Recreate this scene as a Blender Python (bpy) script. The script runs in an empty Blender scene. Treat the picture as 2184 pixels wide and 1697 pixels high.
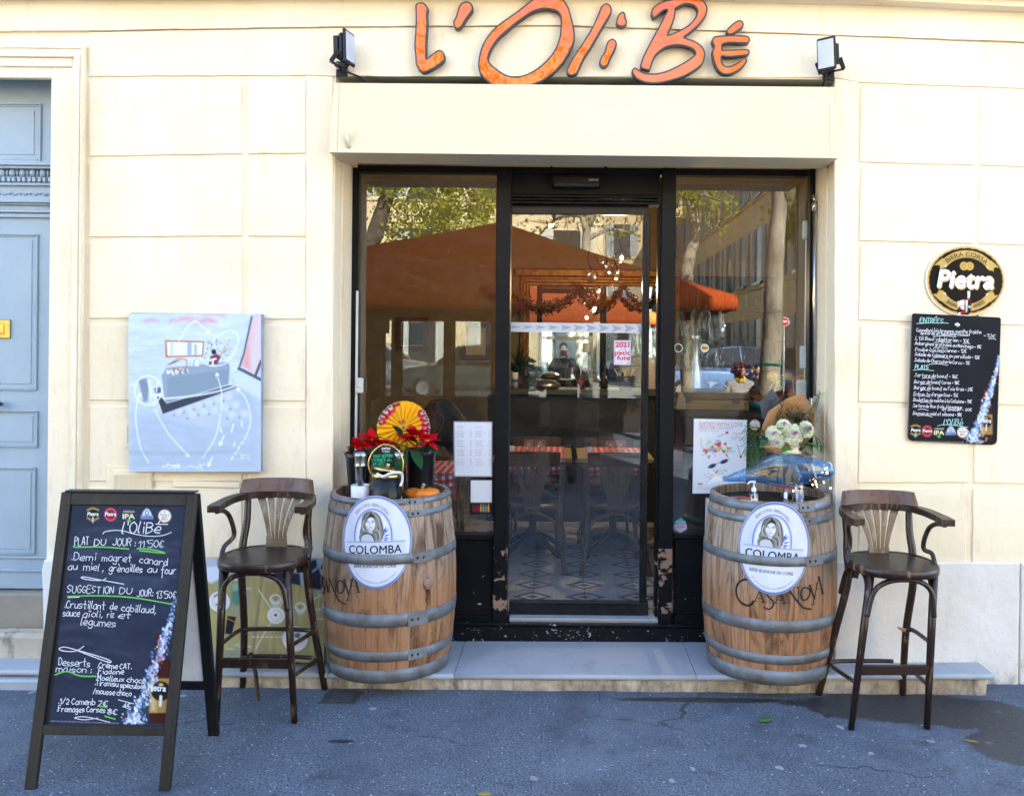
import bpy, bmesh, math, random
import numpy as np
from mathutils import Vector, Matrix, noise
from mathutils.geometry import tessellate_polygon
random.seed(7)
PI = math.pi
C = bpy.context.scene.collection
SC = bpy.context.scene
FPX, CX, CY, ROLL = 1800.0, 1200.0, 735.0, 0.010     # lens measured on a 2184 x 1697 view of the photograph
CAMY, CAMZ = -4.5, 1.78
cam_d = bpy.data.cameras.new('camera')
cam = bpy.data.objects.new('camera', cam_d); C.objects.link(cam)
cam.location = (0, CAMY, CAMZ)
cam.rotation_euler = (PI / 2, -ROLL, 0)
cam_d.sensor_width = 36.0
cam_d.lens = FPX / 2184.0 * 36.0
cam_d.shift_x = -(CX - 1092.0) / 2184.0
cam_d.shift_y = -(848.5 - CY) / 2184.0
cam_d.clip_start = 0.05
cam_d.clip_end = 400
SC.camera = cam
SUN_EL, SUN_AZ = math.radians(36), math.radians(25.6)    # the sun stands behind the facade, a little to the right
w = bpy.data.worlds.new('World'); SC.world = w; w.use_nodes = True
nt = w.node_tree
bg = nt.nodes['Background']
sky = nt.nodes.new('ShaderNodeTexSky'); sky.sky_type = 'NISHITA'; sky.sun_disc = False
sky.ozone_density = 1.8; sky.dust_density = .5; sky.sun_elevation = SUN_EL; sky.sun_rotation = SUN_AZ
nt.links.new(sky.outputs[0], bg.inputs[0]); bg.inputs[1].default_value = 0.15
sd = bpy.data.lights.new('sun', 'SUN'); sd.energy = 4.8; sd.angle = math.radians(.5); sd.color = (1, .94, .84)
so = bpy.data.objects.new('sun', sd); C.objects.link(so)
sdir = Vector((math.sin(SUN_AZ) * math.cos(SUN_EL), math.cos(SUN_AZ) * math.cos(SUN_EL), math.sin(SUN_EL)))
so.rotation_euler = sdir.to_track_quat('Z', 'Y').to_euler(); so.location = sdir * 40
vs = SC.view_settings
vs.view_transform = 'Standard'; vs.look = 'None'; vs.exposure = 2.97; vs.gamma = 1
SC.cycles.use_denoising = True
SC.cycles.max_bounces = 10; SC.cycles.transparent_max_bounces = 24
SC.cycles.sample_clamp_indirect = 6
SC.cycles.caustics_reflective = False; SC.cycles.caustics_refractive = False
def ray(px, py):
 u = (px - CX) / FPX; v = -(py - CY) / FPX
 return Vector((u * math.cos(ROLL) - v * math.sin(ROLL), 1.0, u * math.sin(ROLL) + v * math.cos(ROLL)))
CAM = Vector((0, CAMY, CAMZ))
def P(px, py, y=0.0):                 # on the upright plane y (wall face = 0, street = negative)
 return CAM + ray(px, py) * (y - CAMY)
def G(px, py, z=0.0):                 # on the level plane z
 r = ray(px, py); return CAM + r * ((z - CAMZ) / r.z)
MIRY = 0.375                           # the shop glass
def R(px, py, d):                     # a thing seen reflected in the shop glass, d metres from the camera along the path
 p = CAM + ray(px, py) * d
 return Vector((p.x, 2 * MIRY - p.y, p.z))
class Plane:                          # a sign or board face: pixels -> points on it
 def __init__(s, o, n): s.o = Vector(o); s.n = Vector(n).normalized(); s.n = s.n if s.n.y < 0 else -s.n
 def hit(s, px, py, off=0.0):
  r = ray(px, py); t = (s.o - CAM).dot(s.n) / r.dot(s.n)
  return CAM + r * t + s.n * off
def YP(y): return Plane((0, y, 0), (0, -1, 0))
def lin(h):
 h = h.lstrip('#'); r = [int(h[i:i + 2], 16) / 255 for i in (0, 2, 4)]
 return tuple(c / 12.92 if c <= .04045 else ((c + .055) / 1.055) ** 2.4 for c in r)
def _new(name):
 m = bpy.data.materials.new(name); m.use_nodes = True
 return m, m.node_tree, m.node_tree.nodes['Principled BSDF']
def N(t, kind, **kw):
 n = t.nodes.new(kind)
 for k, v in kw.items():
  if k in n.inputs: n.inputs[k].default_value = v
  else: setattr(n, k, v)
 return n
def L(t, a, b): t.links.new(a, b)
def ramp(t, fac, stops):
 r = t.nodes.new('ShaderNodeValToRGB')
 while len(r.color_ramp.elements) < len(stops): r.color_ramp.elements.new(.5)
 for e, (p, c) in zip(r.color_ramp.elements, stops):
  e.position = p; e.color = (*c, 1) if len(c) == 3 else c
 L(t, fac, r.inputs[0]); return r.outputs[0]
def mixc(t, fac, a, b, mode='MIX'):
 m = t.nodes.new('ShaderNodeMix'); m.data_type = 'RGBA'; m.blend_type = mode
 for i, v in ((0, fac), (6, a), (7, b)):
  if isinstance(v, (int, float)): m.inputs[i].default_value = v
  elif isinstance(v, tuple): m.inputs[i].default_value = (*v, 1) if len(v) == 3 else v
  else: L(t, v, m.inputs[i])
 return m.outputs[2]
def math_(t, op, a, b=None):
 m = t.nodes.new('ShaderNodeMath'); m.operation = op
 for i, v in ((0, a), (1, b)):
  if v is None: continue
  if isinstance(v, (int, float)): m.inputs[i].default_value = v
  else: L(t, v, m.inputs[i])
 return m.outputs[0]
def coord(t, scale=(1, 1, 1), attr=None, kind='Object'):
 mp = t.nodes.new('ShaderNodeMapping'); mp.inputs['Scale'].default_value = scale
 if attr:
  a = t.nodes.new('ShaderNodeAttribute'); a.attribute_name = attr; L(t, a.outputs['Vector'], mp.inputs[0])
 else:
  a = t.nodes.new('ShaderNodeTexCoord'); L(t, a.outputs[kind], mp.inputs[0])
 return mp.outputs[0]
def nz(t, vec, scale, detail=6, rough=.6, dist=0):
 n = N(t, 'ShaderNodeTexNoise'); n.inputs['Scale'].default_value = scale; n.inputs['Detail'].default_value = detail
 n.inputs['Roughness'].default_value = rough; n.inputs['Distortion'].default_value = dist
 L(t, vec, n.inputs['Vector']); return n.outputs['Fac']
def bump(t, b, height, strength=.3, dist=.01):
 n = t.nodes.new('ShaderNodeBump'); n.inputs['Strength'].default_value = strength; n.inputs['Distance'].default_value = dist
 L(t, height, n.inputs['Height']); L(t, n.outputs[0], b.inputs['Normal'])
MATS = {}
def M(name, col, rough=.55, metal=0., col2=None, vs=9., amt=.5, bmp=0., bs=60., stretch=(1, 1, 1), spec=.3, alpha=None, coat=0., trans=0., emit=None, es=1.):
 if name in MATS: return MATS[name]
 col = lin(col) if isinstance(col, str) else col
 if isinstance(col2, str): col2 = lin(col2)
 m, t, b = _new(name)
 b.inputs['Roughness'].default_value = rough; b.inputs['Metallic'].default_value = metal
 b.inputs['Specular IOR Level'].default_value = spec
 b.inputs['Coat Weight'].default_value = coat; b.inputs['Coat Roughness'].default_value = .05
 c2 = col2 or tuple(x * .8 for x in col)
 v = coord(t, stretch)
 f = nz(t, v, vs)
 f = ramp(t, f, [(.5 - .5 * (1.05 - amt) * .6, (0, 0, 0)), (.5 + .5 * (1.05 - amt) * .6, (1, 1, 1))])
 L(t, mixc(t, f, col, c2), b.inputs['Base Color'])
 if bmp: bump(t, b, nz(t, v, bs, 4), bmp, .01)
 if emit:
  b.inputs['Emission Color'].default_value = (*emit, 1); b.inputs['Emission Strength'].default_value = es
 MATS[name] = m; return m
def vcol(name='painted_colour', rough=.5, coat=0., spec=.4):
 if name in MATS: return MATS[name]
 m, t, b = _new(name)
 a = t.nodes.new('ShaderNodeAttribute'); a.attribute_name = 'Col'
 L(t, a.outputs['Color'], b.inputs['Base Color'])
 b.inputs['Roughness'].default_value = rough; b.inputs['Coat Weight'].default_value = coat; b.inputs['Specular IOR Level'].default_value = spec
 MATS[name] = m; return m
def clear(name, base=.07, edge=.8, tint=(1, 1, 1), rough=0., dust=0., gcol=(1, 1, 1)):
 """clear glass or plastic film: see-through with a mirror sheen that grows at grazing angles"""
 if name in MATS: return MATS[name]
 m = bpy.data.materials.new(name); m.use_nodes = True; t = m.node_tree; t.nodes.clear()
 o = N(t, 'ShaderNodeOutputMaterial'); tr = N(t, 'ShaderNodeBsdfTransparent'); gl = N(t, 'ShaderNodeBsdfGlossy')
 tr.inputs[0].default_value = (*tint, 1); gl.inputs['Color'].default_value = (*gcol, 1); gl.inputs['Roughness'].default_value = rough
 lw = N(t, 'ShaderNodeLayerWeight'); lw.inputs[0].default_value = .5
 p = math_(t, 'POWER', lw.outputs['Facing'], 4.0)
 f = math_(t, 'ADD', math_(t, 'MULTIPLY', p, edge), base)
 f = math_(t, 'MINIMUM', f, 1.0)
 mx = N(t, 'ShaderNodeMixShader'); L(t, f, mx.inputs[0]); L(t, tr.outputs[0], mx.inputs[1]); L(t, gl.outputs[0], mx.inputs[2])
 out = mx.outputs[0]
 if dust:
  df = N(t, 'ShaderNodeBsdfDiffuse'); df.inputs[0].default_value = (.55, .52, .5, 1)
  n1 = nz(t, coord(t, (2.2, 2.2, 7)), 1.6, 5, .65, 1.6)
  n2 = ramp(t, n1, [(.42, (0, 0, 0)), (.8, (1, 1, 1))])
  m2 = N(t, 'ShaderNodeMixShader'); L(t, math_(t, 'MULTIPLY', n2, dust), m2.inputs[0]); L(t, out, m2.inputs[1]); L(t, df.outputs[0], m2.inputs[2]); out = m2.outputs[0]
 L(t, out, o.inputs[0]); MATS[name] = m; return m
class MB:
 def __init__(s): s.v = []; s.f = []; s.m = []; s.sm = []; s.cols = None; s.attr = None
 def add(s, vs, fs, mi=0, smooth=False):
  b = len(s.v); s.v += [tuple(x) for x in vs]
  for f in fs: s.f.append([b + i for i in f]); s.m.append(mi); s.sm.append(smooth)
  return s
 def box(s, x0, x1, y0, y1, z0, z1, mi=0, bev=0., T=None):
  x0, x1 = min(x0, x1), max(x0, x1); y0, y1 = min(y0, y1), max(y0, y1); z0, z1 = min(z0, z1), max(z0, z1)
  b = min(bev, (x1 - x0) * .45, (y1 - y0) * .45, (z1 - z0) * .45)
  vs = []
  if b <= 0:
   vs = [(x, y, z) for x in (x0, x1) for y in (y0, y1) for z in (z0, z1)]
   fs = [(0, 1, 3, 2), (4, 6, 7, 5), (0, 4, 5, 1), (2, 3, 7, 6), (0, 2, 6, 4), (1, 5, 7, 3)]
  else:
   X, Y, Z = (x0, x1), (y0, y1), (z0, z1)
   def idx(i, j, k, a): return ((i * 2 + j) * 2 + k) * 3 + a
   for i in (0, 1):
    for j in (0, 1):
     for k in (0, 1):
      ox, oy, oz = (b if i == 0 else -b), (b if j == 0 else -b), (b if k == 0 else -b)
      vs += [(X[i], Y[j] + oy, Z[k] + oz), (X[i] + ox, Y[j], Z[k] + oz), (X[i] + ox, Y[j] + oy, Z[k])]
   fs = []
   for i in (0, 1): fs.append([idx(i, 0, 0, 0), idx(i, 0, 1, 0), idx(i, 1, 1, 0), idx(i, 1, 0, 0)])
   for j in (0, 1): fs.append([idx(0, j, 0, 1), idx(1, j, 0, 1), idx(1, j, 1, 1), idx(0, j, 1, 1)])
   for k in (0, 1): fs.append([idx(0, 0, k, 2), idx(0, 1, k, 2), idx(1, 1, k, 2), idx(1, 0, k, 2)])
   for i in (0, 1):
    for j in (0, 1): fs.append([idx(i, j, 0, 0), idx(i, j, 1, 0), idx(i, j, 1, 1), idx(i, j, 0, 1)])
    for k in (0, 1): fs.append([idx(i, 0, k, 0), idx(i, 1, k, 0), idx(i, 1, k, 2), idx(i, 0, k, 2)])
   for j in (0, 1):
    for k in (0, 1): fs.append([idx(0, j, k, 1), idx(1, j, k, 1), idx(1, j, k, 2), idx(0, j, k, 2)])
   for i in (0, 1):
    for j in (0, 1):
     for k in (0, 1): fs.append([idx(i, j, k, 0), idx(i, j, k, 1), idx(i, j, k, 2)])
  if T is not None: vs = [T @ Vector(p) for p in vs]
  return s.add(vs, fs, mi)
 def tube(s, pts, rad, n=10, mi=0, caps=True, sq=1.0, up=None):
  pts = [Vector(p) for p in pts]; k = len(pts)
  if isinstance(rad, (int, float)): rad = [rad] * k
  b = len(s.v); prev = None
  for i, p in enumerate(pts):
   d = (pts[min(i + 1, k - 1)] - pts[max(i - 1, 0)])
   d = d.normalized() if d.length > 1e-9 else Vector((0, 0, 1))
   if prev is None:
    a = Vector(up) if up else (Vector((0, 0, 1)) if abs(d.z) < .9 else Vector((1, 0, 0)))
    u = d.cross(a).normalized()
   else:
    u = (prev - d * prev.dot(d)); u = u.normalized() if u.length > 1e-6 else d.orthogonal().normalized()
   prev = u; vv = d.cross(u)
   for j in range(n):
    a = 2 * PI * j / n
    s.v.append(tuple(p + u * (math.cos(a) * rad[i]) + vv * (math.sin(a) * rad[i] * sq)))
  for i in range(k - 1):
   for j in range(n):
    s.f.append([b + i * n + j, b + i * n + (j + 1) % n, b + (i + 1) * n + (j + 1) % n, b + (i + 1) * n + j]); s.m.append(mi); s.sm.append(True)
  if caps:
   s.f.append([b + j for j in range(n)][::-1]); s.m.append(mi); s.sm.append(False)
   s.f.append([b + (k - 1) * n + j for j in range(n)]); s.m.append(mi); s.sm.append(False)
  return s
 def bar(s, pts, wdt, th, mi=0, up=(0, 0, 1)):
  """flat bar of rectangular section swept along pts; wdt across, th along up"""
  pts = [Vector(p) for p in pts]; k = len(pts); b = len(s.v); up = Vector(up)
  for i, p in enumerate(pts):
   d = (pts[min(i + 1, k - 1)] - pts[max(i - 1, 0)]).normalized()
   u = d.cross(up).normalized(); vv = u.cross(d).normalized()
   ww = wdt[i] if isinstance(wdt, (list, tuple)) else wdt
   for a, c in ((-1, -1), (1, -1), (1, 1), (-1, 1)):
    s.v.append(tuple(p + u * (a * ww / 2) + vv * (c * th / 2)))
  for i in range(k - 1):
   for j in range(4):
    s.f.append([b + i * 4 + j, b + i * 4 + (j + 1) % 4, b + (i + 1) * 4 + (j + 1) % 4, b + (i + 1) * 4 + j]); s.m.append(mi); s.sm.append(False)
  s.f.append([b + 3, b + 2, b + 1, b]); s.m.append(mi); s.sm.append(False)
  s.f.append([b + (k - 1) * 4 + j for j in range(4)]); s.m.append(mi); s.sm.append(False)
  return s
 def lathe(s, prof, c=(0, 0, 0), n=32, mi=0, T=None, smooth=True, a0=0., a1=2 * PI):
  b = len(s.v); k = len(prof); full = abs(a1 - a0 - 2 * PI) < 1e-6; m = n if full else n + 1
  for r, z in prof:
   for j in range(m):
    a = a0 + (a1 - a0) * j / n
    p = Vector((r * math.cos(a), r * math.sin(a), z))
    if T is not None: p = T @ p
    s.v.append((p.x + c[0], p.y + c[1], p.z + c[2]))
  for i in range(k - 1):
   for j in range(n):
    j2 = (j + 1) % m
    s.f.append([b + i * m + j, b + i * m + j2, b + (i + 1) * m + j2, b + (i + 1) * m + j]); s.m.append(mi); s.sm.append(smooth)
  return s
 def ball(s, c, r, nu=14, nv=9, mi=0, T=None):
  if isinstance(r, (int, float)): r = (r, r, r)
  b = len(s.v)
  for i in range(nv + 1):
   th = PI * i / nv
   for j in range(nu):
    a = 2 * PI * j / nu
    p = Vector((r[0] * math.sin(th) * math.cos(a), r[1] * math.sin(th) * math.sin(a), r[2] * math.cos(th)))
    if T is not None: p = T @ p
    s.v.append((p.x + c[0], p.y + c[1], p.z + c[2]))
  for i in range(nv):
   for j in range(nu):
    s.f.append([b + i * nu + j, b + (i + 1) * nu + j, b + (i + 1) * nu + (j + 1) % nu, b + i * nu + (j + 1) % nu]); s.m.append(mi); s.sm.append(True)
  return s
 def prism(s, outer, off, mi=0, holes=(), mi_side=None, back=True):
  """outer / holes: lists of 3D points on one plane; extruded by vector off"""
  off = Vector(off); loops = [[Vector(p) for p in outer]] + [[Vector(p) for p in h] for h in holes]
  tris = tessellate_polygon(loops); flat = [p for l in loops for p in l]; n = len(flat); b = len(s.v)
  s.v += [tuple(p) for p in flat] + [tuple(p + off) for p in flat]
  for t in tris:
   s.f.append([b + i for i in t]); s.m.append(mi); s.sm.append(False)
   if back: s.f.append([b + n + i for i in t[::-1]]); s.m.append(mi); s.sm.append(False)
  st = 0; ms = mi if mi_side is None else mi_side
  for l in loops:
   k = len(l)
   for i in range(k):
    j = (i + 1) % k
    s.f.append([b + st + i, b + st + j, b + n + st + j, b + n + st + i]); s.m.append(ms); s.sm.append(False)
   st += k
  return s
 def grid(s, fn, nu, nv, mi=0, smooth=True):
  b = len(s.v)
  for j in range(nv + 1):
   for i in range(nu + 1): s.v.append(tuple(fn(i / nu, j / nv)))
  for j in range(nv):
   for i in range(nu):
    a = b + j * (nu + 1) + i
    s.f.append([a, a + 1, a + nu + 2, a + nu + 1]); s.m.append(mi); s.sm.append(smooth)
  return s
 def build(s, name, mats, parent=None, fix=True):
  me = bpy.data.meshes.new(name); me.from_pydata(s.v, [], s.f)
  mats = mats if isinstance(mats, (list, tuple)) else [mats]
  for m in mats: me.materials.append(m)
  me.polygons.foreach_set('material_index', s.m); me.polygons.foreach_set('use_smooth', s.sm)
  if s.cols is not None:
   a = me.color_attributes.new('Col', 'FLOAT_COLOR', 'POINT'); a.data.foreach_set('color', np.asarray(s.cols, dtype=np.float32).ravel())
  if s.attr is not None:
   a = me.attributes.new('pc', 'FLOAT_VECTOR', 'POINT'); a.data.foreach_set('vector', np.asarray(s.attr, dtype=np.float32).ravel())
  if fix:
   bm = bmesh.new(); bm.from_mesh(me); bmesh.ops.recalc_face_normals(bm, faces=bm.faces); bm.to_mesh(me); bm.free()
  me.update()
  o = bpy.data.objects.new(name, me); C.objects.link(o)
  if parent is not None: attach(o, parent)
  return o
def world_of(o):
 m = Matrix.LocRotScale(o.location, o.rotation_euler, o.scale)
 return (world_of(o.parent) @ o.matrix_parent_inverse @ m) if o.parent else m
def attach(o, parent):
 o.parent = parent; o.matrix_parent_inverse = world_of(parent).inverted()
def tag(o, label=None, cat=None, group=None, kind=None):
 if label: o['label'] = label
 if cat: o['category'] = cat
 if group: o['group'] = group
 if kind: o['kind'] = kind
 return o
def thing(name, label, cat, loc=(0, 0, 0), group=None):
 o = bpy.data.objects.new(name, None); C.objects.link(o); o.location = loc; o.empty_display_size = .1
 return tag(o, label, cat, group)
def kids(o): return [c for c in bpy.data.objects if c.parent is o]
def dup(root, loc, label=None, rz=None, sc=None):
 def cp(o, par):
  c = o.copy(); C.objects.link(c)
  if par is not None: c.parent = par
  for k in kids(o): cp(k, c)
  return c
 r = cp(root, None); r.location = loc
 if rz is not None: r.rotation_euler = (0, 0, rz)
 if sc is not None: r.scale = (sc, sc, sc)
 if label: r['label'] = label
 return r
def catmull(pts, n=6, closed=False, tens=.5):
 pts = [Vector(p) for p in pts]; k = len(pts); out = []
 if k < 3 and not closed: return pts
 rng = range(k) if closed else range(k - 1)
 for i in rng:
  p0 = pts[(i - 1) % k] if (closed or i > 0) else pts[0]; p1 = pts[i]; p2 = pts[(i + 1) % k]; p3 = pts[(i + 2) % k] if (closed or i + 2 < k) else pts[-1]
  if (p2 - p1).length < 1e-6: continue
  for j in range(n):
   t = j / n
   m1 = (p2 - p0) * tens; m2 = (p3 - p1) * tens
   out.append(p1 * (2 * t**3 - 3 * t**2 + 1) + m1 * (t**3 - 2 * t**2 + t) + p2 * (-2 * t**3 + 3 * t**2) + m2 * (t**3 - t**2))
 if not closed: out.append(pts[-1])
 return out
GLY = dict(zip('abcdefghijklmnopqrstuvwxyz', '472705041333454743 0a03|062746442303 4627050423 462705042345|4a43 0545472705042343 4a3a2820|0747 472705042345|4741301001 0a03|06274643 1713|191a 272110|292a 0a03|470543 1a0413 0703|06173633|36476663 0703|06274643 27050423444627 0700|062746442304 472705042345|4740 0703|052747 46270615442303 2a242333|0747 07042345|4743 072347 0713365367 0743|4703 0724|472100 07470343'.split()))
GLY['c'] = '46270504234 3'.replace(' ', '')
GLY.update(dict(zip('ABCDEFGHIJKLMNOPQRSTUVWXYZ', '032a43|1535 0a03|0a3a4807|07374503 492a07052344 0a03|0a2a48452303 4a0a0343|0737 4a0a03|0737 492a070523444626 0a03|4a43|0747 2a23 4a442304 0a03|4a0643 0a0343 030a254a43 030a434a 2a08052345482a 030a3a483706 2a08052345482a|2543 030a3a483707|2743 492a0826451304 0a4a|2a23 0a0523454a 0a234a 0a1337536a 0a43|4a03 0a27|4a27|2723 0a4a0343'.split())))
GLY.update(dict(zip('0123456789', '2a08052345482a 082a23 082a48460343 0a4a27453304 3a0545|3833 4a0a0737453303 3a070523444606 0a4a13 2a084605234508482a 4727083a484413'.split())))
GLY.update({'€': '492a07052344|0727|0525', ':': '1617|1314', '.': '1314', ',': '1402', "'": '1a18', '-': '0636', '~': '05162535', '!': '1a15|1314', '/': '034a'})
ACC = {'é': ('e', '293b'), 'è': ('e', '1b29'), 'ï': ('i', '0909|2929'), 'à': ('a', '1b29'), 'ê': ('e', '192b39'), 'É': ('E', '2b4d'), 'È': ('E', '1d2b'), 'â': ('a', '192b39')}
def glyph(ch):
 ex = None
 if ch in ACC: ch, ex = ACC[ch]
 s = GLY.get(ch)
 if s is None: return [], 2.5
 if ex: s = s + '|' + ex
 st = []
 for part in s.split('|'):
  st.append([(int(part[i], 16), int(part[i + 1], 16) - 3) for i in range(0, len(part), 2)])
 wd = max(p[0] for q in st for p in q)
 return st, wd + 1.6
def hand(text, jit=.25):
 """strokes of a line of handwriting in glyph units (cap height 7)"""
 x = 0; out = []
 for ch in text:
  st, adv = glyph(ch); sh = random.uniform(-jit, jit); k = 1 + random.uniform(-.08, .08)
  for q in st: out.append([(x + (p[0] + .12 * p[1]) * k, p[1] * k + sh) for p in q])
  x += adv
 return out, max(x, 1)
def ribbon(mb, pts, wdt, nrm, mi=0, pen=None):
 """flat band along 3D points lying on a plane of normal nrm"""
 pts = [Vector(p) for p in pts]; k = len(pts)
 if k == 2 and (pts[0] - pts[1]).length < 1e-5: pts[1] = pts[0] + Vector((wdt, 0, 0))
 b = len(mb.v); nrm = Vector(nrm)
 for i, p in enumerate(pts):
  d = pts[min(i + 1, k - 1)] - pts[max(i - 1, 0)]
  d = d.normalized() if d.length > 1e-9 else Vector((1, 0, 0))
  s_ = nrm.cross(d); ww = wdt[i] if isinstance(wdt, (list, tuple)) else wdt
  if pen is not None:
   pv = Vector((math.cos(pen), 0, math.sin(pen))); ww = ww * (.22 + .78 * abs(pv.cross(d).length))
  e = d * (ww * .35 if i == k - 1 else -ww * .35 if i == 0 else 0)
  mb.v.append(tuple(p + s_ * (ww / 2) + e)); mb.v.append(tuple(p - s_ * (ww / 2) + e))
 for i in range(k - 1):
  mb.f.append([b + 2 * i, b + 2 * i + 1, b + 2 * i + 3, b + 2 * i + 2]); mb.m.append(mi); mb.sm.append(False)
_off = [0]
def write(mb, pl, text, x0, y0, x1, y1, h, wpx=2.0, mi=0, off=.0012, jit=.25):
 """handwrite text along the baseline (x0,y0)-(x1,y1), cap height h (pixels), stroke wpx (pixels)"""
 st, W = hand(text, jit); _off[0] = (_off[0] + 1) % 7; off = off + _off[0] * 5e-5
 dx, dy = (x1 - x0) / W, (y1 - y0) / W; sc = (pl.hit(x1, y1) - pl.hit(x0, y0)).length / max(1e-6, math.hypot(x1 - x0, y1 - y0))
 for q in st:
  q2 = catmull([Vector((a, b, 0)) for a, b in q], 4)
  ribbon(mb, [pl.hit(x0 + p.x * dx, y0 + p.x * dy - p.y * h / 7, off) for p in q2], wpx * sc, pl.n, mi)
def scribble(mb, pl, pts, wpx, mi=0, off=.0012, smooth=True):
 sc = (pl.hit(pts[1][0], pts[1][1]) - pl.hit(*pts[0])).length / max(1e-6, math.hypot(pts[1][0] - pts[0][0], pts[1][1] - pts[0][1]))
 _off[0] = (_off[0] + 1) % 7; off = off + _off[0] * 5e-5
 q = catmull([Vector((a, b, 0)) for a, b in pts], 6) if smooth else [Vector((a, b, 0)) for a, b in pts]
 ribbon(mb, [pl.hit(p.x, p.y, off) for p in q], wpx * sc, pl.n, mi)
_TC = {}
def type_mesh(text, bold=0., shear=0., space=1.):
 key = (text, bold, shear, space)
 if key not in _TC:
  cu = bpy.data.curves.new('lettering_source', 'FONT'); cu.body = text; cu.offset = bold; cu.shear = shear; cu.space_character = space
  cu.resolution_u = 3
  o = bpy.data.objects.new('lettering_source', cu); C.objects.link(o)
  dg = bpy.context.evaluated_depsgraph_get(); me = bpy.data.meshes.new_from_object(o.evaluated_get(dg))
  v = [tuple(q.co) for q in me.vertices]; f = [list(p.vertices) for p in me.polygons]
  bpy.data.objects.remove(o); bpy.data.curves.remove(cu); bpy.data.meshes.remove(me)
  xs = [q[0] for q in v] or [0, 1]; x0, x1 = min(xs), max(xs)
  _TC[key] = ([(q[0] - x0, q[1]) for q in v], f, max(x1 - x0, .01))
 return _TC[key]
def printed(mb, pl, text, x0, y0, x1, y1, h, bold=0., shear=0., mi=0, off=.0012, fn=None, space=1., sh=(0, 0)):
 """printed letters along a baseline; cap height h pixels. fn(t, s) replaces the straight baseline"""
 if bold > .003:
  for i, (a, b) in enumerate(((bold, 0), (-bold, 0), (0, bold), (0, -bold))): printed(mb, pl, text, x0, y0, x1, y1, h, 0, shear, mi, off + i * 9e-6, fn, space, (a, b))
  return
 v, f, W = type_mesh(text, 0, shear, space); _off[0] = (_off[0] + 1) % 7; off = off + _off[0] * 4e-5
 pts = []
 for a, b in v:
  t = (a + sh[0]) / W; s = (b + sh[1]) / .70
  if fn: px, py = fn(t, s)
  else: px, py = x0 + (x1 - x0) * t, y0 + (y1 - y0) * t - s * h
  pts.append(pl.hit(px, py, off) if pl is not None else (px, py, off))
 mb.add(pts, f, mi)
def arc_fn(cx, cy, rx, ry, a0, a1, h, inside=False):
 """text on an ellipse (pixels), angles in degrees counted clockwise from the top; inside: letters point to the centre"""
 def fn(t, s):
  a = math.radians(a0 + (a1 - a0) * t); k = s * h * (-1 if inside else 1)
  return cx + (rx + k) * math.sin(a), cy - (ry + k) * math.cos(a)
 return fn
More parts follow.
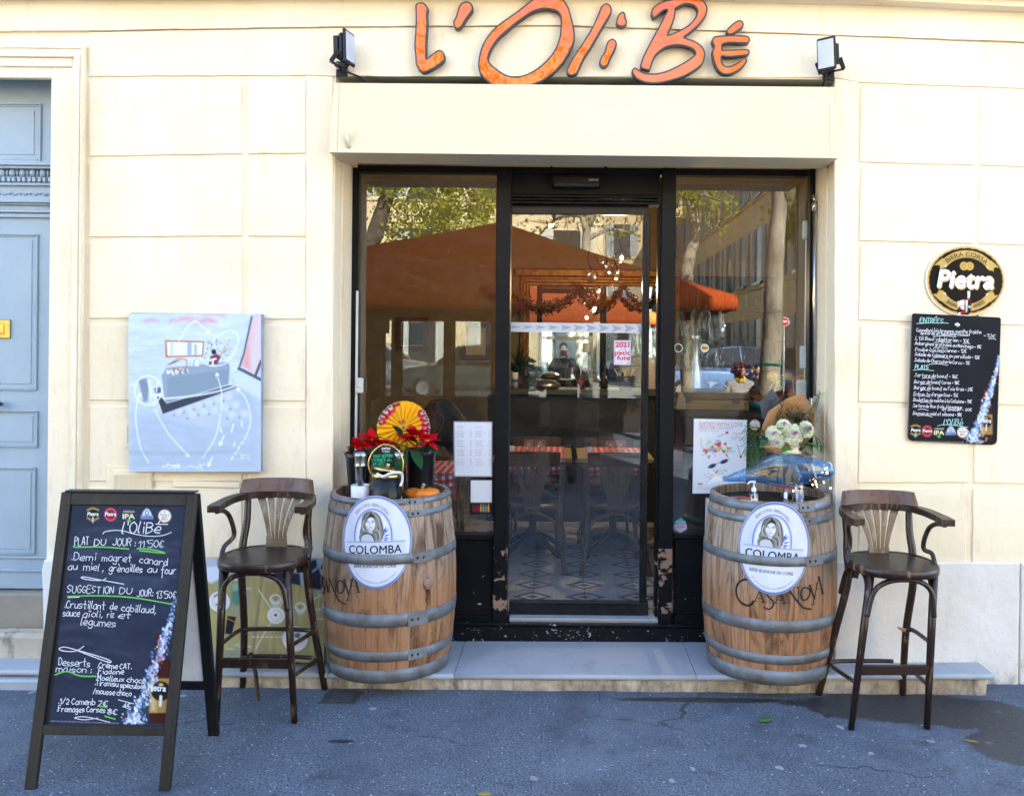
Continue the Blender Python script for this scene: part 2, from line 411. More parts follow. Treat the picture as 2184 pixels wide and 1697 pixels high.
class Paint:
 def __init__(s, X, Y, aa): s.X = np.asarray(X, float); s.Y = np.asarray(Y, float); s.c = np.zeros((len(s.X), 3)); s.aa = aa
 def _mix(s, idx, a, col):
  col = np.array(lin(col) if isinstance(col, str) else col); a = np.clip(a, 0, 1)[:, None]; s.c[idx] = s.c[idx] * (1 - a) + col * a
 def fill(s, col, a=1.): s._mix(np.arange(len(s.X)), np.full(len(s.X), a), col)
 def bbox(s, x0, x1, y0, y1, m): return np.nonzero((s.X > x0 - m) & (s.X < x1 + m) & (s.Y > y0 - m) & (s.Y < y1 + m))[0]
 def poly(s, pts, col, a=1., soft=1., smooth=0):
  if smooth: pts = [(p.x, p.y) for p in catmull([Vector((q[0], q[1], 0)) for q in pts], smooth, True)]
  xs = [p[0] for p in pts]; ys = [p[1] for p in pts]; m = s.aa * soft * 2
  i = s.bbox(min(xs), max(xs), min(ys), max(ys), m)
  if not len(i): return
  X, Y = s.X[i], s.Y[i]; ins = np.zeros(len(i), bool); d = np.full(len(i), 1e9); k = len(pts)
  for q in range(k):
   ax, ay = pts[q]; bx, by = pts[(q + 1) % k]
   if ay != by:
    c = ((ay > Y) != (by > Y)) & (X < (bx - ax) * (Y - ay) / (by - ay) + ax); ins ^= c
   ex, ey = bx - ax, by - ay; t = np.clip(((X - ax) * ex + (Y - ay) * ey) / max(1e-9, ex * ex + ey * ey), 0, 1)
   d = np.minimum(d, np.hypot(X - ax - t * ex, Y - ay - t * ey))
  sd = np.where(ins, d, -d); s._mix(i, (sd / (s.aa * soft) + .5) * a, col)
 def line(s, pts, wd, col, a=1., soft=1., smooth=0):
  if smooth: pts = [(p.x, p.y) for p in catmull([Vector((q[0], q[1], 0)) for q in pts], smooth)]
  xs = [p[0] for p in pts]; ys = [p[1] for p in pts]; m = wd + s.aa * soft * 2
  i = s.bbox(min(xs), max(xs), min(ys), max(ys), m)
  if not len(i): return
  X, Y = s.X[i], s.Y[i]; d = np.full(len(i), 1e9)
  for (ax, ay), (bx, by) in zip(pts[:-1], pts[1:]):
   ex, ey = bx - ax, by - ay; t = np.clip(((X - ax) * ex + (Y - ay) * ey) / max(1e-9, ex * ex + ey * ey), 0, 1)
   d = np.minimum(d, np.hypot(X - ax - t * ex, Y - ay - t * ey))
  s._mix(i, ((wd / 2 - d) / (s.aa * soft) + .5) * a, col)
 def oval(s, cx, cy, rx, ry, col, a=1., soft=1., rot=0.):
  m = max(rx, ry); i = s.bbox(cx - m, cx + m, cy - m, cy + m, s.aa * soft * 2)
  if not len(i): return
  c_, s_ = math.cos(rot), math.sin(rot); X = (s.X[i] - cx) * c_ + (s.Y[i] - cy) * s_; Y = -(s.X[i] - cx) * s_ + (s.Y[i] - cy) * c_
  q = np.hypot(X / rx, Y / ry); s._mix(i, ((1 - q) * min(rx, ry) / (s.aa * soft) + .5) * a, col)
 def ring(s, cx, cy, rx, ry, wd, col, a=1.):
  m = max(rx, ry) + wd; i = s.bbox(cx - m, cx + m, cy - m, cy + m, s.aa)
  q = np.abs(np.hypot((s.X[i] - cx) / rx, (s.Y[i] - cy) / ry) - 1) * min(rx, ry); s._mix(i, (wd / 2 - q) / s.aa + .5, col)
 def grain(s, sx, sy, amt, seed=0):
  """brush marks: lightness varies over sx by sy cells"""
  rs = np.random.RandomState(seed); gx = s.X / sx; gy = s.Y / sy
  ix = np.floor(gx).astype(int); iy = np.floor(gy).astype(int); fx = gx - ix; fy = gy - iy
  fx = fx * fx * (3 - 2 * fx); fy = fy * fy * (3 - 2 * fy); T = rs.rand(64, 64)
  g = lambda a, b: T[a % 64, b % 64]
  v = (g(ix, iy) * (1 - fx) + g(ix + 1, iy) * fx) * (1 - fy) + (g(ix, iy + 1) * (1 - fx) + g(ix + 1, iy + 1) * fx) * fy
  s.c *= (1 + amt * (v - .5))[:, None]
def rgba(p): return np.hstack([np.clip(p.c, 0, 1), np.ones((len(p.c), 1))])
def plaster(name, a, b_, stain, bstr=.25, k=.3, grime=0):
 m, t, b = _new(name)
 v = coord(t)
 n1 = nz(t, v, 1.7, 6, .6, .4); n2 = nz(t, v, 6, 5, .7); n3 = nz(t, coord(t, (1, 1, .25)), 9, 6, .7)
 c = mixc(t, ramp(t, n1, [(.35, (0, 0, 0)), (.68, (1, 1, 1))]), lin(a), lin(b_))
 c = mixc(t, math_(t, 'MULTIPLY', ramp(t, n2, [(.5, (0, 0, 0)), (.8, (1, 1, 1))]), .35), c, lin(b_))
 c = mixc(t, math_(t, 'MULTIPLY', ramp(t, n3, [(.62 - k * .12, (0, 0, 0)), (.85 - k * .2, (1, 1, 1))]), k), c, lin(stain))
 n4 = nz(t, v, 34, 3, .7)
 c = mixc(t, math_(t, 'MULTIPLY', ramp(t, n4, [(.73, (0, 0, 0)), (.78, (1, 1, 1))]), .35), c, lin(stain))
 if grime:
  se = N(t, 'ShaderNodeSeparateXYZ'); L(t, v, se.inputs[0]); gg = math_(t, 'SUBTRACT', nz(t, coord(t, (1, 1, .6)), 12, 7, .75), math_(t, 'MULTIPLY', se.outputs[2], grime)); c = mixc(t, math_(t, 'MULTIPLY', ramp(t, gg, [(.36, (0, 0, 0)), (.6, (1, 1, 1))]), .75), c, lin('#6A6052'))
 L(t, c, b.inputs['Base Color']); b.inputs['Roughness'].default_value = .85; b.inputs['Specular IOR Level'].default_value = .2
 h = math_(t, 'ADD', math_(t, 'MULTIPLY', nz(t, v, 5, 4), 2.5), math_(t, 'MULTIPLY', nz(t, coord(t, (1, 1, 3)), 70, 4, .7), .35))
 bump(t, b, h, bstr, .01)
 return m
cream = plaster('cream_plaster', '#F2E5CA', '#EBDBB9', '#C9AE84', .3, .5)
white_pl = plaster('white_plinth_paint', '#E4E1DA', '#D8D3C8', '#A89F90', .5, .4, 1.5)
stone = plaster('weathered_stone', '#A29B8E', '#857D70', '#544D44', .5)
marble = plaster('pale_marble', '#ABB0B5', '#9AA0A6', '#6F7274', .12, .5)
marble.node_tree.nodes['Principled BSDF'].inputs['Roughness'].default_value = .45
limewash = plaster('dirty_step_face', '#D8CFBE', '#A3967F', '#4A4238', .8, .85, 2.)
def asphalt():
 m, t, b = _new('asphalt'); v = coord(t)
 fine = nz(t, v, 95, 4, .85); mid = nz(t, v, 22, 6, .8); big = nz(t, v, 1.6, 6, .65, .3)
 c = mixc(t, ramp(t, fine, [(.40, (0, 0, 0)), (.60, (1, 1, 1))]), (.014, .018, .026), (.195, .243, .315))
 c = mixc(t, math_(t, 'MULTIPLY', ramp(t, mid, [(.45, (0, 0, 0)), (.7, (1, 1, 1))]), .55), c, (.155, .195, .255))
 c = mixc(t, math_(t, 'MULTIPLY', ramp(t, big, [(.4, (0, 0, 0)), (.64, (1, 1, 1))]), .6), c, (.040, .054, .080))
 vo = N(t, 'ShaderNodeTexVoronoi'); vo.inputs['Scale'].default_value = 42; L(t, v, vo.inputs['Vector'])
 rn = nz(t, v, 9, 2)
 g = math_(t, 'MULTIPLY', math_(t, 'LESS_THAN', vo.outputs['Distance'], .20), math_(t, 'GREATER_THAN', nz(t, v, 38, 2), .56))
 c = mixc(t, math_(t, 'MULTIPLY', g, .8), c, (.50, .50, .50))
 sx = N(t, 'ShaderNodeTexVoronoi'); sx.inputs['Scale'].default_value = 5.2
 L(t, mixc(t, .035, v, N_noisecol(t, v)), sx.inputs['Vector'])
 sp = math_(t, 'LESS_THAN', math_(t, 'ADD', sx.outputs['Distance'], math_(t, 'MULTIPLY', nz(t, v, 45, 3), .12)), .155)
 sp = math_(t, 'MULTIPLY', sp, math_(t, 'GREATER_THAN', sx_col(t, sx), .42))
 c = mixc(t, math_(t, 'MULTIPLY', sp, .7), c, (.42, .42, .43))
 ck = N(t, 'ShaderNodeTexVoronoi'); ck.feature = 'DISTANCE_TO_EDGE'; ck.inputs['Scale'].default_value = .9; L(t, mixc(t, .16, v, N_noisecol(t, coord(t, (.35, .35, .35)))), ck.inputs['Vector'])
 c = mixc(t, math_(t, 'MULTIPLY', math_(t, 'LESS_THAN', ck.outputs['Distance'], .0035), math_(t, 'MULTIPLY', ramp(t, nz(t, v, 1.1, 3), [(.5, (0, 0, 0)), (.56, (1, 1, 1))]), .7)), c, (.018, .02, .024))
 pt = nz(t, v, .9, 7, .7, .5); c = mixc(t, math_(t, 'MULTIPLY', ramp(t, pt, [(.52, (0, 0, 0)), (.66, (1, 1, 1))]), .4), c, (.19, .235, .29)); d2 = nz(t, coord(t, (1, 1.6, 1)), 3.4, 8, .75); c = mixc(t, math_(t, 'MULTIPLY', ramp(t, d2, [(.56, (0, 0, 0)), (.66, (1, 1, 1))]), .6), c, (.028, .034, .046))
 se = N(t, 'ShaderNodeSeparateXYZ'); L(t, v, se.inputs[0])
 wob = math_(t, 'MULTIPLY', math_(t, 'SUBTRACT', nz(t, v, 6.5, 8, .78), .5), .85)
 def blob(cx, cy, rx, ry):
  dx = math_(t, 'DIVIDE', math_(t, 'SUBTRACT', se.outputs[0], cx), rx); dy = math_(t, 'DIVIDE', math_(t, 'SUBTRACT', se.outputs[1], cy), ry)
  return math_(t, 'SQRT', math_(t, 'ADD', math_(t, 'MULTIPLY', dx, dx), math_(t, 'MULTIPLY', dy, dy)))
 d = blob(WET[0][0], WET[0][1], WET[0][2], WET[0][3])
 for q in WET[1:]: d = math_(t, 'MINIMUM', d, blob(*q))
 d = math_(t, 'ADD', d, wob)
 wet = ramp(t, d, [(.84, (1, 1, 1)), (.95, (0, 0, 0))])
 c = mixc(t, wet, c, mixc(t, 1., c, (.27, .25, .23), 'MULTIPLY'))
 L(t, c, b.inputs['Base Color'])
 L(t, math_(t, 'SUBTRACT', .85, math_(t, 'MULTIPLY', wet, .42)), b.inputs['Roughness'])
 bump(t, b, math_(t, 'ADD', fine, math_(t, 'MULTIPLY', mid, .7)), .9, .008)
 return m
def N_noisecol(t, v):
 n = N(t, 'ShaderNodeTexNoise'); n.inputs['Scale'].default_value = 14; L(t, v, n.inputs['Vector']); return n.outputs['Color']
def sx_col(t, vo):
 s_ = N(t, 'ShaderNodeSeparateColor'); L(t, vo.outputs['Color'], s_.inputs[0]); return s_.outputs[0]
_w = [G(1900, 1500), G(2060, 1520), G(2130, 1580), G(1700, 1520), G(1400, 1492)]
WET = [(_w[0].x, _w[0].y - .03, .52, .20), (_w[1].x, _w[1].y, .40, .20), (_w[2].x + .15, _w[2].y - .06, .34, .24), (G(1790, 1500).x, G(1790, 1500).y, .35, .05), (G(725, 1580).x, G(725, 1580).y, .07, .02), (G(1500, 1492).x, G(1500, 1492).y, .5, .035)]
black_paint = M('black_gloss_paint', (.0035, .004, .005), .38, col2=(.009, .0095, .011), vs=5, bmp=.05, bs=90, spec=.15)
def chipped(name, thresh=.66, col=(.42, .42, .42), sc=22, zlo=None, zhi=None):
 m, t, b = _new(name); v = coord(t, (1, 1, 1.3))
 n = nz(t, v, sc, 4, .62, .6); big = nz(t, v, 3.2, 3)
 f = ramp(t, math_(t, 'ADD', math_(t, 'MULTIPLY', n, .72), math_(t, 'MULTIPLY', big, .28)), [(thresh, (0, 0, 0)), (thresh + .012, (1, 1, 1))])
 if zlo is not None:
  se = N(t, 'ShaderNodeSeparateXYZ'); L(t, coord(t), se.inputs[0])
  zz = math_(t, 'MULTIPLY', math_(t, 'GREATER_THAN', se.outputs[2], zlo), math_(t, 'LESS_THAN', se.outputs[2], zhi)); f = math_(t, 'MULTIPLY', f, zz)
 L(t, mixc(t, f, mixc(t, big, (.004, .0045, .0055), (.011, .0115, .013)), col), b.inputs['Base Color'])
 b.inputs['Specular IOR Level'].default_value = .15; L(t, math_(t, 'ADD', .36, math_(t, 'MULTIPLY', f, .5)), b.inputs['Roughness'])
 bump(t, b, math_(t, 'SUBTRACT', math_(t, 'MULTIPLY', nz(t, v, 60, 3), .15), f), .3, .003)
 return m
chip_plinth = chipped('chipped_black_plinth_paint', .615, (.42, .43, .44), 38)
chip_post = chipped('chipped_black_post_paint', .52, (.30, .19, .13), 14, .25, .62)
chip_panel = chipped('scuffed_black_panel_paint', .605, (.5, .5, .5), 15, .28, .5)
door_blue = M('blue_grey_door_paint', '#9FB2BF', .45, col2='#95A8B6', vs=3, bmp=.08, bs=30)
box_cream = M('cream_shutter_metal', '#DDD0AE', .5, col2='#D7C9A6', vs=2.5)
glass = clear('shop_window_glass', .066, .8, (.93, .96, .95), dust=.02)
brass = M('aged_brass', (.55, .36, .10), .35, 1., col2=(.35, .22, .07), vs=20)
steel = M('brushed_steel', (.62, .62, .63), .28, 1., col2=(.5, .5, .5), vs=30)
darkmetal = M('dark_grey_metal', (.018, .02, .026), .45, .2, col2=(.011, .012, .016))
whiteplastic = M('white_plastic', '#D8DADA', .4, col2='#CDD0D0')
MATS['asphalt'] = asphalt()
gb = MB()
def gz(x, y): return .018 * max(0, -y - 5.0) if y > -40 else .018 * 35
ys = [1.0, .0, -1, -2.5, -4, -5, -8, -12, -18, -26, -40, -120]; xs = [-120, -30, -12, -6, -3, 0, 3, 6, 12, 30, 120]
gb.v = [(x, y, gz(x, y)) for y in ys for x in xs]
for j in range(len(ys) - 1):
 for i in range(len(xs) - 1):
  a = j * len(xs) + i; gb.f.append([a, a + 1, a + len(xs) + 1, a + len(xs)]); gb.m.append(0); gb.sm.append(True)
tag(gb.build('pavement', MATS['asphalt']), kind='structure')
q = MB(); q.grid(lambda u, v: (-40 + 90 * u, -13.2 - 13.5 * v, gz(0, -13.2 - 13.5 * v) + .006), 8, 8); tag(q.build('road', M('pale_paving', (.40, .38, .34), .8, col2=(.33, .31, .28), vs=2)), kind='structure')
bld = thing('restaurant_building', 'cream plastered corner building with scored blocks that houses the restaurant', 'building', (0, 0, 0))
def wavy(px, seg=9, amp=.0016):
 out = []
 for i, p in enumerate(px):
  q = px[(i + 1) % len(px)]; n = max(1, int((q - p).length / .09))
  nr = Vector((-(q - p).z, 0, (q - p).x)).normalized()
  for j in range(n):
   r = p.lerp(q, j / n)
   out.append(r + (nr * random.uniform(-amp, amp) if j else Vector()))
 return out
def slab(mb, corners, y0, y1, ch=.003, mi=0, wav=.0016):
 """raised block: corners in pixels clockwise from top left, face at y0, back at y1"""
 px = [P(a, b, y0) for a, b in corners]; lp = wavy(px, 9, wav)
 c = sum(lp, Vector()) / len(lp)
 def inset(p):
  d = Vector((c.x - p.x, 0, c.z - p.z)); s_ = Vector((math.copysign(1, d.x) if abs(d.x) > 1e-4 else 0, 0, math.copysign(1, d.z) if abs(d.z) > 1e-4 else 0))
  ex = min(abs(p.x - q.x) for q in px) < .012; ez_t = abs(p.z - max(q.z for q in px)) < .03 or abs(p.z - min(q.z for q in px)) < .03
  return Vector((p.x + (s_.x * ch if ex else 0), y0, p.z + (s_.z * ch if ez_t else 0)))
 fr = [inset(p) for p in lp]; md = [Vector((p.x, y0 + ch * .8, p.z)) for p in lp]; bk = [Vector((p.x, y1, p.z)) for p in lp]
 n = len(lp); b = len(mb.v); mb.v += [tuple(p) for p in fr + md + bk]
 for tr in tessellate_polygon([fr]): mb.f.append([b + i for i in tr]); mb.m.append(mi); mb.sm.append(False)
 for l in (0, 1):
  for i in range(n):
   j = (i + 1) % n; mb.f.append([b + l * n + i, b + l * n + j, b + (l + 1) * n + j, b + (l + 1) * n + i]); mb.m.append(mi); mb.sm.append(False)
XL, XR = -1.225, 1.452         # the opening of the shop
XD = P(105, 500).x             # edge of the door opening
ZT = P(1200, 163).z            # lintel
YB = .009
wb = MB()
wb.box(XD, XL, YB, .5, -.1, ZT); wb.box(XR, 4.5, YB, .5, -.1, ZT); wb.box(-9, -4.3, YB, .5, -.1, ZT)
wb.box(-9, 4.5, YB, .5, ZT, 12.0)
gl_ = [(162.5, 161.5, 160), (333, 328, 326.5), (505, 503, 504), (679, 679.5, 680), (853, 854, 855), (1026, 1026, 1026), (1198 + 2, 1198 + 2, 1199 + 2)]
for a, b in zip(gl_[:-1], gl_[1:]):
 slab(wb, [(190, a[0] + 13), (515, a[1] + 13), (515, b[1]), (190, b[0])], 0, .02)
 slab(wb, [(529, a[1] + 13), (652, a[2] + 13), (652, b[2]), (529, b[1])], 0, .02)
gr_ = [(175, 184, 188), (345, 352, 356), (513, 519, 524), (682, 690, 694), (856, 861, 864), (1029, 1029, 1031), (1201, 1201, 1202)]
jx = [2086, 2084, 2081, 2077, 2073, 2069, 2066]
for i, (a, b) in enumerate(zip(gr_[:-1], gr_[1:])):
 slab(wb, [(1837, a[0] + 13), (jx[i] - 7, a[1] + 13), (jx[i] - 9, b[1]), (1834 - i, b[0])], 0, .02)
 slab(wb, [(jx[i] + 7, a[1] + 13), (2420, a[2] + 20), (2420, b[2] + 8), (jx[i] + 5, b[1])], 0, .02)
slab(wb, [(190, 69), (700, 60), (1200, 57), (1800, 78), (2420, 104), (2420, 198), (1834, 175), (1782, 165), (710, 162), (658, 160), (190, 162.5)], 0, .02, .003)
slab(wb, [(653, 162), (709.8, 164), (709.8, 1199), (653, 1199)], -.003, .02)
slab(wb, [(1780.5, 167), (1831, 175), (1829, 1199), (1780.5, 1199)], -.003, .02)
wb.build('wall', cream, bld)
fb = MB()
slab(fb, [(-500, -90), (2700, -90), (2700, 118), (2184, 89), (1800, 75), (1500, 64), (1200, 54), (900, 55), (740, 56), (180, 65), (-500, 68)], -.012, .011, .005)
slab(fb, [(-500, -300), (2700, -300), (2700, 35), (2184, 14), (1855, -1), (1300, -14), (800, -14), (-500, -10)], -.09, -.012, .01)
slab(fb, [(-500, -330), (2700, -330), (2700, 5), (2184, -8), (1300, -30), (-500, -30)], -.14, -.09, .01)
fb.build('cornice', cream, bld)
pb = MB()
slab(pb, [(1781, 1199), (2176, 1200), (2172, 1500), (1781, 1500)], -.012, .02, .006); pb.build('plinth', white_pl, bld); pb = MB()
slab(pb, [(2179, 1200), (2500, 1202), (2500, 1520), (2175, 1500)], -.010, .02, .006); pb.build('plinth', white_pl, bld); pb = MB()
slab(pb, [(112, 1196), (709, 1199), (709, 1500), (112, 1500)], -.012, .02, .006)
pb.build('plinth', white_pl, bld)
ub = MB(); ub.box(-9, 4.5, .5, .7, ZT - .02, 12); ub.box(-9, 4.5, 5.3, 10, -.1, 12); ub.box(-9, 4.5, .7, 5.3, 3.75, 12); ub.box(-9, -3.0, .5, 5.3, -.1, 3.75); ub.box(3.0, 4.5, .5, 5.3, -.1, 3.75)
ub.build('upper_storeys', M('cream_render', '#E3D0A8', .9), bld)
rb_ = MB(); rb_.box(-9.3, 4.8, -.25, 10.3, 12, 12.25, 0, .05); rb_.build('roof', M('terracotta_roof', '#9C5B3E', .9), bld)
ab = MB()
def surround(x_in, x_out, y_in, y_out, yf, yb):
 xi, xo = P(x_in, 500, yf).x, P(x_out, 500, yf).x; zi, zo = P(x_in, y_in, yf).z, P(x_out, y_out, yf).z; zb = P(100, 1200, yf).z
 ab.box(xi, xo, yf, yb, zb, zo, 0, .004); ab.box(-4.35, xi - .0005, yf, yb, zi, zo, 0, .004)
surround(105.5, 176, 167, 95, -.020, .0115); surround(150, 175, 143, 94, -.032, -.0195); surround(153, 165, 122, 112, -.046, -.0315); surround(167, 172, 104, 98, -.040, -.0315)
ab.build('door_surround', cream, bld)
jb = MB(); jb.box(XL + .0005, XL + .008, .145, .35, .09, ZT); jb.build('door_jamb', cream, bld); jb = MB(); jb.box(XR - .008, XR - .0005, .145, .35, .09, ZT)
jb.build('door_jamb', cream, bld)
hb = MB(); slab(hb, [(226, 992), (325, 995), (325, 1060), (226, 1060)], -.006, .0, .002); slab(hb, [(240, 1003), (322, 1006), (322, 1060), (240, 1060)], -.018, -.006, .003)
for k in range(26): hb.box(P(243 + k * 3, 1030, -.018).x, P(244.4 + k * 3, 1030, -.018).x, -.0215, -.0175, P(240, 1058, -.018).z, P(240, 1012, -.018).z)
tag(hb.build('meter_cover', cream), 'cream painted ribbed meter cover low on the wall under the canvas', 'meter cover')
hb = MB(); slab(hb, [(368, 1025), (511, 1029), (511, 1040), (368, 1038)], -.012, .0, .003)
tag(hb.build('cable_duct', cream), 'cream painted horizontal cable duct beside the ribbed meter cover', 'cable duct')
hb = MB(); slab(hb, [(263, 898), (300, 899), (300, 955), (263, 954)], -.012, .0, .002); slab(hb, [(266, 905), (272, 905), (272, 945), (266, 945)], -.016, -.012, .001)
tag(hb.build('junction_box', cream), 'cream painted flat box sticking out left of the canvas painting', 'junction box')
gd = thing('street_door', 'blue grey panelled street door with carved transom and brass letter slot', 'door', P(20, 1255, .165))
YD = .165
db = MB(); db.box(-4.3, XD + .03, YD, YD + .06, P(50, 1255, YD).z, ZT)
def dpanel(mb, x1, y0, y1, y=YD, wd=5):
 """sunk panel with a moulding round it: pixels of its right, top and bottom edge"""
 z0, z1 = P(50, y1, y).z, P(50, y0, y).z; xr = P(x1, 500, y).x; s_ = .0026 * wd
 for k, (h, e) in enumerate(((.012, 0), (.006, .55 * s_))):
  mb.box(xr - e - s_ * .5, xr - e, y - h, y, z0 + e, z1 - e, 0, .002)
  mb.box(-4.2, xr - e - s_ * .5 - .0004, y - h, y, z1 - e - s_ * .5, z1 - e, 0, .002); mb.box(-4.2, xr - e - s_ * .5 - .0004, y - h, y, z0 + e, z0 + e + s_ * .5, 0, .002)
 mb.box(-4.2, xr - s_ * 2.2, y - .004, y, z0 + s_ * 2.2, z1 - s_ * 2.2, 0, .003)
dpanel(db, 87, 221, 346, wd=7); dpanel(db, 83, 499, 832, wd=6); dpanel(db, 86, 875, 953, wd=5); dpanel(db, 83, 996, 1181, wd=5)
for a, b, h in ((348, 356, .05), (356, 362, .035), (392, 397, .02), (428, 434, .035), (434, 438, .02), (449, 455, .03), (456, 465, .018), (1186, 1190, .012), (1212, 1217, .02), (1217, 1254, .008)):
 db.box(-4.29, XD + .02, YD - h, YD - .0004, P(50, b, YD).z, P(50, a, YD).z, 0, .003)
db.build('panelling', door_blue, gd)
eb = MB()
for k in range(40):       # egg-and-dart course and dentils
 x = XD - .02 - k * .0565; zc = P(60, 370, YD).z
 eb.ball((x, YD - .008, zc), (.017, .016, .022), 10, 7); eb.tube([(x + .028, YD - .004, zc + .024), (x + .028, YD - .012, zc), (x + .028, YD - .004, zc - .024)], [.004, .006, .003], 6)
 for q in (-.022, .004): eb.box(x + q, x + q + .017, YD - .022, YD, P(60, 389, YD).z, P(60, 379, YD).z, 0, .002)
 eb.tube([(x - .02, YD - .002, P(60, 415, YD).z), (x - .008, YD - .007, P(60, 411, YD).z), (x + .008, YD - .007, P(60, 417, YD).z), (x + .026, YD - .002, P(60, 413, YD).z)], .004, 5)
eb.build('carving', door_blue, gd)
lb = MB(); a, b = P(-14, 721, YD - .004), P(23.5, 682, YD - .004); lb.box(a.x, b.x, YD - .016, YD - .004, a.z, b.z, 0, .003); lb.box(a.x + .02, b.x - .03, YD - .022, YD - .016, a.z + .022, b.z - .022, 0, .003)
lb.build('letter_slot', brass, gd)
kb = MB(); p = P(2, 861, YD); kb.tube([(p.x, YD, p.z), (p.x, YD - .05, p.z)], .011, 10); kb.ball((p.x, YD - .065, p.z), .027); kb.build('knob', M('dark_blue_knob', '#2E3D66', .3), gd)
stb = MB(); zs = .215
stb.box(-4.3, XD + .06, .10, .3, -.05, P(50, 1258, YD).z, 0, .012)
tag(stb.build('door_threshold', stone), 'worn stone threshold under the blue grey street door', 'threshold')
stb = MB(); stb.box(-4.4, P(99, 1380, -.02).x, -.02, .095, .02, zs, 0, .02)
tag(stb.build('stone_step', limewash), 'old rounded stone step in front of the blue grey door', 'step')
stb = MB(); stb.box(-4.6, P(112, 1440, -.2).x, -.215, -.025, -.05, .05, 0, .01)
tag(stb.build('kerb_slab', marble), 'pale stone slab below the step of the blue grey door', 'slab')
stb = MB(); slab(stb, [(93, 1194), (128, 1192), (128, 1500), (97, 1500), (88, 1215)], -.055, .02, .008)
tag(stb.build('corner_stone', white_pl), 'white painted corner stone beside the door behind the slanted board', 'corner stone')
st = thing('doorstep', 'long pale marble doorstep with rounded nosing under the barrels', 'step', (0, 0, .05))
def stepz(x): return .088 + max(0, (x - .2) / 1.6) * .022 if x > .2 else .088
sb = MB(); xa, xb = -3.5, P(2119, 1430, -.17).x
xj = [xa, P(700, 1430, -.17).x, P(969, 1439, -.17).x, P(1484, 1439, -.17).x, P(1835, 1430, -.17).x, xb]
for i in range(5):
 x0, x1 = xj[i] + .0015, xj[i + 1] - .0015; prof = []
 for k in range(7):
  a = PI / 2 + PI * k / 6; prof.append((-.170 + .014 * math.cos(a) * 1.0, -.014 + .014 * math.sin(a)))
 prof = [(.4, 0.)] + prof + [(-.16, -.03), (.4, -.03)]
 L0 = [Vector((x0, y, z + stepz(x0))) for y, z in prof]; L1 = [Vector((x1, y, z + stepz(x1))) for y, z in prof]
 b = len(sb.v); n = len(prof); sb.v += [tuple(p) for p in L0 + L1]
 for k in range(n):
  j = (k + 1) % n; sb.f.append([b + k, b + j, b + n + j, b + n + k]); sb.m.append(0); sb.sm.append(0 < k < 7)
 sb.f.append([b + k for k in range(n)]); sb.f.append([b + n + k for k in range(n)]); sb.m += [0, 0]; sb.sm += [False, False]
sb.build('slab', marble, st)
rbz = MB(); rbz.grid(lambda u, v: (xa + (xb - .03 - xa) * u, -.155 + .004 * math.sin(u * 61) - (0.006 if v < .2 else 0) * math.sin(u * 23) + .003 * math.sin(u * 200 + v * 9), -.02 + (stepz(xa + (xb - xa) * u) - .012) * v), 160, 5)
rbz.box(xb - .034, xb - .03, -.152, .25, -.02, .09); rbz.build('riser', limewash, st)
YF = .35
sf = thing('shopfront', 'black framed glass shopfront with a sliding glass door in the middle', 'shopfront', (0.11, YF, .23))
def pbox(mb, x0, y0, x1, y1, yf, yb, mi=0, bev=.003):
 a, b = P(x0, (y0 + y1) / 2, yf), P(x1, (y0 + y1) / 2, yf); xm = (x0 + x1) / 2
 mb.box(a.x, b.x, yf, yb, P(xm, y1, yf).z, P(xm, y0, yf).z, mi, bev)
ZHEAD = 357
fm = MB()
pbox(fm, 744, ZHEAD, 762, 1331, YF, YF + .08); pbox(fm, 1724, ZHEAD, 1745.5, 1331, YF, YF + .08); pbox(fm, 762.2, ZHEAD, 1723.8, 371, YF, YF + .08)
pbox(fm, 762.2, 1139, 1054.8, 1150, YF - .006, YF + .08); pbox(fm, 1438.2, 1139, 1723.8, 1150, YF - .006, YF + .08)
pbox(fm, 762.2, 1312, 1054.8, 1331, YF - .006, YF + .08); pbox(fm, 1438.2, 1312, 1723.8, 1331, YF - .006, YF + .08)
pbox(fm, 1086, 416, 1407.5, 421, YF - .012, YF + .08); pbox(fm, 1086, 424, 1407.5, 428, YF - .016, YF + .08); pbox(fm, 1086, 430, 1407.5, 435, YF - .02, YF + .08)
fm.build('frame', black_paint, sf)
for x0, x1 in ((764, 1053), (1440, 1722)):
 pm = MB(); pbox(pm, x0 - 1.8, 1150.2, x1 + 1.8, 1311.8, YF + .012, YF + .07)
 pbox(pm, x0, 1152, x1, 1156, YF, YF + .0115, 0, .001); pbox(pm, x0, 1306, x1, 1310, YF, YF + .0115, 0, .001); pm.build('lower_panel', chip_panel, sf)
for x0, x1 in ((1055, 1085.5), (1408, 1438)):
 p_ = MB(); pbox(p_, x0, ZHEAD + 1, x1, 1334, YF - .025, YF + .09, 0, .004); p_.build('post', chip_post, sf)
tm = MB(); pbox(tm, 1086, 371.2, 1407.5, 415.8, YF + .01, YF + .08); tm.build('transom_panel', black_paint, sf)
bm_ = MB(); pbox(bm_, 742, 1331.5, 1747, 1336, YF - .062, .48, 0, .004); pbox(bm_, 743, 1336.2, 1746, 1392, YF - .045, .48, 0, .003); bm_.build('plinth', chip_plinth, sf)
vb = MB()
for x0 in (972, 1486):
 pbox(vb, x0, 1362, x0 + 26, 1378, YF - .049, YF - .0455, 0, .001)
 for i in range(8):
  for j in range(5): q = P(x0 + 2.5 + i * 3, 1364.5 + j * 3, YF - .047); vb.tube([(q.x, YF - .0505, q.z), (q.x, YF - .0492, q.z)], .0022, 6, 1)
vb.build('vent', [black_paint, M('vent_hole', (.002, .002, .002), .9)], sf)
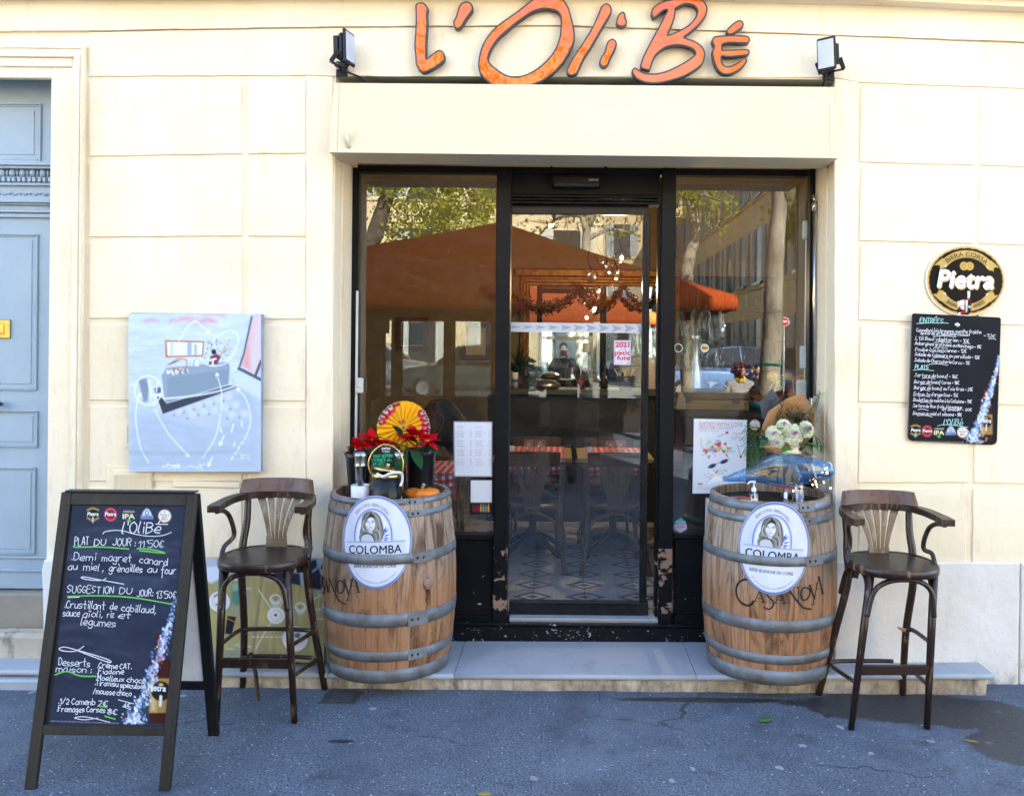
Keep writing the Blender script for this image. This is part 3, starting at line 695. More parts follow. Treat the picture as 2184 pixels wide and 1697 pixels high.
for x0, x1 in ((762, 1055), (1438, 1724)):
 g_ = MB(); pbox(g_, x0 + .3, 371.5, x1 - .3, 1138.8, YF + .022, YF + .028, 0, 0); g_.build('window_pane', glass, sf)
dl = MB(); YL = .385
pbox(dl, 1086, 436, 1383, 457, YL, YL + .045); pbox(dl, 1086, 1283, 1383, 1311, YL, YL + .045); pbox(dl, 1368, 457.2, 1383, 1282.8, YL, YL + .045); pbox(dl, 1084, 457.2, 1087, 1282.8, YL, YL + .045)
pbox(dl, 1087.2, 1284, 1367.8, 1289, YL - .01, YL - .0003); pbox(dl, 1371, 457.2, 1376, 1282.8, YL - .006, YL - .0003)
leaf = dl.build('sliding_door', M('black_door_paint', (.005, .0055, .0065), .3, col2=(.016, .016, .017), vs=14), sf)
g_ = MB(); pbox(g_, 1087.3, 457.3, 1367.7, 1282.7, YL + .018, YL + .024, 0, 0); attach(g_.build('door_pane', glass), leaf)
dp = MB(); pbox(dp, 1400, 436, 1407.8, 1328, YL - .01, .45); dp.build('door_post', chip_post, sf)
th = MB(); pbox(th, 1086, 1320, 1407, 1330.5, YF - .02, .48); zt = P(1240, 1320, YF - .02).z
for a, b in ((1086, 1194.5), (1196, 1317), (1318.5, 1407)):
 th.box(P(a, 1320, YF - .02).x, P(b, 1320, YF - .02).x, YF - .018, .52, zt, zt + .004, 1, .001)
th.build('threshold', [M('aluminium_sill', (.5, .5, .5), .4, .6), marble], sf)
ZF = zt + .002
ob = MB(); pbox(ob, 1177, 373, 1281, 399, YF - .045, YF + .0095, 0, .012); pbox(ob, 1182, 389, 1278, 398, YF - .052, YF - .0455, 0, .003); MBt = ob
printed(ob, YP(YF - .046), 'PORTALP', 1256, 386, 1276, 386, 4.2, .01, 0, 1)
tag(ob.build('door_sensor', [M('black_plastic', (.012, .013, .016), .25), M('pale_print', (.6, .62, .65), .5)]), 'black motion sensor above the sliding glass door', 'sensor')
sx = thing('shutter_box', 'long cream metal shutter box across the top of the shopfront', 'shutter box', (.11, 0, 2.9))
def quadbox(mb, tl, tr, br, bl, yt, yb_, yback, mi=0):
 f = [P(*tl, yt), P(*tr, yt), P(*br, yb_), P(*bl, yb_)]; k = [Vector((p.x, yback, p.z)) for p in f]
 mb.add(f + k, [(0, 1, 2, 3), (7, 6, 5, 4), (0, 4, 5, 1), (1, 5, 6, 2), (2, 6, 7, 3), (3, 7, 4, 0)], mi)
qb = MB(); quadbox(qb, (724, 177.2), (1768, 185.8), (1771, 337.2), (719, 325.3), -.06, -.107, .16); qb.build('front_panel', box_cream, sx)
qb = MB(); quadbox(qb, (712, 177), (723.6, 177.1), (718.5, 325.2), (702, 325), -.062, -.109, .16); qb.build('end_cap', box_cream, sx)
qb = MB(); quadbox(qb, (1768.4, 185.8), (1780, 186), (1787.5, 337.6), (1771.5, 337.3), -.062, -.109, .16); qb.build('end_cap', box_cream, sx)
qb = MB(); pbox(qb, 735, 280, 756, 319, -.101, -.085, 0, .002); a = P(741, 292, -.11); qb.tube([(a.x - .008, -.125, a.z + .01), (a.x, -.112, a.z - .02), (a.x + .006, -.102, a.z - .055)], .011, 12); qb.build('crank_socket', box_cream, sx)
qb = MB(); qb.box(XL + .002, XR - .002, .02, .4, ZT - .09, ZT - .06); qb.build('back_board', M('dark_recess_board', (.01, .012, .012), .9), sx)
rb2 = MB(); p0, p1 = P(1737, 440, .30), P(1737, 845, .30); rb2.tube([p0, p1], .0085, 12); rb2.tube([p0 + Vector((0, 0, .03)), p0 + Vector((0, .0, -.03))], .0125, 10); rb2.tube([p0 + Vector((0, 0, .03)), p0 + Vector((0, .02, .07)), p0 + Vector((0, .035, .05))], .006, 8)
rb2.box(p1.x - .02, p1.x + .015, .29, .34, p1.z - .06, p1.z - .01, 0, .004)
tag(rb2.build('shutter_crank', steel), 'slim steel crank tube hanging in front of the frame at the right window', 'crank')
def smallbox(name, label, cat, x0, y0, x1, y1, yf, yb, mat, bev=.004, extra=None):
 q = MB(); pbox(q, x0, y0, x1, y1, yf, yb, 0, bev)
 if extra: extra(q)
 return tag(q.build(name, mat if isinstance(mat, list) else [mat]), label, cat)
smallbox('alarm_box', 'white rounded alarm box high in the right window', 'alarm box', 1713, 470, 1726, 511, .405, .43, whiteplastic, .008)
smallbox('cable_trunking', 'white plastic trunking strip running down the right window edge', 'trunking', 1717, 511.5, 1726, 892, .415, .43, whiteplastic, .002)
def ribs(q):
 for k in range(10): pbox(q, 1702, 815 + k * 6, 1722, 818 + k * 6, .385, .3995, 0, .001)
smallbox('ventilator', 'white ribbed ventilator at the bottom of the right window trunking', 'ventilator', 1700, 810, 1722, 873, .40, .43, whiteplastic, .006, ribs)
def sock(q):
 for k in range(4): pbox(q, 1711 + (k % 2) * 6, 746 + k * 9, 1715 + (k % 2) * 6, 751 + k * 9, .401, .4045, 0, .001)
smallbox('socket_strip', 'white socket strip fixed half way up the right window trunking', 'socket strip', 1706, 738, 1723, 786, .405, .4145, whiteplastic, .004, sock)
smallbox('switch_box', 'pale grey switch box on the left window frame', 'switch box', 757, 806, 773, 838, .315, .349, whiteplastic, .005, lambda q: pbox(q, 762, 812, 769, 826, .308, .3145, 0, .003))
smallbox('cable_trunking', 'pale blue trunking strip beside the left window frame', 'trunking', 757, 620, 762, 1050, .34, .3495, whiteplastic, .002)
rm = MB(); YW = 4.2
rm.box(-3.0, 3.0, YW, YW + .1, ZF - .1, 3.75); rm.box(-3.0, -2.2, .44, YW, ZF - .1, 3.75); rm.box(2.25, 3.0, .44, YW, ZF - .1, 3.75)
rm.build('room_wall', M('beige_room_paint', '#8C7C62', .85, col2='#82735A'), bld)
rm = MB(); rm.box(-3.0, 3.0, .44, YW, 3.45, 3.5); rm.build('ceiling', M('ceiling_paint', '#C9BEA8', .9), bld)
def tiles():
 m, t, b = _new('patterned_floor_tiles'); se = N(t, 'ShaderNodeSeparateXYZ'); L(t, coord(t), se.inputs[0])
 def fr(i, s_, o): return math_(t, 'FRACT', math_(t, 'DIVIDE', math_(t, 'ADD', se.outputs[i], o), s_))
 du = math_(t, 'SUBTRACT', .5, math_(t, 'ABSOLUTE', math_(t, 'SUBTRACT', fr(0, .325, 20.0 - .005), .5)))
 dv = math_(t, 'SUBTRACT', .5, math_(t, 'ABSOLUTE', math_(t, 'SUBTRACT', fr(1, .26, 20.05), .5)))
 s = math_(t, 'ADD', du, dv)
 lt, dk = (.42, .42, .45), (.07, .07, .08)
 fl = N(t, 'ShaderNodeTexVoronoi'); fl.inputs['Scale'].default_value = 3.2
 cb = N(t, 'ShaderNodeCombineXYZ'); L(t, math_(t, 'MULTIPLY', du, 4), cb.inputs[0]); L(t, math_(t, 'MULTIPLY', dv, 4), cb.inputs[1]); L(t, cb.outputs[0], fl.inputs['Vector'])
 c = mixc(t, ramp(t, fl.outputs['Distance'], [(.25, (0, 0, 0)), (.32, (1, 1, 1))]), (.25, .24, .26), lt)
 c = mixc(t, math_(t, 'LESS_THAN', s, .40), c, dk); c = mixc(t, math_(t, 'LESS_THAN', s, .27), c, (.48, .48, .50)); c = mixc(t, math_(t, 'LESS_THAN', s, .13), c, (.10, .10, .11))
 c = mixc(t, math_(t, 'LESS_THAN', du, .006), c, (.02, .02, .02))
 L(t, c, b.inputs['Base Color']); b.inputs['Roughness'].default_value = .35
 return m
fl_ = MB(); fl_.box(-3, 3, .46, YW, ZF - .1, ZF); fl_.build('tiled_floor', tiles(), bld)
charcoal = M('charcoal_counter_paint', (.022, .024, .023), .5, col2=(.015, .017, .016))
darkwood = M('dark_bentwood', (.055, .030, .017), .35, col2=(.11, .062, .033), vs=14, stretch=(1, 1, .3), coat=.2)
ctr = thing('bar_counter', 'long charcoal bar counter across the room behind the glass door', 'bar counter', (.7, 3.1, ZF))
ZC = 1.385
q = MB(); q.box(-.66, 2.2, 2.98, 3.35, ZF, ZC - .05); q.build('counter_body', charcoal, ctr)
q = MB(); q.box(-.72, 2.22, 2.93, 3.4, ZC - .0495, ZC, 0, .006); q.build('counter_top', M('slate_top', (.06, .065, .065), .3), ctr)
def ib(name, label, cat, fn, mats, group=None):
 q = MB(); fn(q); return tag(q.build(name, mats), label, cat, group)
gold = M('old_gold_leaf', (.42, .22, .05), .42, .7, col2=(.16, .075, .02), vs=22, bmp=.3, bs=50)
mir = thing('bar_mirror', 'wide wall mirror in a heavy gold frame behind the bar', 'mirror', (.3, YW, 1.8))
a, b = P(1128, 838, YW - .05), P(1420, 612, YW - .05); fw = .095
q = MB()
for k, (w_, h) in enumerate(((0, .05), (.03, .075), (.06, .045))):
 q.box(a.x - fw + w_, b.x + fw - w_, YW - h, YW - .001, b.z + fw - w_ - .03, b.z + fw - w_, 0, .006); q.box(a.x - fw + w_, b.x + fw - w_, YW - h, YW - .001, a.z - fw + w_, a.z - fw + w_ + .03, 0, .006)
 q.box(a.x - fw + w_, a.x - fw + w_ + .03, YW - h, YW - .001, a.z - fw + w_ + .031, b.z + fw - w_ - .031, 0, .006); q.box(b.x + fw - w_ - .03, b.x + fw - w_, YW - h, YW - .001, a.z - fw + w_ + .031, b.z + fw - w_ - .031, 0, .006)
q.box(a.x - fw - .05, b.x + fw + .05, YW - .09, YW, b.z + fw + .001, b.z + fw + .075, 0, .01)
q.build('frame', gold, mir)
mm, t_, b_ = _new('mirror_silver'); b_.inputs['Metallic'].default_value = 1; b_.inputs['Roughness'].default_value = .015; b_.inputs['Base Color'].default_value = (.95, .96, .95, 1)
q = MB(); q.box(a.x, b.x, YW - .02, YW - .012, a.z, b.z); q.build('mirror_glass', mm, mir)
def garland(q):
 for s0, s1 in ((1075, 1240), (1240, 1330), (1330, 1425)):
  for k in range(int((s1 - s0) * 1.5)):
   t = random.random(); x = s0 + (s1 - s0) * t; y = 612 + 40 * (1 - (2 * t - 1) ** 2) + random.gauss(0, 6)
   p = P(x, y, 3.75 + random.uniform(-.05, .05)); u = Vector((random.gauss(0, 1), random.gauss(0, 1), random.gauss(0, 1))).normalized() * random.uniform(.02, .04); v = u.orthogonal().normalized() * .012
   q.add([p - u, p + v, p + u, p - v], [(0, 1, 2, 3)], 0 if random.random() < .85 else 1)
  q.tube([P(s0 + (s1 - s0) * i / 8, 612 + 40 * (1 - (2 * i / 8 - 1) ** 2), 3.75) for i in range(9)], .008, 6, 0)
ib('christmas_garland', 'dark tinsel garland with gold glints hung across the gold mirror', 'garland', garland, [M('tinsel_green', (.03, .04, .025), .4), M('tinsel_gold', (.7, .45, .12), .25, .8)])
bub = clear('bubble_glass', .2, .9, (.82, .77, .72))
lamp = thing('bubble_lamp', 'pendant lamp of a cluster of clear glass globes with one lit bulb', 'lamp', P(1295, 560, 2.2))
lit = M('lit_bulb', (1, .8, .5), .5, emit=(1, .62, .25), es=3.)
cord = MB(); c0 = P(1250, 575, 2.2)
for gx, gy, gr in ((1326, 550, 16), (1262, 588, 14.5), (1296, 573, 14), (1316, 587, 14), (1303, 545, 11), (1282, 553, 11), (1244, 601, 1)):
 if gr < 2: continue
 p = P(gx, gy, 2.2 + random.uniform(-.06, .06)); r = gr / 1800 * 6.7
 g = MB(); g.ball(p, r, 20, 12); o = g.build('globe', bub, lamp)
 s = MB(); s.tube([p + Vector((0, 0, r * 1.05)), p + Vector((0, 0, r * .45))], .018, 10); attach(s.build('socket', black_paint), o)
 if gx == 1326: s = MB(); s.ball(p, (.014, .014, .02)); attach(s.build('bulb', lit), o)
 cord.tube(catmull([p + Vector((0, 0, r)), p + Vector((-.03, 0, r + .12)), Vector((P(1290, 480, 2.2).x, 2.2, 3.0)), Vector((P(1290, 480, 2.2).x, 2.2, 3.45))], 5), .006, 6)
cord.build('cord', black_paint, lamp)
pl_ = bpy.data.lights.new('bulb_light', 'POINT'); pl_.energy = 7; pl_.color = (1, .68, .36); pl_.shadow_soft_size = .03; pl_.specular_factor = .05
po = bpy.data.objects.new('bulb_light', pl_); C.objects.link(po); po.location = P(1310, 612, 2.1)
attach(po, lamp)
lamp2 = thing('ceiling_spot', 'small lit ceiling spot seen above the big parasol reflection', 'spotlight', P(1175, 478, 2.0))
q = MB(); p = P(1175, 478, 2.0); q.lathe([(.0, .0), (.035, 0), (.04, .05), (.02, .09), (.012, .10)], p, 16); q.tube([p + Vector((0, 0, .1)), Vector((p.x, p.y, 3.45))], .008, 8); q.build('housing', black_paint, lamp2)
q = MB(); q.ball(p + Vector((0, -.01, -.01)), (.02, .02, .014)); q.build('bulb', lit, lamp2)
def check_mat():
 m, t, b = _new('red_checked_cloth'); se = N(t, 'ShaderNodeSeparateXYZ'); L(t, coord(t), se.inputs[0])
 def st(i): return math_(t, 'GREATER_THAN', math_(t, 'FRACT', math_(t, 'MULTIPLY', se.outputs[i], 22)), .55)
 zz = math_(t, 'ADD', se.outputs[1], se.outputs[2]); c2 = N(t, 'ShaderNodeCombineXYZ')
 sy = math_(t, 'GREATER_THAN', math_(t, 'FRACT', math_(t, 'MULTIPLY', zz, 22)), .55)
 s = math_(t, 'MULTIPLY', math_(t, 'ADD', st(0), sy), .5)
 L(t, ramp(t, s, [(.1, (.50, .02, .03)), (.5, (.55, .10, .11)), (.9, (.75, .70, .68))]), b.inputs['Base Color']); t.nodes[-1].color_ramp.interpolation = 'CONSTANT' if hasattr(t.nodes[-1], 'color_ramp') else None
 b.inputs['Roughness'].default_value = .8; return m
try: checked = check_mat()
except Exception: checked = M('red_checked_cloth', (.5, .05, .05), .8)
pine = M('pale_pine_table', '#A08B5E', .5, col2='#8A744A', vs=6, stretch=(.3, 4, 4))
ZT_ = ZF + .755
def table(x0, x1, y0, y1, label, bare=False):
 tb = thing('bistro_table', label, 'table', ((x0 + x1) / 2, (y0 + y1) / 2, ZF), 'bistro tables inside')
 q = MB(); q.box(x0, x1, y0, y1, ZT_ - .035, ZT_, 0, .004); q.build('table_top', pine, tb)
 q = MB(); c = Vector(((x0 + x1) / 2, (y0 + y1) / 2, ZF)); q.lathe([(.035, .12), (.05, .16), (.028, .2), (.028, .6), (.05, .68), (.2, .715)], c, 16); q.lathe([(.09, .05), (.075, .12), (.03, .14)], c, 16)
 for k in range(4):
  a_ = PI / 4 + k * PI / 2; d = Vector((math.cos(a_), math.sin(a_), 0)); q.tube([c + d * .04 + Vector((0, 0, .13)), c + d * .16 + Vector((0, 0, .09)), c + d * .27 + Vector((0, 0, .03))], [.026, .02, .022], 8)
 q.build('cast_base', M('cast_iron', (.02, .02, .022), .45), tb); return tb
table(-.50, .075, 1.55, 2.17, 'pale pine bistro table inside, set behind the chair at the left of the glass door'); table(.114, .665, 1.55, 2.17, 'pale pine bistro table inside, set behind the chair at the right of the glass door'); table(-1.25, -.66, .78, 1.32, 'pine bistro table inside the left window under a hanging checked cloth corner')
def runner(x0, x1, y0, y1, drop, label):
 q = MB()
 pr = [(y0 - .004, ZT_ - drop), (y0 - .004, ZT_ + .003), (y0 + .01, ZT_ + .006), (y1 - .01, ZT_ + .006), (y1 + .004, ZT_ + .002), (y1 + .004, ZT_ - .1)]
 def fn(u, v):
  i = min(int(v * 5), 4); t = v * 5 - i; a_, b_ = pr[i], pr[i + 1]; y = a_[0] + (b_[0] - a_[0]) * t; z = a_[1] + (b_[1] - a_[1]) * t
  w_ = .006 * math.sin(u * 17 + v * 3) * (1 if v < .2 else 0); return (x0 + (x1 - x0) * u + (.012 * (1 - v * 5) if v < .2 else 0), y + w_, z)
 q.grid(fn, 24, 25); o = q.build('table_runner', checked); s_ = o.modifiers.new('thick', 'SOLIDIFY'); s_.thickness = .002
 return tag(o, label, 'table runner', 'red checked table runners')
runner(-.46, .02, 1.55, 2.17, .115, 'red and white checked runner on the table at the left of the glass door'); runner(.175, .60, 1.55, 2.17, .12, 'red and white checked runner on the table at the right of the glass door'); runner(-1.2, -.668, .78, 1.32, .17, 'red and white checked cloth hanging off the table inside the left window')
tumbler = clear('tumbler_glass', .12, .95, (.94, .95, .95))
def glass_at(px, label, h=.1, r=.04, y=1.75, z=None, px_d=None):
 p = P(px, 900, y); z = z or ZT_ + .007; q = MB(); q.lathe([(0, .004), (r * .72, .004), (r, h), (r * .93, h), (r * .66, .012), (0, .012)], (p.x, y, z), 18)
 return tag(q.build('drinking_glass', tumbler), label, 'glass', 'clear glasses on the bistro tables')
for px, lb in ((1128, 'clear tumbler beside the salt shaker on the left checked table'), (1153, 'clear tumbler furthest right on the left checked table'), (1303, 'clear tumbler in the middle of the right checked table'), (1325, 'clear tumbler furthest right on the right checked table')):
 glass_at(px, lb)
for px, lb in ((1091, 'white topped salt shaker on the left checked table'), (1258, 'white filled salt shaker on the right checked table')):
 p = P(px, 900, 1.7); s_ = thing('salt_shaker', lb, 'salt shaker', (p.x, 1.7, ZT_ + .007)); q = MB(); q.lathe([(0, 0), (.026, 0), (.022, .05), (.013, .062), (0, .062)], (p.x, 1.7, ZT_ + .007), 14); q.build('jar', M('salt_white', (.75, .75, .74), .5), s_)
 q = MB(); q.lathe([(.014, .0625), (.015, .085), (.008, .095), (0, .095)], (p.x, 1.7, ZT_ + .007), 12); q.build('cap', black_paint, s_)
def bistro_chair(loc, label):
 ch = thing('bentwood_chair', label, 'chair', loc, 'bentwood chairs at the inside tables'); o = Vector(loc); V = lambda x, y, z: o + Vector((x, y, z))
 q = MB(); q.lathe([(0, .455), (.19, .455), (.2, .44), (.195, .415), (0, .415)], o, 24); q.build('seat', darkwood, ch)
 q = MB(); q.bar(catmull([V(-.26, .12, .72), V(-.25, -.1, .735), V(-.15, -.21, .745), (V(0, -.235, .75)), V(.15, -.21, .745), V(.25, -.1, .735), V(.26, .12, .72)], 5), .035, .03); q.bar(catmull([V(-.19, -.20, .79), V(0, -.245, .80), V(.19, -.20, .79)], 5), .02, .075); q.build('crest_rail', darkwood, ch)
 q = MB()
 for k in range(5):
  t = (k - 2) / 2; q.bar(catmull([V(t * .045, -.18, .44), V(t * .055, -.2, .54), V(t * .10, -.222, .735)], 5), [.02, .02, .021, .023, .025, .027, .029, .031, .033, .034, .035][:11], .01, up=(0, 1, 0))
 q.box(o.x - .06, o.x + .06, o.y - .195, o.y - .18, o.z + .40, o.z + .46, 0, .004); q.build('splat', darkwood, ch)
 for sx_ in (-1, 1):
  q = MB(); q.tube(catmull([V(sx_ * .21, -.215, .74), V(sx_ * .19, -.19, .45), V(sx_ * .2, -.22, .2), V(sx_ * .235, -.27, 0)], 5), [.016] * 16, 8); q.build('leg', darkwood, ch)
  q = MB(); q.tube([V(sx_ * .16, .14, .42), V(sx_ * .185, .19, 0)], [.018, .013], 8); q.build('leg', darkwood, ch)
 q = MB(); q.tube(catmull([V(-.2, -.2, .16), V(-.17, -.195, .33), V(0, -.19, .405), V(.17, -.195, .33), V(.2, -.2, .16)], 6), .010, 8); q.tube(catmull([V(.25, -.05, .72), V(.22, -.03, .62), V(.2, -.02, .47)], 5), .01, 8); q.tube(catmull([V(-.25, -.05, .72), V(-.22, -.03, .62), V(-.2, -.02, .47)], 5), .01, 8); q.build('brace', darkwood, ch)
 return ch
bistro_chair((-.20, 1.50, ZF), 'dark bentwood chair with slatted back behind the left of the glass door'); bistro_chair((.375, 1.50, ZF), 'dark bentwood chair with slatted back behind the right of the glass door')
bistro_chair((-.2, 2.42, ZF), 'dark bentwood chair on the far side of the left checked table'); bistro_chair((.375, 2.42, ZF), 'dark bentwood chair on the far side of the right checked table'); bistro_chair((-.93, 1.78, ZF), 'dark bentwood chair by the left window carrying the black jacket')
def jacket(q):
 rs = [(.0, .80), (.07, .785), (.10, .72), (.15, .62), (.21, .50), (.22, .34), (.17, .22)]
 c = P(936, 1000, 1.62)
 def fn(u, v):
  a_ = 2 * PI * u; i = min(int(v * 6), 5); t = v * 6 - i; r = rs[i][0] + (rs[i + 1][0] - rs[i][0]) * t; z = rs[i][1] + (rs[i + 1][1] - rs[i][1]) * t
  r *= 1 + .10 * math.sin(3 * a_ + 5 * v) + .05 * math.sin(7 * a_ + 2)
  return (c.x + r * 1.05 * math.cos(a_), 1.64 + r * .5 * math.sin(a_), ZF + .62 + z * .68)
 q.grid(fn, 36, 18)
ib('black_jacket', 'black padded jacket draped over the chair inside the left window', 'jacket', jacket, M('black_nylon', (.006, .006, .007), .55, bmp=.4, bs=14))
def picture(x0, y0, x1, y1, label, mat_w, fcol, pic):
 t = thing('framed_picture', label, 'picture', P((x0 + x1) / 2, (y0 + y1) / 2, YW)); a_, b_ = P(x0, y1, YW - .03), P(x1, y0, YW - .03); f_ = .045
 q = MB(); q.box(a_.x, b_.x, YW - .03, YW - .001, b_.z - f_, b_.z, 0, .004); q.box(a_.x, b_.x, YW - .03, YW - .001, a_.z, a_.z + f_, 0, .004); q.box(a_.x, a_.x + f_, YW - .03, YW - .001, a_.z + f_ + .001, b_.z - f_ - .001, 0, .004); q.box(b_.x - f_, b_.x, YW - .03, YW - .001, a_.z + f_ + .001, b_.z - f_ - .001, 0, .004); q.build('frame', fcol, t)
 q = MB(); q.box(a_.x + f_, b_.x - f_, YW - .012, YW - .002, a_.z + f_, b_.z - f_); q.box(a_.x + f_ + mat_w, b_.x - f_ - mat_w, YW - .016, YW - .0125, a_.z + f_ + mat_w, b_.z - f_ - mat_w, 1); q.build('print', [M('mount_card', '#C9C0AC', .8), pic], t)
wfr = M('walnut_frame', (.16, .07, .03), .4)
picture(845, 677, 914, 747, 'dark picture in a brown frame on the back wall in the left window', .012, wfr, M('dark_print', (.012, .016, .03), .5, col2=(.02, .03, .06), vs=4)); picture(984, 690, 1046, 766, 'black print with a wide pale mount beside the black post', .10, wfr, M('black_print', (.015, .014, .018), .5, col2=(.05, .03, .02), vs=5))
def on_bar(px, fn, name, label, cat, mats, y=3.12, group=None, z=None):
 p = P(px, 829, y); q = MB(); fn(q, Vector((p.x, y, (z or ZC) + .001))); return tag(q.build(name, mats), label, cat, group)
def bottle(h, r, k=.55): return lambda q, c: q.lathe([(0, 0), (r, 0), (r, h * k), (r * .35, h * (k + .2)), (r * .33, h), (0, h)], c, 14)
dkgl = M('dark_bottle_glass', (.012, .015, .012), .12, coat=.6); redgl = M('red_cordial', (.35, .01, .02), .15, coat=.5)
for i, (px, h, lb) in enumerate(((1122, .24, 'dark bottle standing at the left end of the bar by the tube'), (1214, .19, 'slim clear carafe on the bar before the mirror'), (1242, .16, 'dark corked bottle on the bar right of the carafe'), (1270, .15, 'small dark bottle before the gold mirror frame'), (1288, .15, 'small dark bottle right of the other small one on the bar'), (1328, .15, 'small black topped bottle beside the basket on the bar'))):
 on_bar(px, bottle(h, .03), 'bottle', lb, 'bottle', tumbler if i == 1 else dkgl, group='bottles on the bar')
def tumb(q, c): q.lathe([(0, .004), (.035, .004), (.05, .13), (.045, .13), (.03, .03), (0, .03)], c, 16, 0); q.lathe([(0, .008), (.031, .031), (.038, .085), (0, .085)], c, 16, 1)
on_bar(1238, tumb, 'drinking_glass', 'glass of red wine standing on the bar', 'glass', [tumbler, redgl], y=3.05); on_bar(1261, tumb, 'drinking_glass', 'faceted glass with a dark drink on the bar right of the red wine', 'glass', [tumbler, dkgl], y=3.05)
on_bar(1098, lambda q, c: (q.lathe([(0, 0), (.025, 0), (.03, .1), (.031, .14), (0, .14)], c, 14, 0), q.lathe([(.0285, .05), (.0315, .08)], c, 14, 1)), 'cream_tube', 'white and blue hand cream tube at the left end of the bar', 'tube', [whiteplastic, M('tube_blue', (.05, .15, .35), .4)])
on_bar(1166, lambda q, c: (q.lathe([(0, 0), (.1, 0), (.13, .02), (.11, .05), (.06, .075), (0, .08)], c, 20)), 'steel_dish', 'round steel dish with domed lid on the bar', 'dish', steel)
def basket(q, c):
 q.lathe([(0, 0), (.06, 0), (.09, .12), (.085, .12), (.055, .01)], c, 18, 0)
 for k in range(14): d = Vector((random.gauss(0, .03), random.gauss(0, .02), 0)); q.tube([c + d * .5 + Vector((0, 0, .03)), c + d * 2 + Vector((0, 0, .16 + random.random() * .04))], .006, 6, 1)
on_bar(1335, basket, 'straw_basket', 'wire basket of paper straws on the bar', 'basket', [M('wire_dark', (.05, .05, .05), .4, .6), M('paper_straw', (.55, .48, .34), .7)])
def plates(q, c):
 for k in range(17): q.lathe([(0, k * .017), (.11, k * .017 + .004), (.135, k * .017 + .013), (.13, k * .017 + .014), (0, k * .017 + .008)], c, 24)
on_bar(1383, plates, 'plate_stack', 'tall stack of white plates at the right end of the bar', 'plate stack', M('white_china', (.7, .7, .68), .25))
on_bar(1110, lambda q, c: (q.lathe([(0, 0), (.06, 0), (.075, .10), (0, .10)], c, 16, 0), [q.add([c + Vector((0, 0, .1)), c + Vector((random.gauss(0, .09), random.gauss(0, .06), random.uniform(.2, .42))), c + Vector((random.gauss(0, .06), 0, .16))], [(0, 1, 2)], 1) for _ in range(40)]), 'potted_plant', 'small dark plant in a terracotta pot at the left end of the bar', 'potted plant', [M('terracotta', (.35, .10, .05), .7), M('plant_dark', (.02, .04, .015), .6)], y=3.25)
cab = thing('black_cabinet', 'black cabinet standing inside the right window below the wooden chest', 'cabinet', (1.05, .6, ZF)); zc = P(1570, 876, .5).z
q = MB(); q.box(.72, 2.05, .50, .98, ZF, zc - .035, 0, .004); q.build('cabinet_body', M('black_lacquer', (.010, .012, .013), .35), cab); q = MB(); q.box(.70, 2.07, .49, 1.0, zc - .0345, zc, 0, .004); q.build('cabinet_top', M('black_lacquer_top', (.015, .017, .018), .3), cab)
che = thing('wooden_chest', 'worn flat wooden chest with brass latches lying on the black cabinet', 'chest', P(1525, 870, .55)); a_, b_ = P(1452, 873, .52), P(1598, 833, .52)
rust = M('worn_pine_chest', '#8A6A38', .7, col2='#5A4325', vs=18, stretch=(.25, 1, 1.6), bmp=.3, bs=40); zmid = zc + (.115) * .55
q = MB(); q.box(a_.x, b_.x, .52, .87, zc + .001, zmid - .003, 0, .004); q.build('chest_body', rust, che); q = MB(); q.box(a_.x - .003, b_.x + .003, .516, .874, zmid, zc + .125, 0, .006); q.build('chest_lid', M('worn_chest_lid', '#6E5531', .75, col2='#3F3222', vs=12, stretch=(.25, 1, 1)), che)
for px in (1466, 1570):
 q = MB(); p = P(px, 855, .51); q.box(p.x - .02, p.x + .02, .508, .5155, zmid - .02, zmid + .012, 0, .002); q.build('latch', darkmetal, che)
def bowl(q):
 p = P(1632, 868, .62); c = Vector((p.x, .62, zc + .001)); q.lathe([(0, 0), (.05, 0), (.11, .05), (.105, .052), (.045, .01)], c, 22, 0)
 for k in range(46): d = Vector((random.uniform(-.085, .085), random.uniform(-.085, .085), .05 + random.random() * .022)); q.tube(catmull([c + d, c + d + Vector((.014, .01, .012)), c + d + Vector((.03, 0, 0)), c + d + Vector((.012, -.012, .004))], 3), .0045, 5, 1 + (k % 3 == 0))
ib('snack_bowl', 'turquoise bowl heaped with pretzels beside the wooden chest', 'bowl', bowl, [M('turquoise_glaze', (.02, .30, .33), .3), M('pretzel', (.28, .10, .02), .6), M('pretzel_red', (.40, .04, .05), .6)])
fr = thing('fruit_basket', 'wire basket holding oranges, lemons and a lime in the right window', 'fruit basket', P(1683, 850, .8)); cfr = Vector((P(1682, 850, .8).x, .8, zc + .02))
q = MB()
for k in range(12): a0 = k * PI / 6; q.tube(catmull([cfr + Vector((.06 * math.cos(a0), .06 * math.sin(a0), 0)), cfr + Vector((.12 * math.cos(a0), .12 * math.sin(a0), .06)), cfr + Vector((.09 * math.cos(a0), .09 * math.sin(a0), .16))], 4), .003, 5)
q.lathe([(.088, .16), (.094, .163), (.088, .166)], cfr, 24); q.lathe([(0, -.018), (.08, -.018), (.07, .0), (0, 0)], cfr, 20); q.build('wire_bowl', steel, fr)
for dx, dy, dz, col in ((-.05, -.02, .14, 'lime'), (.0, .03, .165, 'lemon'), (.045, -.03, .14, 'orange'), (.09, .02, .15, 'orange'), (-.085, .03, .17, 'lemon'), (.02, -.06, .07, 'orange')):
 q = MB(); q.ball(cfr + Vector((dx, dy, dz)), (.04, .04, .037) if col != 'lemon' else (.045, .036, .036)); q.build(col, M(col + '_peel', {'lime': (.18, .30, .02), 'lemon': (.65, .42, .02), 'orange': (.70, .20, .01)}[col], .4, bmp=.15, bs=200), fr)
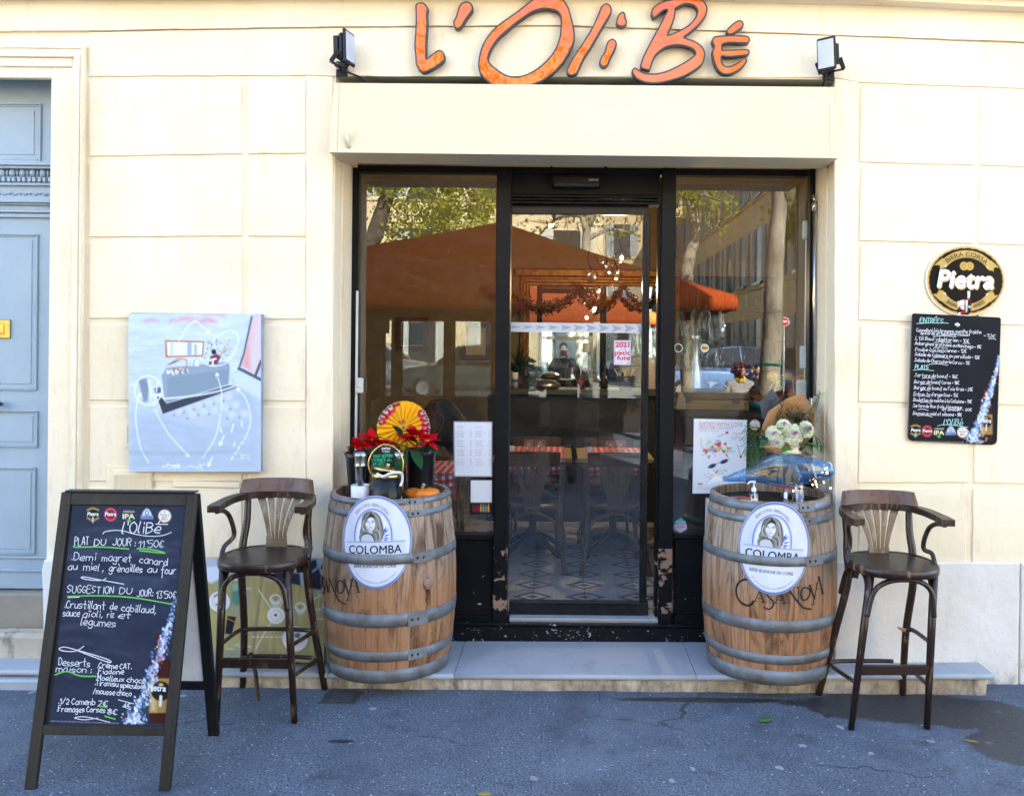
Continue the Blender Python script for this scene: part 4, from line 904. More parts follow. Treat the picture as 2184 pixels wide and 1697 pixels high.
def cone(q): p = P(1484, 835, .7); q.lathe([(.075, 0), (.06, .03), (.02, .2), (.012, .3), (.03, .32), (0, .33)], (p.x, .7, zc + .12), 20)
ib('steel_cone', 'tall polished steel cone standing on the wooden chest', 'juicer', cone, steel)
def napk(q):
 p = P(1512, 832, .65); q.grid(lambda u, v: (p.x + .11 * u, .62 + .1 * v, zc + .127 + .035 * math.sin(u * 3 + v) * (1 - .5 * v) + .02 * v), 8, 6);
o = ib('paper_napkins', 'crumpled white paper napkins on the wooden chest', 'napkins', napk, M('paper_white', (.75, .76, .78), .8)); o.modifiers.new('thick', 'SOLIDIFY').thickness = .002
def clotho(q):
 p = P(1451, 850, .45); pts = [P(1443, 872, .5), P(1462, 872, .5), P(1462, 850, .5), P(1450, 826, .5), P(1446, 850, .5)]; q.prism(pts, (0, .03, 0))
ib('burlap_cloth', 'pale burlap cloth propped against the left end of the wooden chest', 'cloth', clotho, M('burlap', (.42, .30, .18), .9, bmp=.5, bs=300))
shelf = thing('back_shelf', 'dark wall shelf of bottles deep inside the right window', 'shelf', P(1600, 760, YW))
q = MB()
for zz in (1.55, 1.85, 2.15): q.box(1.2, 2.2, YW - .2, YW - .001, zz - .02, zz, 0, .002)
q.box(1.2, 2.2, YW - .02, YW - .0005, 1.3, 2.5); q.build('boards', M('dark_shelf', (.025, .02, .016), .5), shelf)
for i in range(24):
 q = MB(); zz = (1.55, 1.85, 2.15)[i % 3]; bottle(.2 + .05 * random.random(), .032)(q, Vector((1.26 + (i // 3) * .12, YW - .1, zz + .001)))
 tag(q.build('bottle', M(('dark_bottle_glass', 'amber_bottle', 'green_bottle')[i % 3], ((.012, .015, .012), (.10, .03, .005), (.01, .05, .02))[i % 3], .12, coat=.6)), '%s bottle on the %s of the dark shelf deep in the right window' % (('dark', 'amber', 'green')[i % 3], ('lowest board', 'middle board', 'top board')[i % 3]), 'bottle', 'bottles on the dark back shelf')
leafm = {}
def leaf_mat(name, c1, c2, tr=.35):
 if name in leafm: return leafm[name]
 m = bpy.data.materials.new(name); m.use_nodes = True; t = m.node_tree; t.nodes.clear()
 o = N(t, 'ShaderNodeOutputMaterial'); d = N(t, 'ShaderNodeBsdfDiffuse'); r = N(t, 'ShaderNodeBsdfTranslucent'); mx = N(t, 'ShaderNodeMixShader'); mx.inputs[0].default_value = tr
 c = mixc(t, nz(t, coord(t), 2.4, 3), c1, c2); L(t, c, d.inputs[0]); L(t, c, r.inputs[0]); L(t, d.outputs[0], mx.inputs[1]); L(t, r.outputs[0], mx.inputs[2]); L(t, mx.outputs[0], o.inputs[0]); leafm[name] = m; return m
bark = M('pale_plane_bark', '#A79C88', .85, col2='#6F6656', vs=5, bmp=.5, bs=25, stretch=(1, 1, .5)); bark_dk = M('dark_bark', '#5E564A', .9, col2='#3E382F', vs=7, bmp=.5, bs=25)
def tree(label, base, path, rad, limbs, crown, nleaf, lm, bk, size=.11):
 t = thing('plane_tree', label, 'tree', base, 'trees across the street'); q = MB(); pts = catmull(path, 6); n = len(pts)
 q.tube(pts, [rad * (1 - .55 * i / (n - 1)) * (1 + .04 * math.sin(i * 2.1)) for i in range(n)], 14)
 tips = []
 for (st, en, r) in limbs:
  m_ = (Vector(st) + Vector(en)) / 2 + Vector((random.gauss(0, .12), random.gauss(0, .12), .18)); pp = catmull([st, m_, en], 5); q.tube(pp, [r * (1 - .7 * i / (len(pp) - 1)) for i in range(len(pp))], 8); tips += pp[4:]
  for k in range(5):
   s0 = pp[random.randrange(3, len(pp))]; e0 = s0 + Vector((random.gauss(0, .5), random.gauss(0, .5), random.gauss(.25, .45))); q.tube([s0, (s0 + e0) / 2 + Vector((0, 0, .08)), e0], [r * .3, r * .2, r * .06], 5, caps=False); tips += [(s0 + e0) / 2, e0]
 q.build('trunk', bk, t)
 q = MB(); cl = []
 for (c, r) in crown:
  for k in range(int(26 * r)):
   d = Vector((random.gauss(0, 1), random.gauss(0, 1), random.gauss(0, .8))).normalized() * r * random.uniform(.35, 1.05); cl.append((Vector(c) + d, random.uniform(.22, .5)))
 cl += [(p, .3) for p in tips] * (1 if crown else 2)
 for k in range(nleaf):
  c, r = random.choice(cl); p = c + Vector((random.gauss(0, r * .5), random.gauss(0, r * .5), random.gauss(0, r * .4)))
  u = Vector((random.gauss(0, 1), random.gauss(0, 1), random.gauss(-.4, .7))).normalized(); v = u.cross(Vector((random.random(), random.random(), random.random()))).normalized(); s = size * random.uniform(.6, 1.3)
  q.add([p, p + u * s * .5 + v * s * .3, p + u * s, p + u * s * .5 - v * s * .3], [(0, 1, 2, 3)], 0 if random.random() < .7 else 1)
 q.build('crown', [lm, leaf_mat('yellow_leaf', (.30, .27, .03), (.22, .22, .03))], t); return t
lm1 = leaf_mat('lime_leaf', (.26, .33, .03), (.42, .42, .05), .5); lm2 = leaf_mat('green_leaf', (.10, .15, .02), (.18, .20, .03))
def rr(px, py, d): return R(px, py, d)
b1 = rr(795, 900, 19); b1.z = .15
tree('leaning dark tree with a full lime crown across the street', b1, [b1, rr(788, 560, 19), rr(800, 500, 19), rr(822, 430, 19), rr(835, 380, 19), rr(850, 280, 19)], .24,
     [(rr(822, 430, 19), rr(770, 380, 18.5), .1), (rr(830, 400, 19), rr(900, 330, 19.5), .12)], [(rr(905, 440, 20), 1.1), (rr(990, 430, 20.5), 1.1), (rr(880, 500, 20), .9), (rr(960, 510, 20), .9), (rr(1030, 480, 21), 1.0), (rr(950, 350, 20), 1.3), (rr(860, 330, 20), 1.0)], 9000, lm1, bark_dk)
b2 = rr(1250, 900, 19); b2.z = .2
tree('nearly bare tree behind the parasol with fine branches', b2, [b2, rr(1252, 600, 19), rr(1250, 520, 19), rr(1256, 450, 19)], .16,
     [(rr(1252, 520, 19), rr(1190, 440, 19), .08), (rr(1256, 480, 19), rr(1330, 440, 19), .08), (rr(1256, 450, 19), rr(1220, 380, 19.5), .07), (rr(1256, 450, 19), rr(1300, 380, 18.5), .07), (rr(1253, 510, 19), rr(1360, 500, 19), .06), (rr(1256, 460, 19), rr(1150, 500, 20), .05)], [], 900, lm2, bark)
b3 = rr(1470, 900, 16); b3.z = .17
tree('slim pale tree with a crooked fork behind the orange parasol corner', b3, [b3, rr(1464, 620, 16), rr(1468, 560, 16), rr(1482, 500, 16), rr(1478, 440, 16), rr(1490, 380, 16)], .15,
     [(rr(1480, 470, 16), rr(1440, 420, 16), .06), (rr(1480, 450, 16), rr(1530, 410, 16), .06), (rr(1485, 430, 16), rr(1560, 440, 15), .04)], [(rr(1500, 430, 16), .6), (rr(1450, 410, 16), .5)], 700, lm1, bark)
b4 = rr(1645, 900, 12); b4.z = .05
tree('thick pale plane trunk with a green band, close to the shop', b4, [b4, rr(1640, 840, 12), rr(1648, 700, 12), rr(1650, 600, 12), rr(1656, 500, 12), rr(1662, 430, 12), rr(1655, 380, 12), rr(1650, 300, 12), rr(1660, 100, 12)], .165,
     [(rr(1660, 420, 12), rr(1700, 370, 12), .09), (rr(1657, 400, 12), rr(1610, 330, 12), .08)], [(rr(1690, 180, 12), 1.3), (rr(1600, 150, 12.5), 1.2)], 2200, lm1, bark)
def band(q):
 c = rr(1647, 775, 12); q.lathe([(.168, -.012), (.176, -.01), (.176, .01), (.168, .012)], c, 20)
ib('tree_band', 'green band tied round the thick pale trunk', 'band', band, M('green_tape', (.0, .25, .15), .5))
b5 = rr(1730, 900, 24); b5.z = .3
tree('far round lime tree down the side street', b5, [b5, rr(1728, 620, 24), rr(1725, 520, 24)], .16, [(rr(1725, 540, 24), rr(1690, 480, 24), .06), (rr(1725, 540, 24), rr(1750, 470, 24), .06)], [(rr(1722, 480, 24), 1.0), (rr(1700, 440, 24), .8), (rr(1760, 450, 24), .9)], 2600, lm1, bark_dk, .14)
def fabric(name, col, tr):
 m = bpy.data.materials.new(name); m.use_nodes = True; t = m.node_tree; t.nodes.clear()
 o = N(t, 'ShaderNodeOutputMaterial'); d = N(t, 'ShaderNodeBsdfDiffuse'); r = N(t, 'ShaderNodeBsdfTranslucent'); mx = N(t, 'ShaderNodeMixShader'); mx.inputs[0].default_value = tr
 d.inputs[0].default_value = (*col, 1); r.inputs[0].default_value = (*col, 1); L(t, d.outputs[0], mx.inputs[1]); L(t, r.outputs[0], mx.inputs[2]); L(t, mx.outputs[0], o.inputs[0]); return m
orange_f = fabric('orange_canvas', (.42, .072, .018), .0);
YN = R(1200, 700, 10.7).y; zN = R(1200, 628, 10.7).z
px0, px1 = R(200, 620, 10.7).x, R(1575, 620, 10.7).x; hw = 3.0; xc = R(1070, 487, 10.7 + hw).x; ycen = YN - hw; zap = R(1070, 487, 10.7 + hw).z + .1
par = thing('terrace_parasol', 'huge orange canvas terrace parasol standing across the pavement', 'parasol', (xc, ycen, .1))
q = MB(); q.tube([(xc, ycen, .05), (xc, ycen, zap + .05)], .05, 12); q.box(xc - .5, xc + .5, ycen - .5, ycen + .5, .0, .12, 0, .01); q.build('pole', darkmetal, par)
q = MB(); cs = [Vector((px0, YN, zN)), Vector((px1, YN, zN)), Vector((px1, YN - 2 * hw, zN)), Vector((px0, YN - 2 * hw, zN))]; ap = Vector((xc, ycen, zap))
for i in range(4):
 a0, a1 = cs[i], cs[(i + 1) % 4]; sag = .06
 q.grid(lambda u, v: (lambda e: e.lerp(ap, v) - Vector((0, 0, sag * math.sin(PI * v) * (1 - .6 * abs(2 * u - 1)))))(a0.lerp(a1, u) - Vector((0, 0, .03 * math.sin(PI * u)))), 12, 10)
o = q.build('canopy', orange_f, par); o.modifiers.new('thick', 'SOLIDIFY').thickness = .004
q = MB()
for i in range(4):
 a0, a1 = cs[i], cs[(i + 1) % 4]; q.grid(lambda u, v: a0.lerp(a1, u) - Vector((0, 0, .03 * math.sin(PI * u) + .17 * v + .008 * math.sin(u * 60) * v)), 60, 2)
o = q.build('valance', orange_f, par); o.modifiers.new('thick', 'SOLIDIFY').thickness = .004
for i in range(4):
 q = MB(); q.tube([cs[i] - Vector((0, 0, .02)), ap - Vector((0, 0, .12))], .018, 8); q.build('rib', darkmetal, par)
 q = MB(); q.tube([(xc, ycen, zap - 1.2), (cs[i] * .45 + ap * .55) - Vector((0, 0, .08))], .014, 8); q.build('strut', darkmetal, par)
wbk = thing('windbreak', 'dark framed terrace windbreak with clear panels under the orange parasol', 'windbreak', (-1, R(1200, 700, 16.2).y, .2)); YWB = R(1200, 700, 16.2).y
dkbr = M('dark_brown_canvas', (.030, .022, .018), .8)
q = MB(); rx = lambda px: R(px, 700, 16.2).x; rz = lambda py: R(900, py, 16.2).z
q.box(rx(560), rx(1440), YWB, YWB + .05, rz(664), rz(600)); q.box(rx(560), rx(1440), YWB, YWB + .05, .1, rz(845))
for x0, x1 in ((560, 580), (640, 660), (740, 823), (836, 860), (947, 972), (1048, 1128), (1166, 1178), (1280, 1298), (1370, 1440)): q.box(rx(x0), rx(x1), YWB - .001, YWB + .051, rz(845) + .001, rz(664) - .001)
q.build('frame', dkbr, wbk)
q = MB(); q.box(rx(580), rx(1400), YWB + .02, YWB + .025, rz(845), rz(664)); q.build('clear_panel', clear('clear_pvc', .05, .5, (.9, .93, .93), rough=.05), wbk)
def film(q):
 for x0, x1 in ((1467, 1545), (1440, 1462)):
  a0, a1 = R(x0, 640, 11.2), R(x1, 790, 11.2)
  q.grid(lambda u, v: (a0.x + (a1.x - a0.x) * u + .03 * math.sin(v * 9 + u * 4), a0.y + .06 * math.sin(u * 23 + v * 3) + .05 * noise.noise((u * 6, v * 5, x0)), a0.z + (a1.z - a0.z) * v), 30, 40)
o = ib('plastic_curtain', 'crumpled clear plastic curtain hanging from the parasol corner', 'curtain', film, clear('crumpled_film', .22, .7, (.82, .86, .86), rough=.12)); o.modifiers.new('thick', 'SOLIDIFY').thickness = .003
ht = thing('patio_heater', 'mushroom patio heater standing on the terrace behind the left window reflection', 'heater', (rx(819), YWB + 1.2, .15)); c = Vector((R(818, 700, 15).x, R(818, 700, 15).y, 0))
q = MB(); q.lathe([(.0, 0.1), (.22, .1), (.2, .75), (.05, .8), (.04, 2.2), (0, 2.2)], c, 18); q.build('stand', darkmetal, ht)
q = MB(); q.lathe([(.1, 1.95), (.11, 2.15), (.1, 2.22), (.3, 2.24), (.32, 2.3), (.0, 2.38)], c, 24); q.build('hood', darkmetal, ht)
def car(label, px, d, flip, col, ln=4.1):
 p = R(px, 800, d); z0 = gz(p.x, p.y); cr = thing('parked_car', label, 'car', (p.x, p.y, z0), 'cars parked across the street'); s = -1 if flip else 1
 V = lambda x, y, z: Vector((p.x + s * x, p.y + y, z0 + z))
 sec = [(-2.05, .45, .55, .60), (-1.98, .25, .85, .78), (-1.3, .2, .98, .84), (-.75, .2, 1.02, .86), (0, .2, 1.0, .87), (.8, .2, 1.0, .87), (1.6, .2, .98, .84), (2.0, .25, .9, .76), (2.05, .45, .6, .62)]
 q = MB(); q.grid(lambda u, v: (lambda a_, b_, t: V(a_[0] + (b_[0] - a_[0]) * t, math.cos(2 * PI * v) * (abs(math.cos(2 * PI * v)) ** -.45 if abs(math.cos(2 * PI * v)) > .01 else 1) * (a_[3] + (b_[3] - a_[3]) * t), (a_[1] + a_[2] + (b_[1] + b_[2] - a_[1] - a_[2]) * t) / 2 + math.copysign(abs(math.sin(2 * PI * v)) ** .5, math.sin(2 * PI * v)) * (a_[2] - a_[1] + (b_[2] - b_[1] - a_[2] + a_[1]) * t) / 2))(sec[min(int(u * 8), 7)], sec[min(int(u * 8), 7) + 1], u * 8 - min(int(u * 8), 7)), 24, 28)
 paint = M('car_paint_' + col[0], col[1], .25, .2, coat=.8); q.build('body', paint, cr)
 prof = [(-.95, 1.0), (-.35, 1.44), (.3, 1.5), (1.0, 1.45), (1.75, 1.02)]
 q = MB(); pts = [V(x, .72 - (z - 1) * .35, z) for x, z in prof]; q2 = [V(x, -.72 + (z - 1) * .35, z) for x, z in prof]; k = len(prof)
 q.add(pts + q2, [list(range(k)), list(range(2 * k - 1, k - 1, -1))] + [(i, i + 1, k + i + 1, k + i) for i in range(k - 1)], 0); q.build('glasshouse', M('car_glass', (.012, .015, .018), .05, coat=1.), cr)
 q = MB(); rp = [V(x, y, z) for (x, z) in ((-.33, 1.455), (.3, 1.515), (1.0, 1.465)) for y in (.575, -.575)]; q.add(rp + [r_ + Vector((0, 0, .02)) for r_ in rp], [(0, 1, 3, 2), (2, 3, 5, 4), (6, 8, 9, 7), (8, 10, 11, 9), (0, 2, 8, 6), (2, 4, 10, 8), (1, 7, 9, 3), (3, 9, 11, 5)]);
 for sy in (1, -1):
  for x, z, x2, z2 in ((-.95, 1.0, -.35, 1.46), (.35, 1.0, .3, 1.5), (1.75, 1.02, 1.0, 1.46)): q.tube([V(x, sy * .73, z), V(x2, sy * .57, z2)], .03, 6)
 q.build('roof', paint, cr)
 for x in (-1.3, 1.3):
  for sy in (1, -1):
   w_ = MB(); T = Matrix.Rotation(PI / 2, 4, 'X'); w_.lathe([(0, -.09), (.3, -.09), (.31, 0), (.3, .09), (0, .09)], V(x, sy * .78, .31), 20, 0, T); w_.lathe([(0, .1 if sy < 0 else -.1), (.19, .095 if sy < 0 else -.095)], V(x, sy * .78, .31), 14, 1, T); w_.build('wheel', [M('tyre', (.015, .015, .016), .8), steel], cr)
 for sy in (1, -1): h_ = MB(); h_.ball(V(-1.9, sy * .55, .72), (.12, .16, .08)); h_.build('headlight', M('lamp_glass', (.6, .62, .65), .1, coat=1.), cr)
 return cr
car('light blue hatchback parked left of the thick pale trunk', 1545, 24, False, ('light_blue', (.16, .28, .52))); car('grey blue estate car parked right of the thick pale trunk', 1745, 25, True, ('grey_blue', (.13, .18, .27))); car('dark green car parked beyond the terrace windbreak', 1010, 24, False, ('dark_green', (.03, .05, .045))); car('white van sized car parked beyond the left end of the terrace', 800, 26, True, ('white', (.6, .6, .6)))
q = MB(); a0, a1 = R(1440, 838, 14.2), R(1720, 838, 14.2); q.box(a0.x, a1.x, a0.y - .3, a0.y, .1, a0.z, 0, .02); tag(q.build('terrace_planter', dkbr), 'long dark planter box in front of the seated people on the terrace', 'planter')
ns = thing('no_entry_sign', 'round red no entry sign on a grey pole across the street', 'road sign', R(1673, 800, 20)); c = R(1673, 686, 20); r = 10 / 1800 * 20
q = MB(); q.tube([(c.x, c.y - .04, .2), (c.x, c.y - .04, c.z + .05)], .03, 10); q.build('pole', M('galvanised_pole', (.35, .36, .38), .5, .6), ns)
T = Matrix.Rotation(-PI / 2, 4, 'X'); q = MB(); q.lathe([(0, .0), (r, .0), (r, .02), (0, .02)], c, 28, 1, T, False); q.lathe([(0, .0225), (r * .88, .0225)], c, 28, 0, T, False); q.box(c.x - r * .6, c.x + r * .6, c.y + .023, c.y + .025, c.z - r * .17, c.z + r * .17, 1); q.build('disc', [M('sign_red', (.55, .01, .015), .4), M('sign_white', (.8, .8, .8), .4)], ns)
sunny = M('sunny_facade', '#D9C7A2', .9, col2='#CDB78E', vs=1.2); sunny2 = M('ochre_facade', '#CDB48A', .9, col2='#BBA176', vs=1.2); shut = M('grey_shutters', '#9AA0A2', .7, col2='#868C8E'); shut2 = M('pale_shutters', '#C3C3BA', .7)
def block(name, label, x0, x1, y0, y1, h, face, wall, sh):
 t = thing(name, label, 'building', ((x0 + x1) / 2, (y0 + y1) / 2, .3)); q = MB(); q.box(x0, x1, y0, y1, -.1, h); q.build('wall', wall, t)
 q = MB(); q.box(x0 - .3, x1 + .3, y0 - .3, y1 + .3, h + .001, h + .3, 0, .05)
 for z in (3.9, 7.2):
  if z < h: q.box(x0 - .07, x1 + .07, y0 - .07, y1 + .07, z, z + .18, 0, .03)
 q.build('cornice', wall, t)
 a, b = (x0, x1) if face == 'y' else (y0, y1); n = int((b - a) / 2.6)
 for fl in range(int(h / 3.2)):
  for k in range(n):
   c = a + (k + .5) * (b - a) / n; z = .9 + fl * 3.25 + (0 if fl else -.7); hh = 2.0 if fl else 2.6
   q = MB(); s = MB()
   if face == 'y':
    q.box(c - .5, c + .5, y1 + .002, y1 + .03, z, z + hh);
    for sg in (-1, 1): s.box(c + sg * .52, c + sg * 1.02, y1 + .002, y1 + .07, z, z + hh, 0, .01); [s.box(c + sg * .56, c + sg * .98, y1 + .0705, y1 + .085, z + .08 + m * .12, z + .13 + m * .12) for m in range(int(hh / .12) - 1)]
    q.box(c - .6, c + .6, y1 + .002, y1 + .14, z - .1, z - .001)
   else:
    q.box(x0 - .03, x0 - .002, c - .5, c + .5, z, z + hh)
    for sg in (-1, 1): s.box(x0 - .07, x0 - .002, c + sg * .52, c + sg * 1.02, z, z + hh, 0, .01); [s.box(x0 - .085, x0 - .0705, c + sg * .56, c + sg * .98, z + .08 + m * .12, z + .13 + m * .12) for m in range(int(hh / .12) - 1)]
    q.box(x0 - .14, x0 - .002, c - .6, c + .6, z - .1, z - .001)
   w_ = q.build('window', M('facade_window_dark', (.03, .035, .04), .15), t); attach(s.build('shutter', sh), w_)
 return t
block('opposite_house', 'long sunlit cream house with grey shutters across the street', -26, 1.5, -36, -27, 13, 'y', sunny, shut2)
block('opposite_house', 'tall ochre house at the head of the side street', 2.2, 14, -58, -48, 14, 'y', sunny2, shut)
block('side_street_house', 'ochre house with grey shutters along the side street', 7.2, 14, -46, -13.5, 11, 'x', sunny2, shut)
block('opposite_house', 'cream house at the far left end of the street', -48, -28, -34, -24, 12, 'y', sunny, shut)
def Zm(ox, oy, s): return lambda pts: [(ox + a / s, oy + b / s) for a, b in pts]
def sign_face():
 m, t, b = _new('orange_mirror_acrylic'); v = coord(t, (1, 1, 1))
 n = nz(t, v, 5, 4, .6, 2.2)
 L(t, mixc(t, ramp(t, n, [(.3, (0, 0, 0)), (.7, (1, 1, 1))]), (.66, .105, .001), (.70, .17, .004)), b.inputs['Base Color'])
 b.inputs['Roughness'].default_value = .03; b.inputs['Specular IOR Level'].default_value = .35; b.inputs['Coat Weight'].default_value = .25; b.inputs['Coat IOR'].default_value = 1.5; b.inputs['Coat Roughness'].default_value = .01
 bump(t, b, nz(t, v, 6, 3), .12, .05); nn = t.nodes[-1]; L(t, nn.outputs[0], b.inputs['Coat Normal']); return m
oface = sign_face(); oedge = M('slate_grey_letter_edge', (.045, .05, .06), .45, col2=(.055, .06, .07))
sgn = thing('restaurant_sign', 'orange mirrored hand written style sign letters with grey edges above the shutter box', 'shop sign', P(1240, 90, -.03))
za = Zm(853.1, 0, 5.119); zb = Zm(1226.7, 0, 5.119)
def sm(pts, corners=()):
 q = []
 for i, p in enumerate(pts): q += [p, p] if i in corners else [p]
 return [(p.x, p.y) for p in catmull([Vector((a, b, 0)) for a, b in q], 5, True, .42)]
def inset(poly, d):
 a = sum(poly[i][0] * poly[(i + 1) % len(poly)][1] - poly[(i + 1) % len(poly)][0] * poly[i][1] for i in range(len(poly))); sg = 1 if a > 0 else -1; out = []
 n = len(poly)
 for i in range(n):
  p0, p1, p2 = poly[i - 1], poly[i], poly[(i + 1) % n]; e1 = Vector((p1[0] - p0[0], p1[1] - p0[1])); e2 = Vector((p2[0] - p1[0], p2[1] - p1[1]))
  nn = Vector((0, 0))
  for e in (e1, e2):
   if e.length > 1e-6: nn += Vector((-e.y, e.x)).normalized()
  nn = nn.normalized() if nn.length > 1e-6 else nn; out.append((p1[0] + sg * nn.x * d, p1[1] + sg * nn.y * d))
 return out
YS = -.052
def letter(name, outer, holes=(), corners=(), hc=(), zz=za, ins=3.2):
 o2 = zz(sm(outer, corners)); h2 = [zz(sm(h, hc)) for h in holes]
 q = MB(); q.prism([P(a, b, YS) for a, b in o2], (0, .034, 0), 0, [[P(a, b, YS) for a, b in h] for h in h2]); par_ = q.build(name, oedge, sgn)
 q = MB(); q.prism([P(a, b, YS - .003) for a, b in inset(o2, ins)], (0, .0028, 0), 0, [[P(a, b, YS - .003) for a, b in inset(h, -ins)] for h in h2]); attach(q.build('letter_face', oface), par_)
 q = MB(); c = [P(a, b, -.02) for a, b in o2]; zs = [c[len(c) // 5], c[len(c) * 3 // 5]]
 for p in zs: pass
 return par_
letter('letter_l', [(175, 45), (215, 28), (262, 32), (300, 75), (308, 110), (300, 150), (302, 300), (292, 450), (288, 645), (395, 558), (440, 548), (480, 575), (494, 630), (470, 680), (380, 745), (262, 798), (205, 765), (172, 700), (165, 600), (155, 500), (168, 300), (170, 150), (166, 80)], corners=(8,))
letter('apostrophe', [(640, 80), (670, 35), (715, 18), (765, 28), (797, 75), (790, 125), (740, 190), (690, 270), (660, 310), (625, 322), (590, 300), (580, 240), (610, 180)])
letter('letter_o', [(1430, 5), (1300, 110), (1150, 215), (1050, 290), (960, 390), (900, 490), (868, 590), (852, 700), (865, 790), (905, 850), (950, 890), (1020, 935), (1150, 960), (1300, 955), (1450, 930), (1560, 885), (1680, 800), (1790, 680), (1860, 560), (1900, 470), (1912, 390), (1895, 280), (1870, 180), (1840, 80), (1790, 5), (1720, -45), (1640, -65), (1560, -60), (1490, -30)],
       [[(1560, 102), (1650, 108), (1720, 135), (1752, 190), (1752, 280), (1745, 380), (1710, 500), (1660, 590), (1580, 680), (1480, 760), (1360, 820), (1250, 838), (1150, 815), (1050, 750), (985, 690), (968, 640), (985, 570), (1050, 460), (1120, 385), (1250, 275), (1350, 200), (1450, 135)]])
letter('letter_l', [(335, 37), (378, 55), (402, 105), (385, 165), (300, 310), (190, 500), (100, 640), (50, 750), (20, 805), (-30, 830), (-75, 820), (-95, 785), (-85, 740), (-10, 600), (80, 470), (190, 290), (260, 130), (285, 70)], zz=zb)
letter('letter_i', [(400, 424), (440, 440), (457, 480), (445, 530), (400, 620), (360, 710), (315, 737), (275, 720), (262, 680), (280, 630), (320, 560), (350, 460)], zz=zb)
letter('dot', [(500, 135), (530, 132), (550, 160), (552, 200), (568, 240), (555, 280), (515, 298), (465, 285), (445, 250), (455, 200), (475, 160)], zz=zb)
letter('letter_b', [(828, 150), (840, 100), (880, 55), (960, 15), (1060, -10), (1200, -35), (1330, -25), (1410, 15), (1446, 90), (1430, 175), (1370, 260), (1285, 340), (1190, 410), (1310, 450), (1390, 510), (1422, 590), (1400, 690), (1330, 760), (1200, 835), (1050, 885), (900, 915), (760, 905), (670, 865), (625, 810), (620, 765), (655, 738), (700, 765), (770, 798), (880, 802), (1000, 775), (1130, 715), (1240, 650), (1300, 600), (1305, 570), (1270, 535), (1180, 505), (1080, 500), (990, 525), (910, 580), (860, 650), (825, 757), (800, 772), (720, 752), (710, 715), (740, 620), (800, 500), (880, 350), (950, 220), (1005, 112), (960, 125), (890, 185), (850, 203)],
       [[(1100, 98), (1200, 50), (1290, 65), (1330, 115), (1310, 190), (1230, 280), (1110, 345), (1010, 385), (1060, 280), (1090, 190)]], corners=(12, 40, 42, 48), hc=(0, 7), zz=zb)
letter('letter_e', [(1500, 420), (1540, 395), (1700, 385), (1850, 388), (1900, 405), (1910, 440), (1890, 475), (1800, 478), (1680, 472), (1610, 490), (1608, 545), (1750, 540), (1880, 538), (1908, 570), (1890, 605), (1800, 618), (1690, 628), (1600, 620), (1605, 680), (1640, 720), (1700, 720), (1780, 680), (1830, 635), (1865, 635), (1878, 670), (1850, 720), (1780, 780), (1700, 815), (1620, 815), (1560, 775), (1520, 700), (1500, 620), (1495, 560), (1515, 510), (1490, 460)], corners=(9, 10, 17), zz=zb)
letter('accent', [(1660, 320), (1720, 260), (1780, 222), (1825, 230), (1842, 265), (1830, 305), (1780, 340), (1720, 376), (1680, 381), (1650, 360)], zz=zb)
def flood(label, cpx, cpy, face, tilt, y=-.11, sw=.055, sh=.088):
 c = P(cpx, cpy, y); f = thing('floodlight', label, 'floodlight', c, 'floodlights beside the sign'); d = Vector(face).normalized(); s = d.cross(Vector((0, 0, 1))).normalized(); u = s.cross(d)
 T = Matrix((( s.x, d.x, u.x, c.x), (s.y, d.y, u.y, c.y), (s.z, d.z, u.z, c.z), (0, 0, 0, 1)))
 q = MB(); q.box(-sw, sw, -.0, .016, -sh, sh, 0, .006, T)
 for k in range(9): q.box(-sw * .8 + k * sw * .2 - .004, -sw * .8 + k * sw * .2 + .004, -.055, -.0305, -sh * .62, sh * .62, 0, .001, T)
 q.box(-sw * .85, sw * .85, -.03, -.0005, -sh * .8, sh * .8, 0, .01, T); q.build('housing', darkmetal, f)
 q = MB(); q.box(-sw * .84, sw * .84, .0165, .019, -sh * .84, sh * .84, 0, .001, T); q.build('lens', M('floodlight_lens', '#B9C2D0', .15, coat=.6), f)
 q = MB(); wl = Vector((c.x + (-.0), -.004, c.z));
 e = [T @ Vector((sx_ * (sw + .012), -.012, -.03)) for sx_ in (-1, 1)]; b0 = [T @ Vector((sx_ * (sw + .012), -.06, -sh * .95)) for sx_ in (-1, 1)]
 for a_, b_ in zip(e, b0): q.bar([a_, b_], .022, .004, 0, (0, 1, .2))
 q.bar([b0[0], b0[1]], .022, .004); m_ = (b0[0] + b0[1]) / 2; q.bar([m_, Vector((m_.x, -.002, m_.z + .01))], .03, .006); q.box(m_.x - .03, m_.x + .03, -.014, -.0005, m_.z - .03, m_.z + .05, 0, .003); q.build('bracket', darkmetal, f)
 return f, T
fl1, T1 = flood('black floodlight left of the sign turned towards it with its edge to the street', 741, 103, (.96, -.24, .04), 0)
q = MB()
for yy in (102, 141): p = P(718, yy, -.05); q.tube([p + Vector((0, .02, 0)), p + Vector((0, -.006, 0))], .0135, 12)
q.build('fixing_disc', M('white_disc', (.8, .8, .8), .5), fl1)
q = MB(); q.tube(catmull([P(728, 147, -.1), P(748, 157, -.07), P(770, 166, -.03), P(780, 175, -.02)], 6), .006, 8); q.build('cable', darkmetal, fl1)
fl2, T2 = flood('black floodlight right of the sign showing its pale square lens', 1764, 116, (-.62, -.76, -.12), 0, -.12, .050, .084)
q = MB(); q.tube(catmull([P(1763, 155, -.12), P(1759, 170, -.08), P(1755, 183, -.03)], 5), .006, 8); q.build('cable', darkmetal, fl2)
chalk = M('chalk_white', (.72, .74, .78), .8); mint = M('chalk_mint', (.35, .62, .58), .8); green_ch = M('chalk_green', (.16, .55, .10), .8); ink = M('black_ink', (.012, .012, .016), .4); cream_ink = M('cream_ink', (.75, .68, .45), .5)
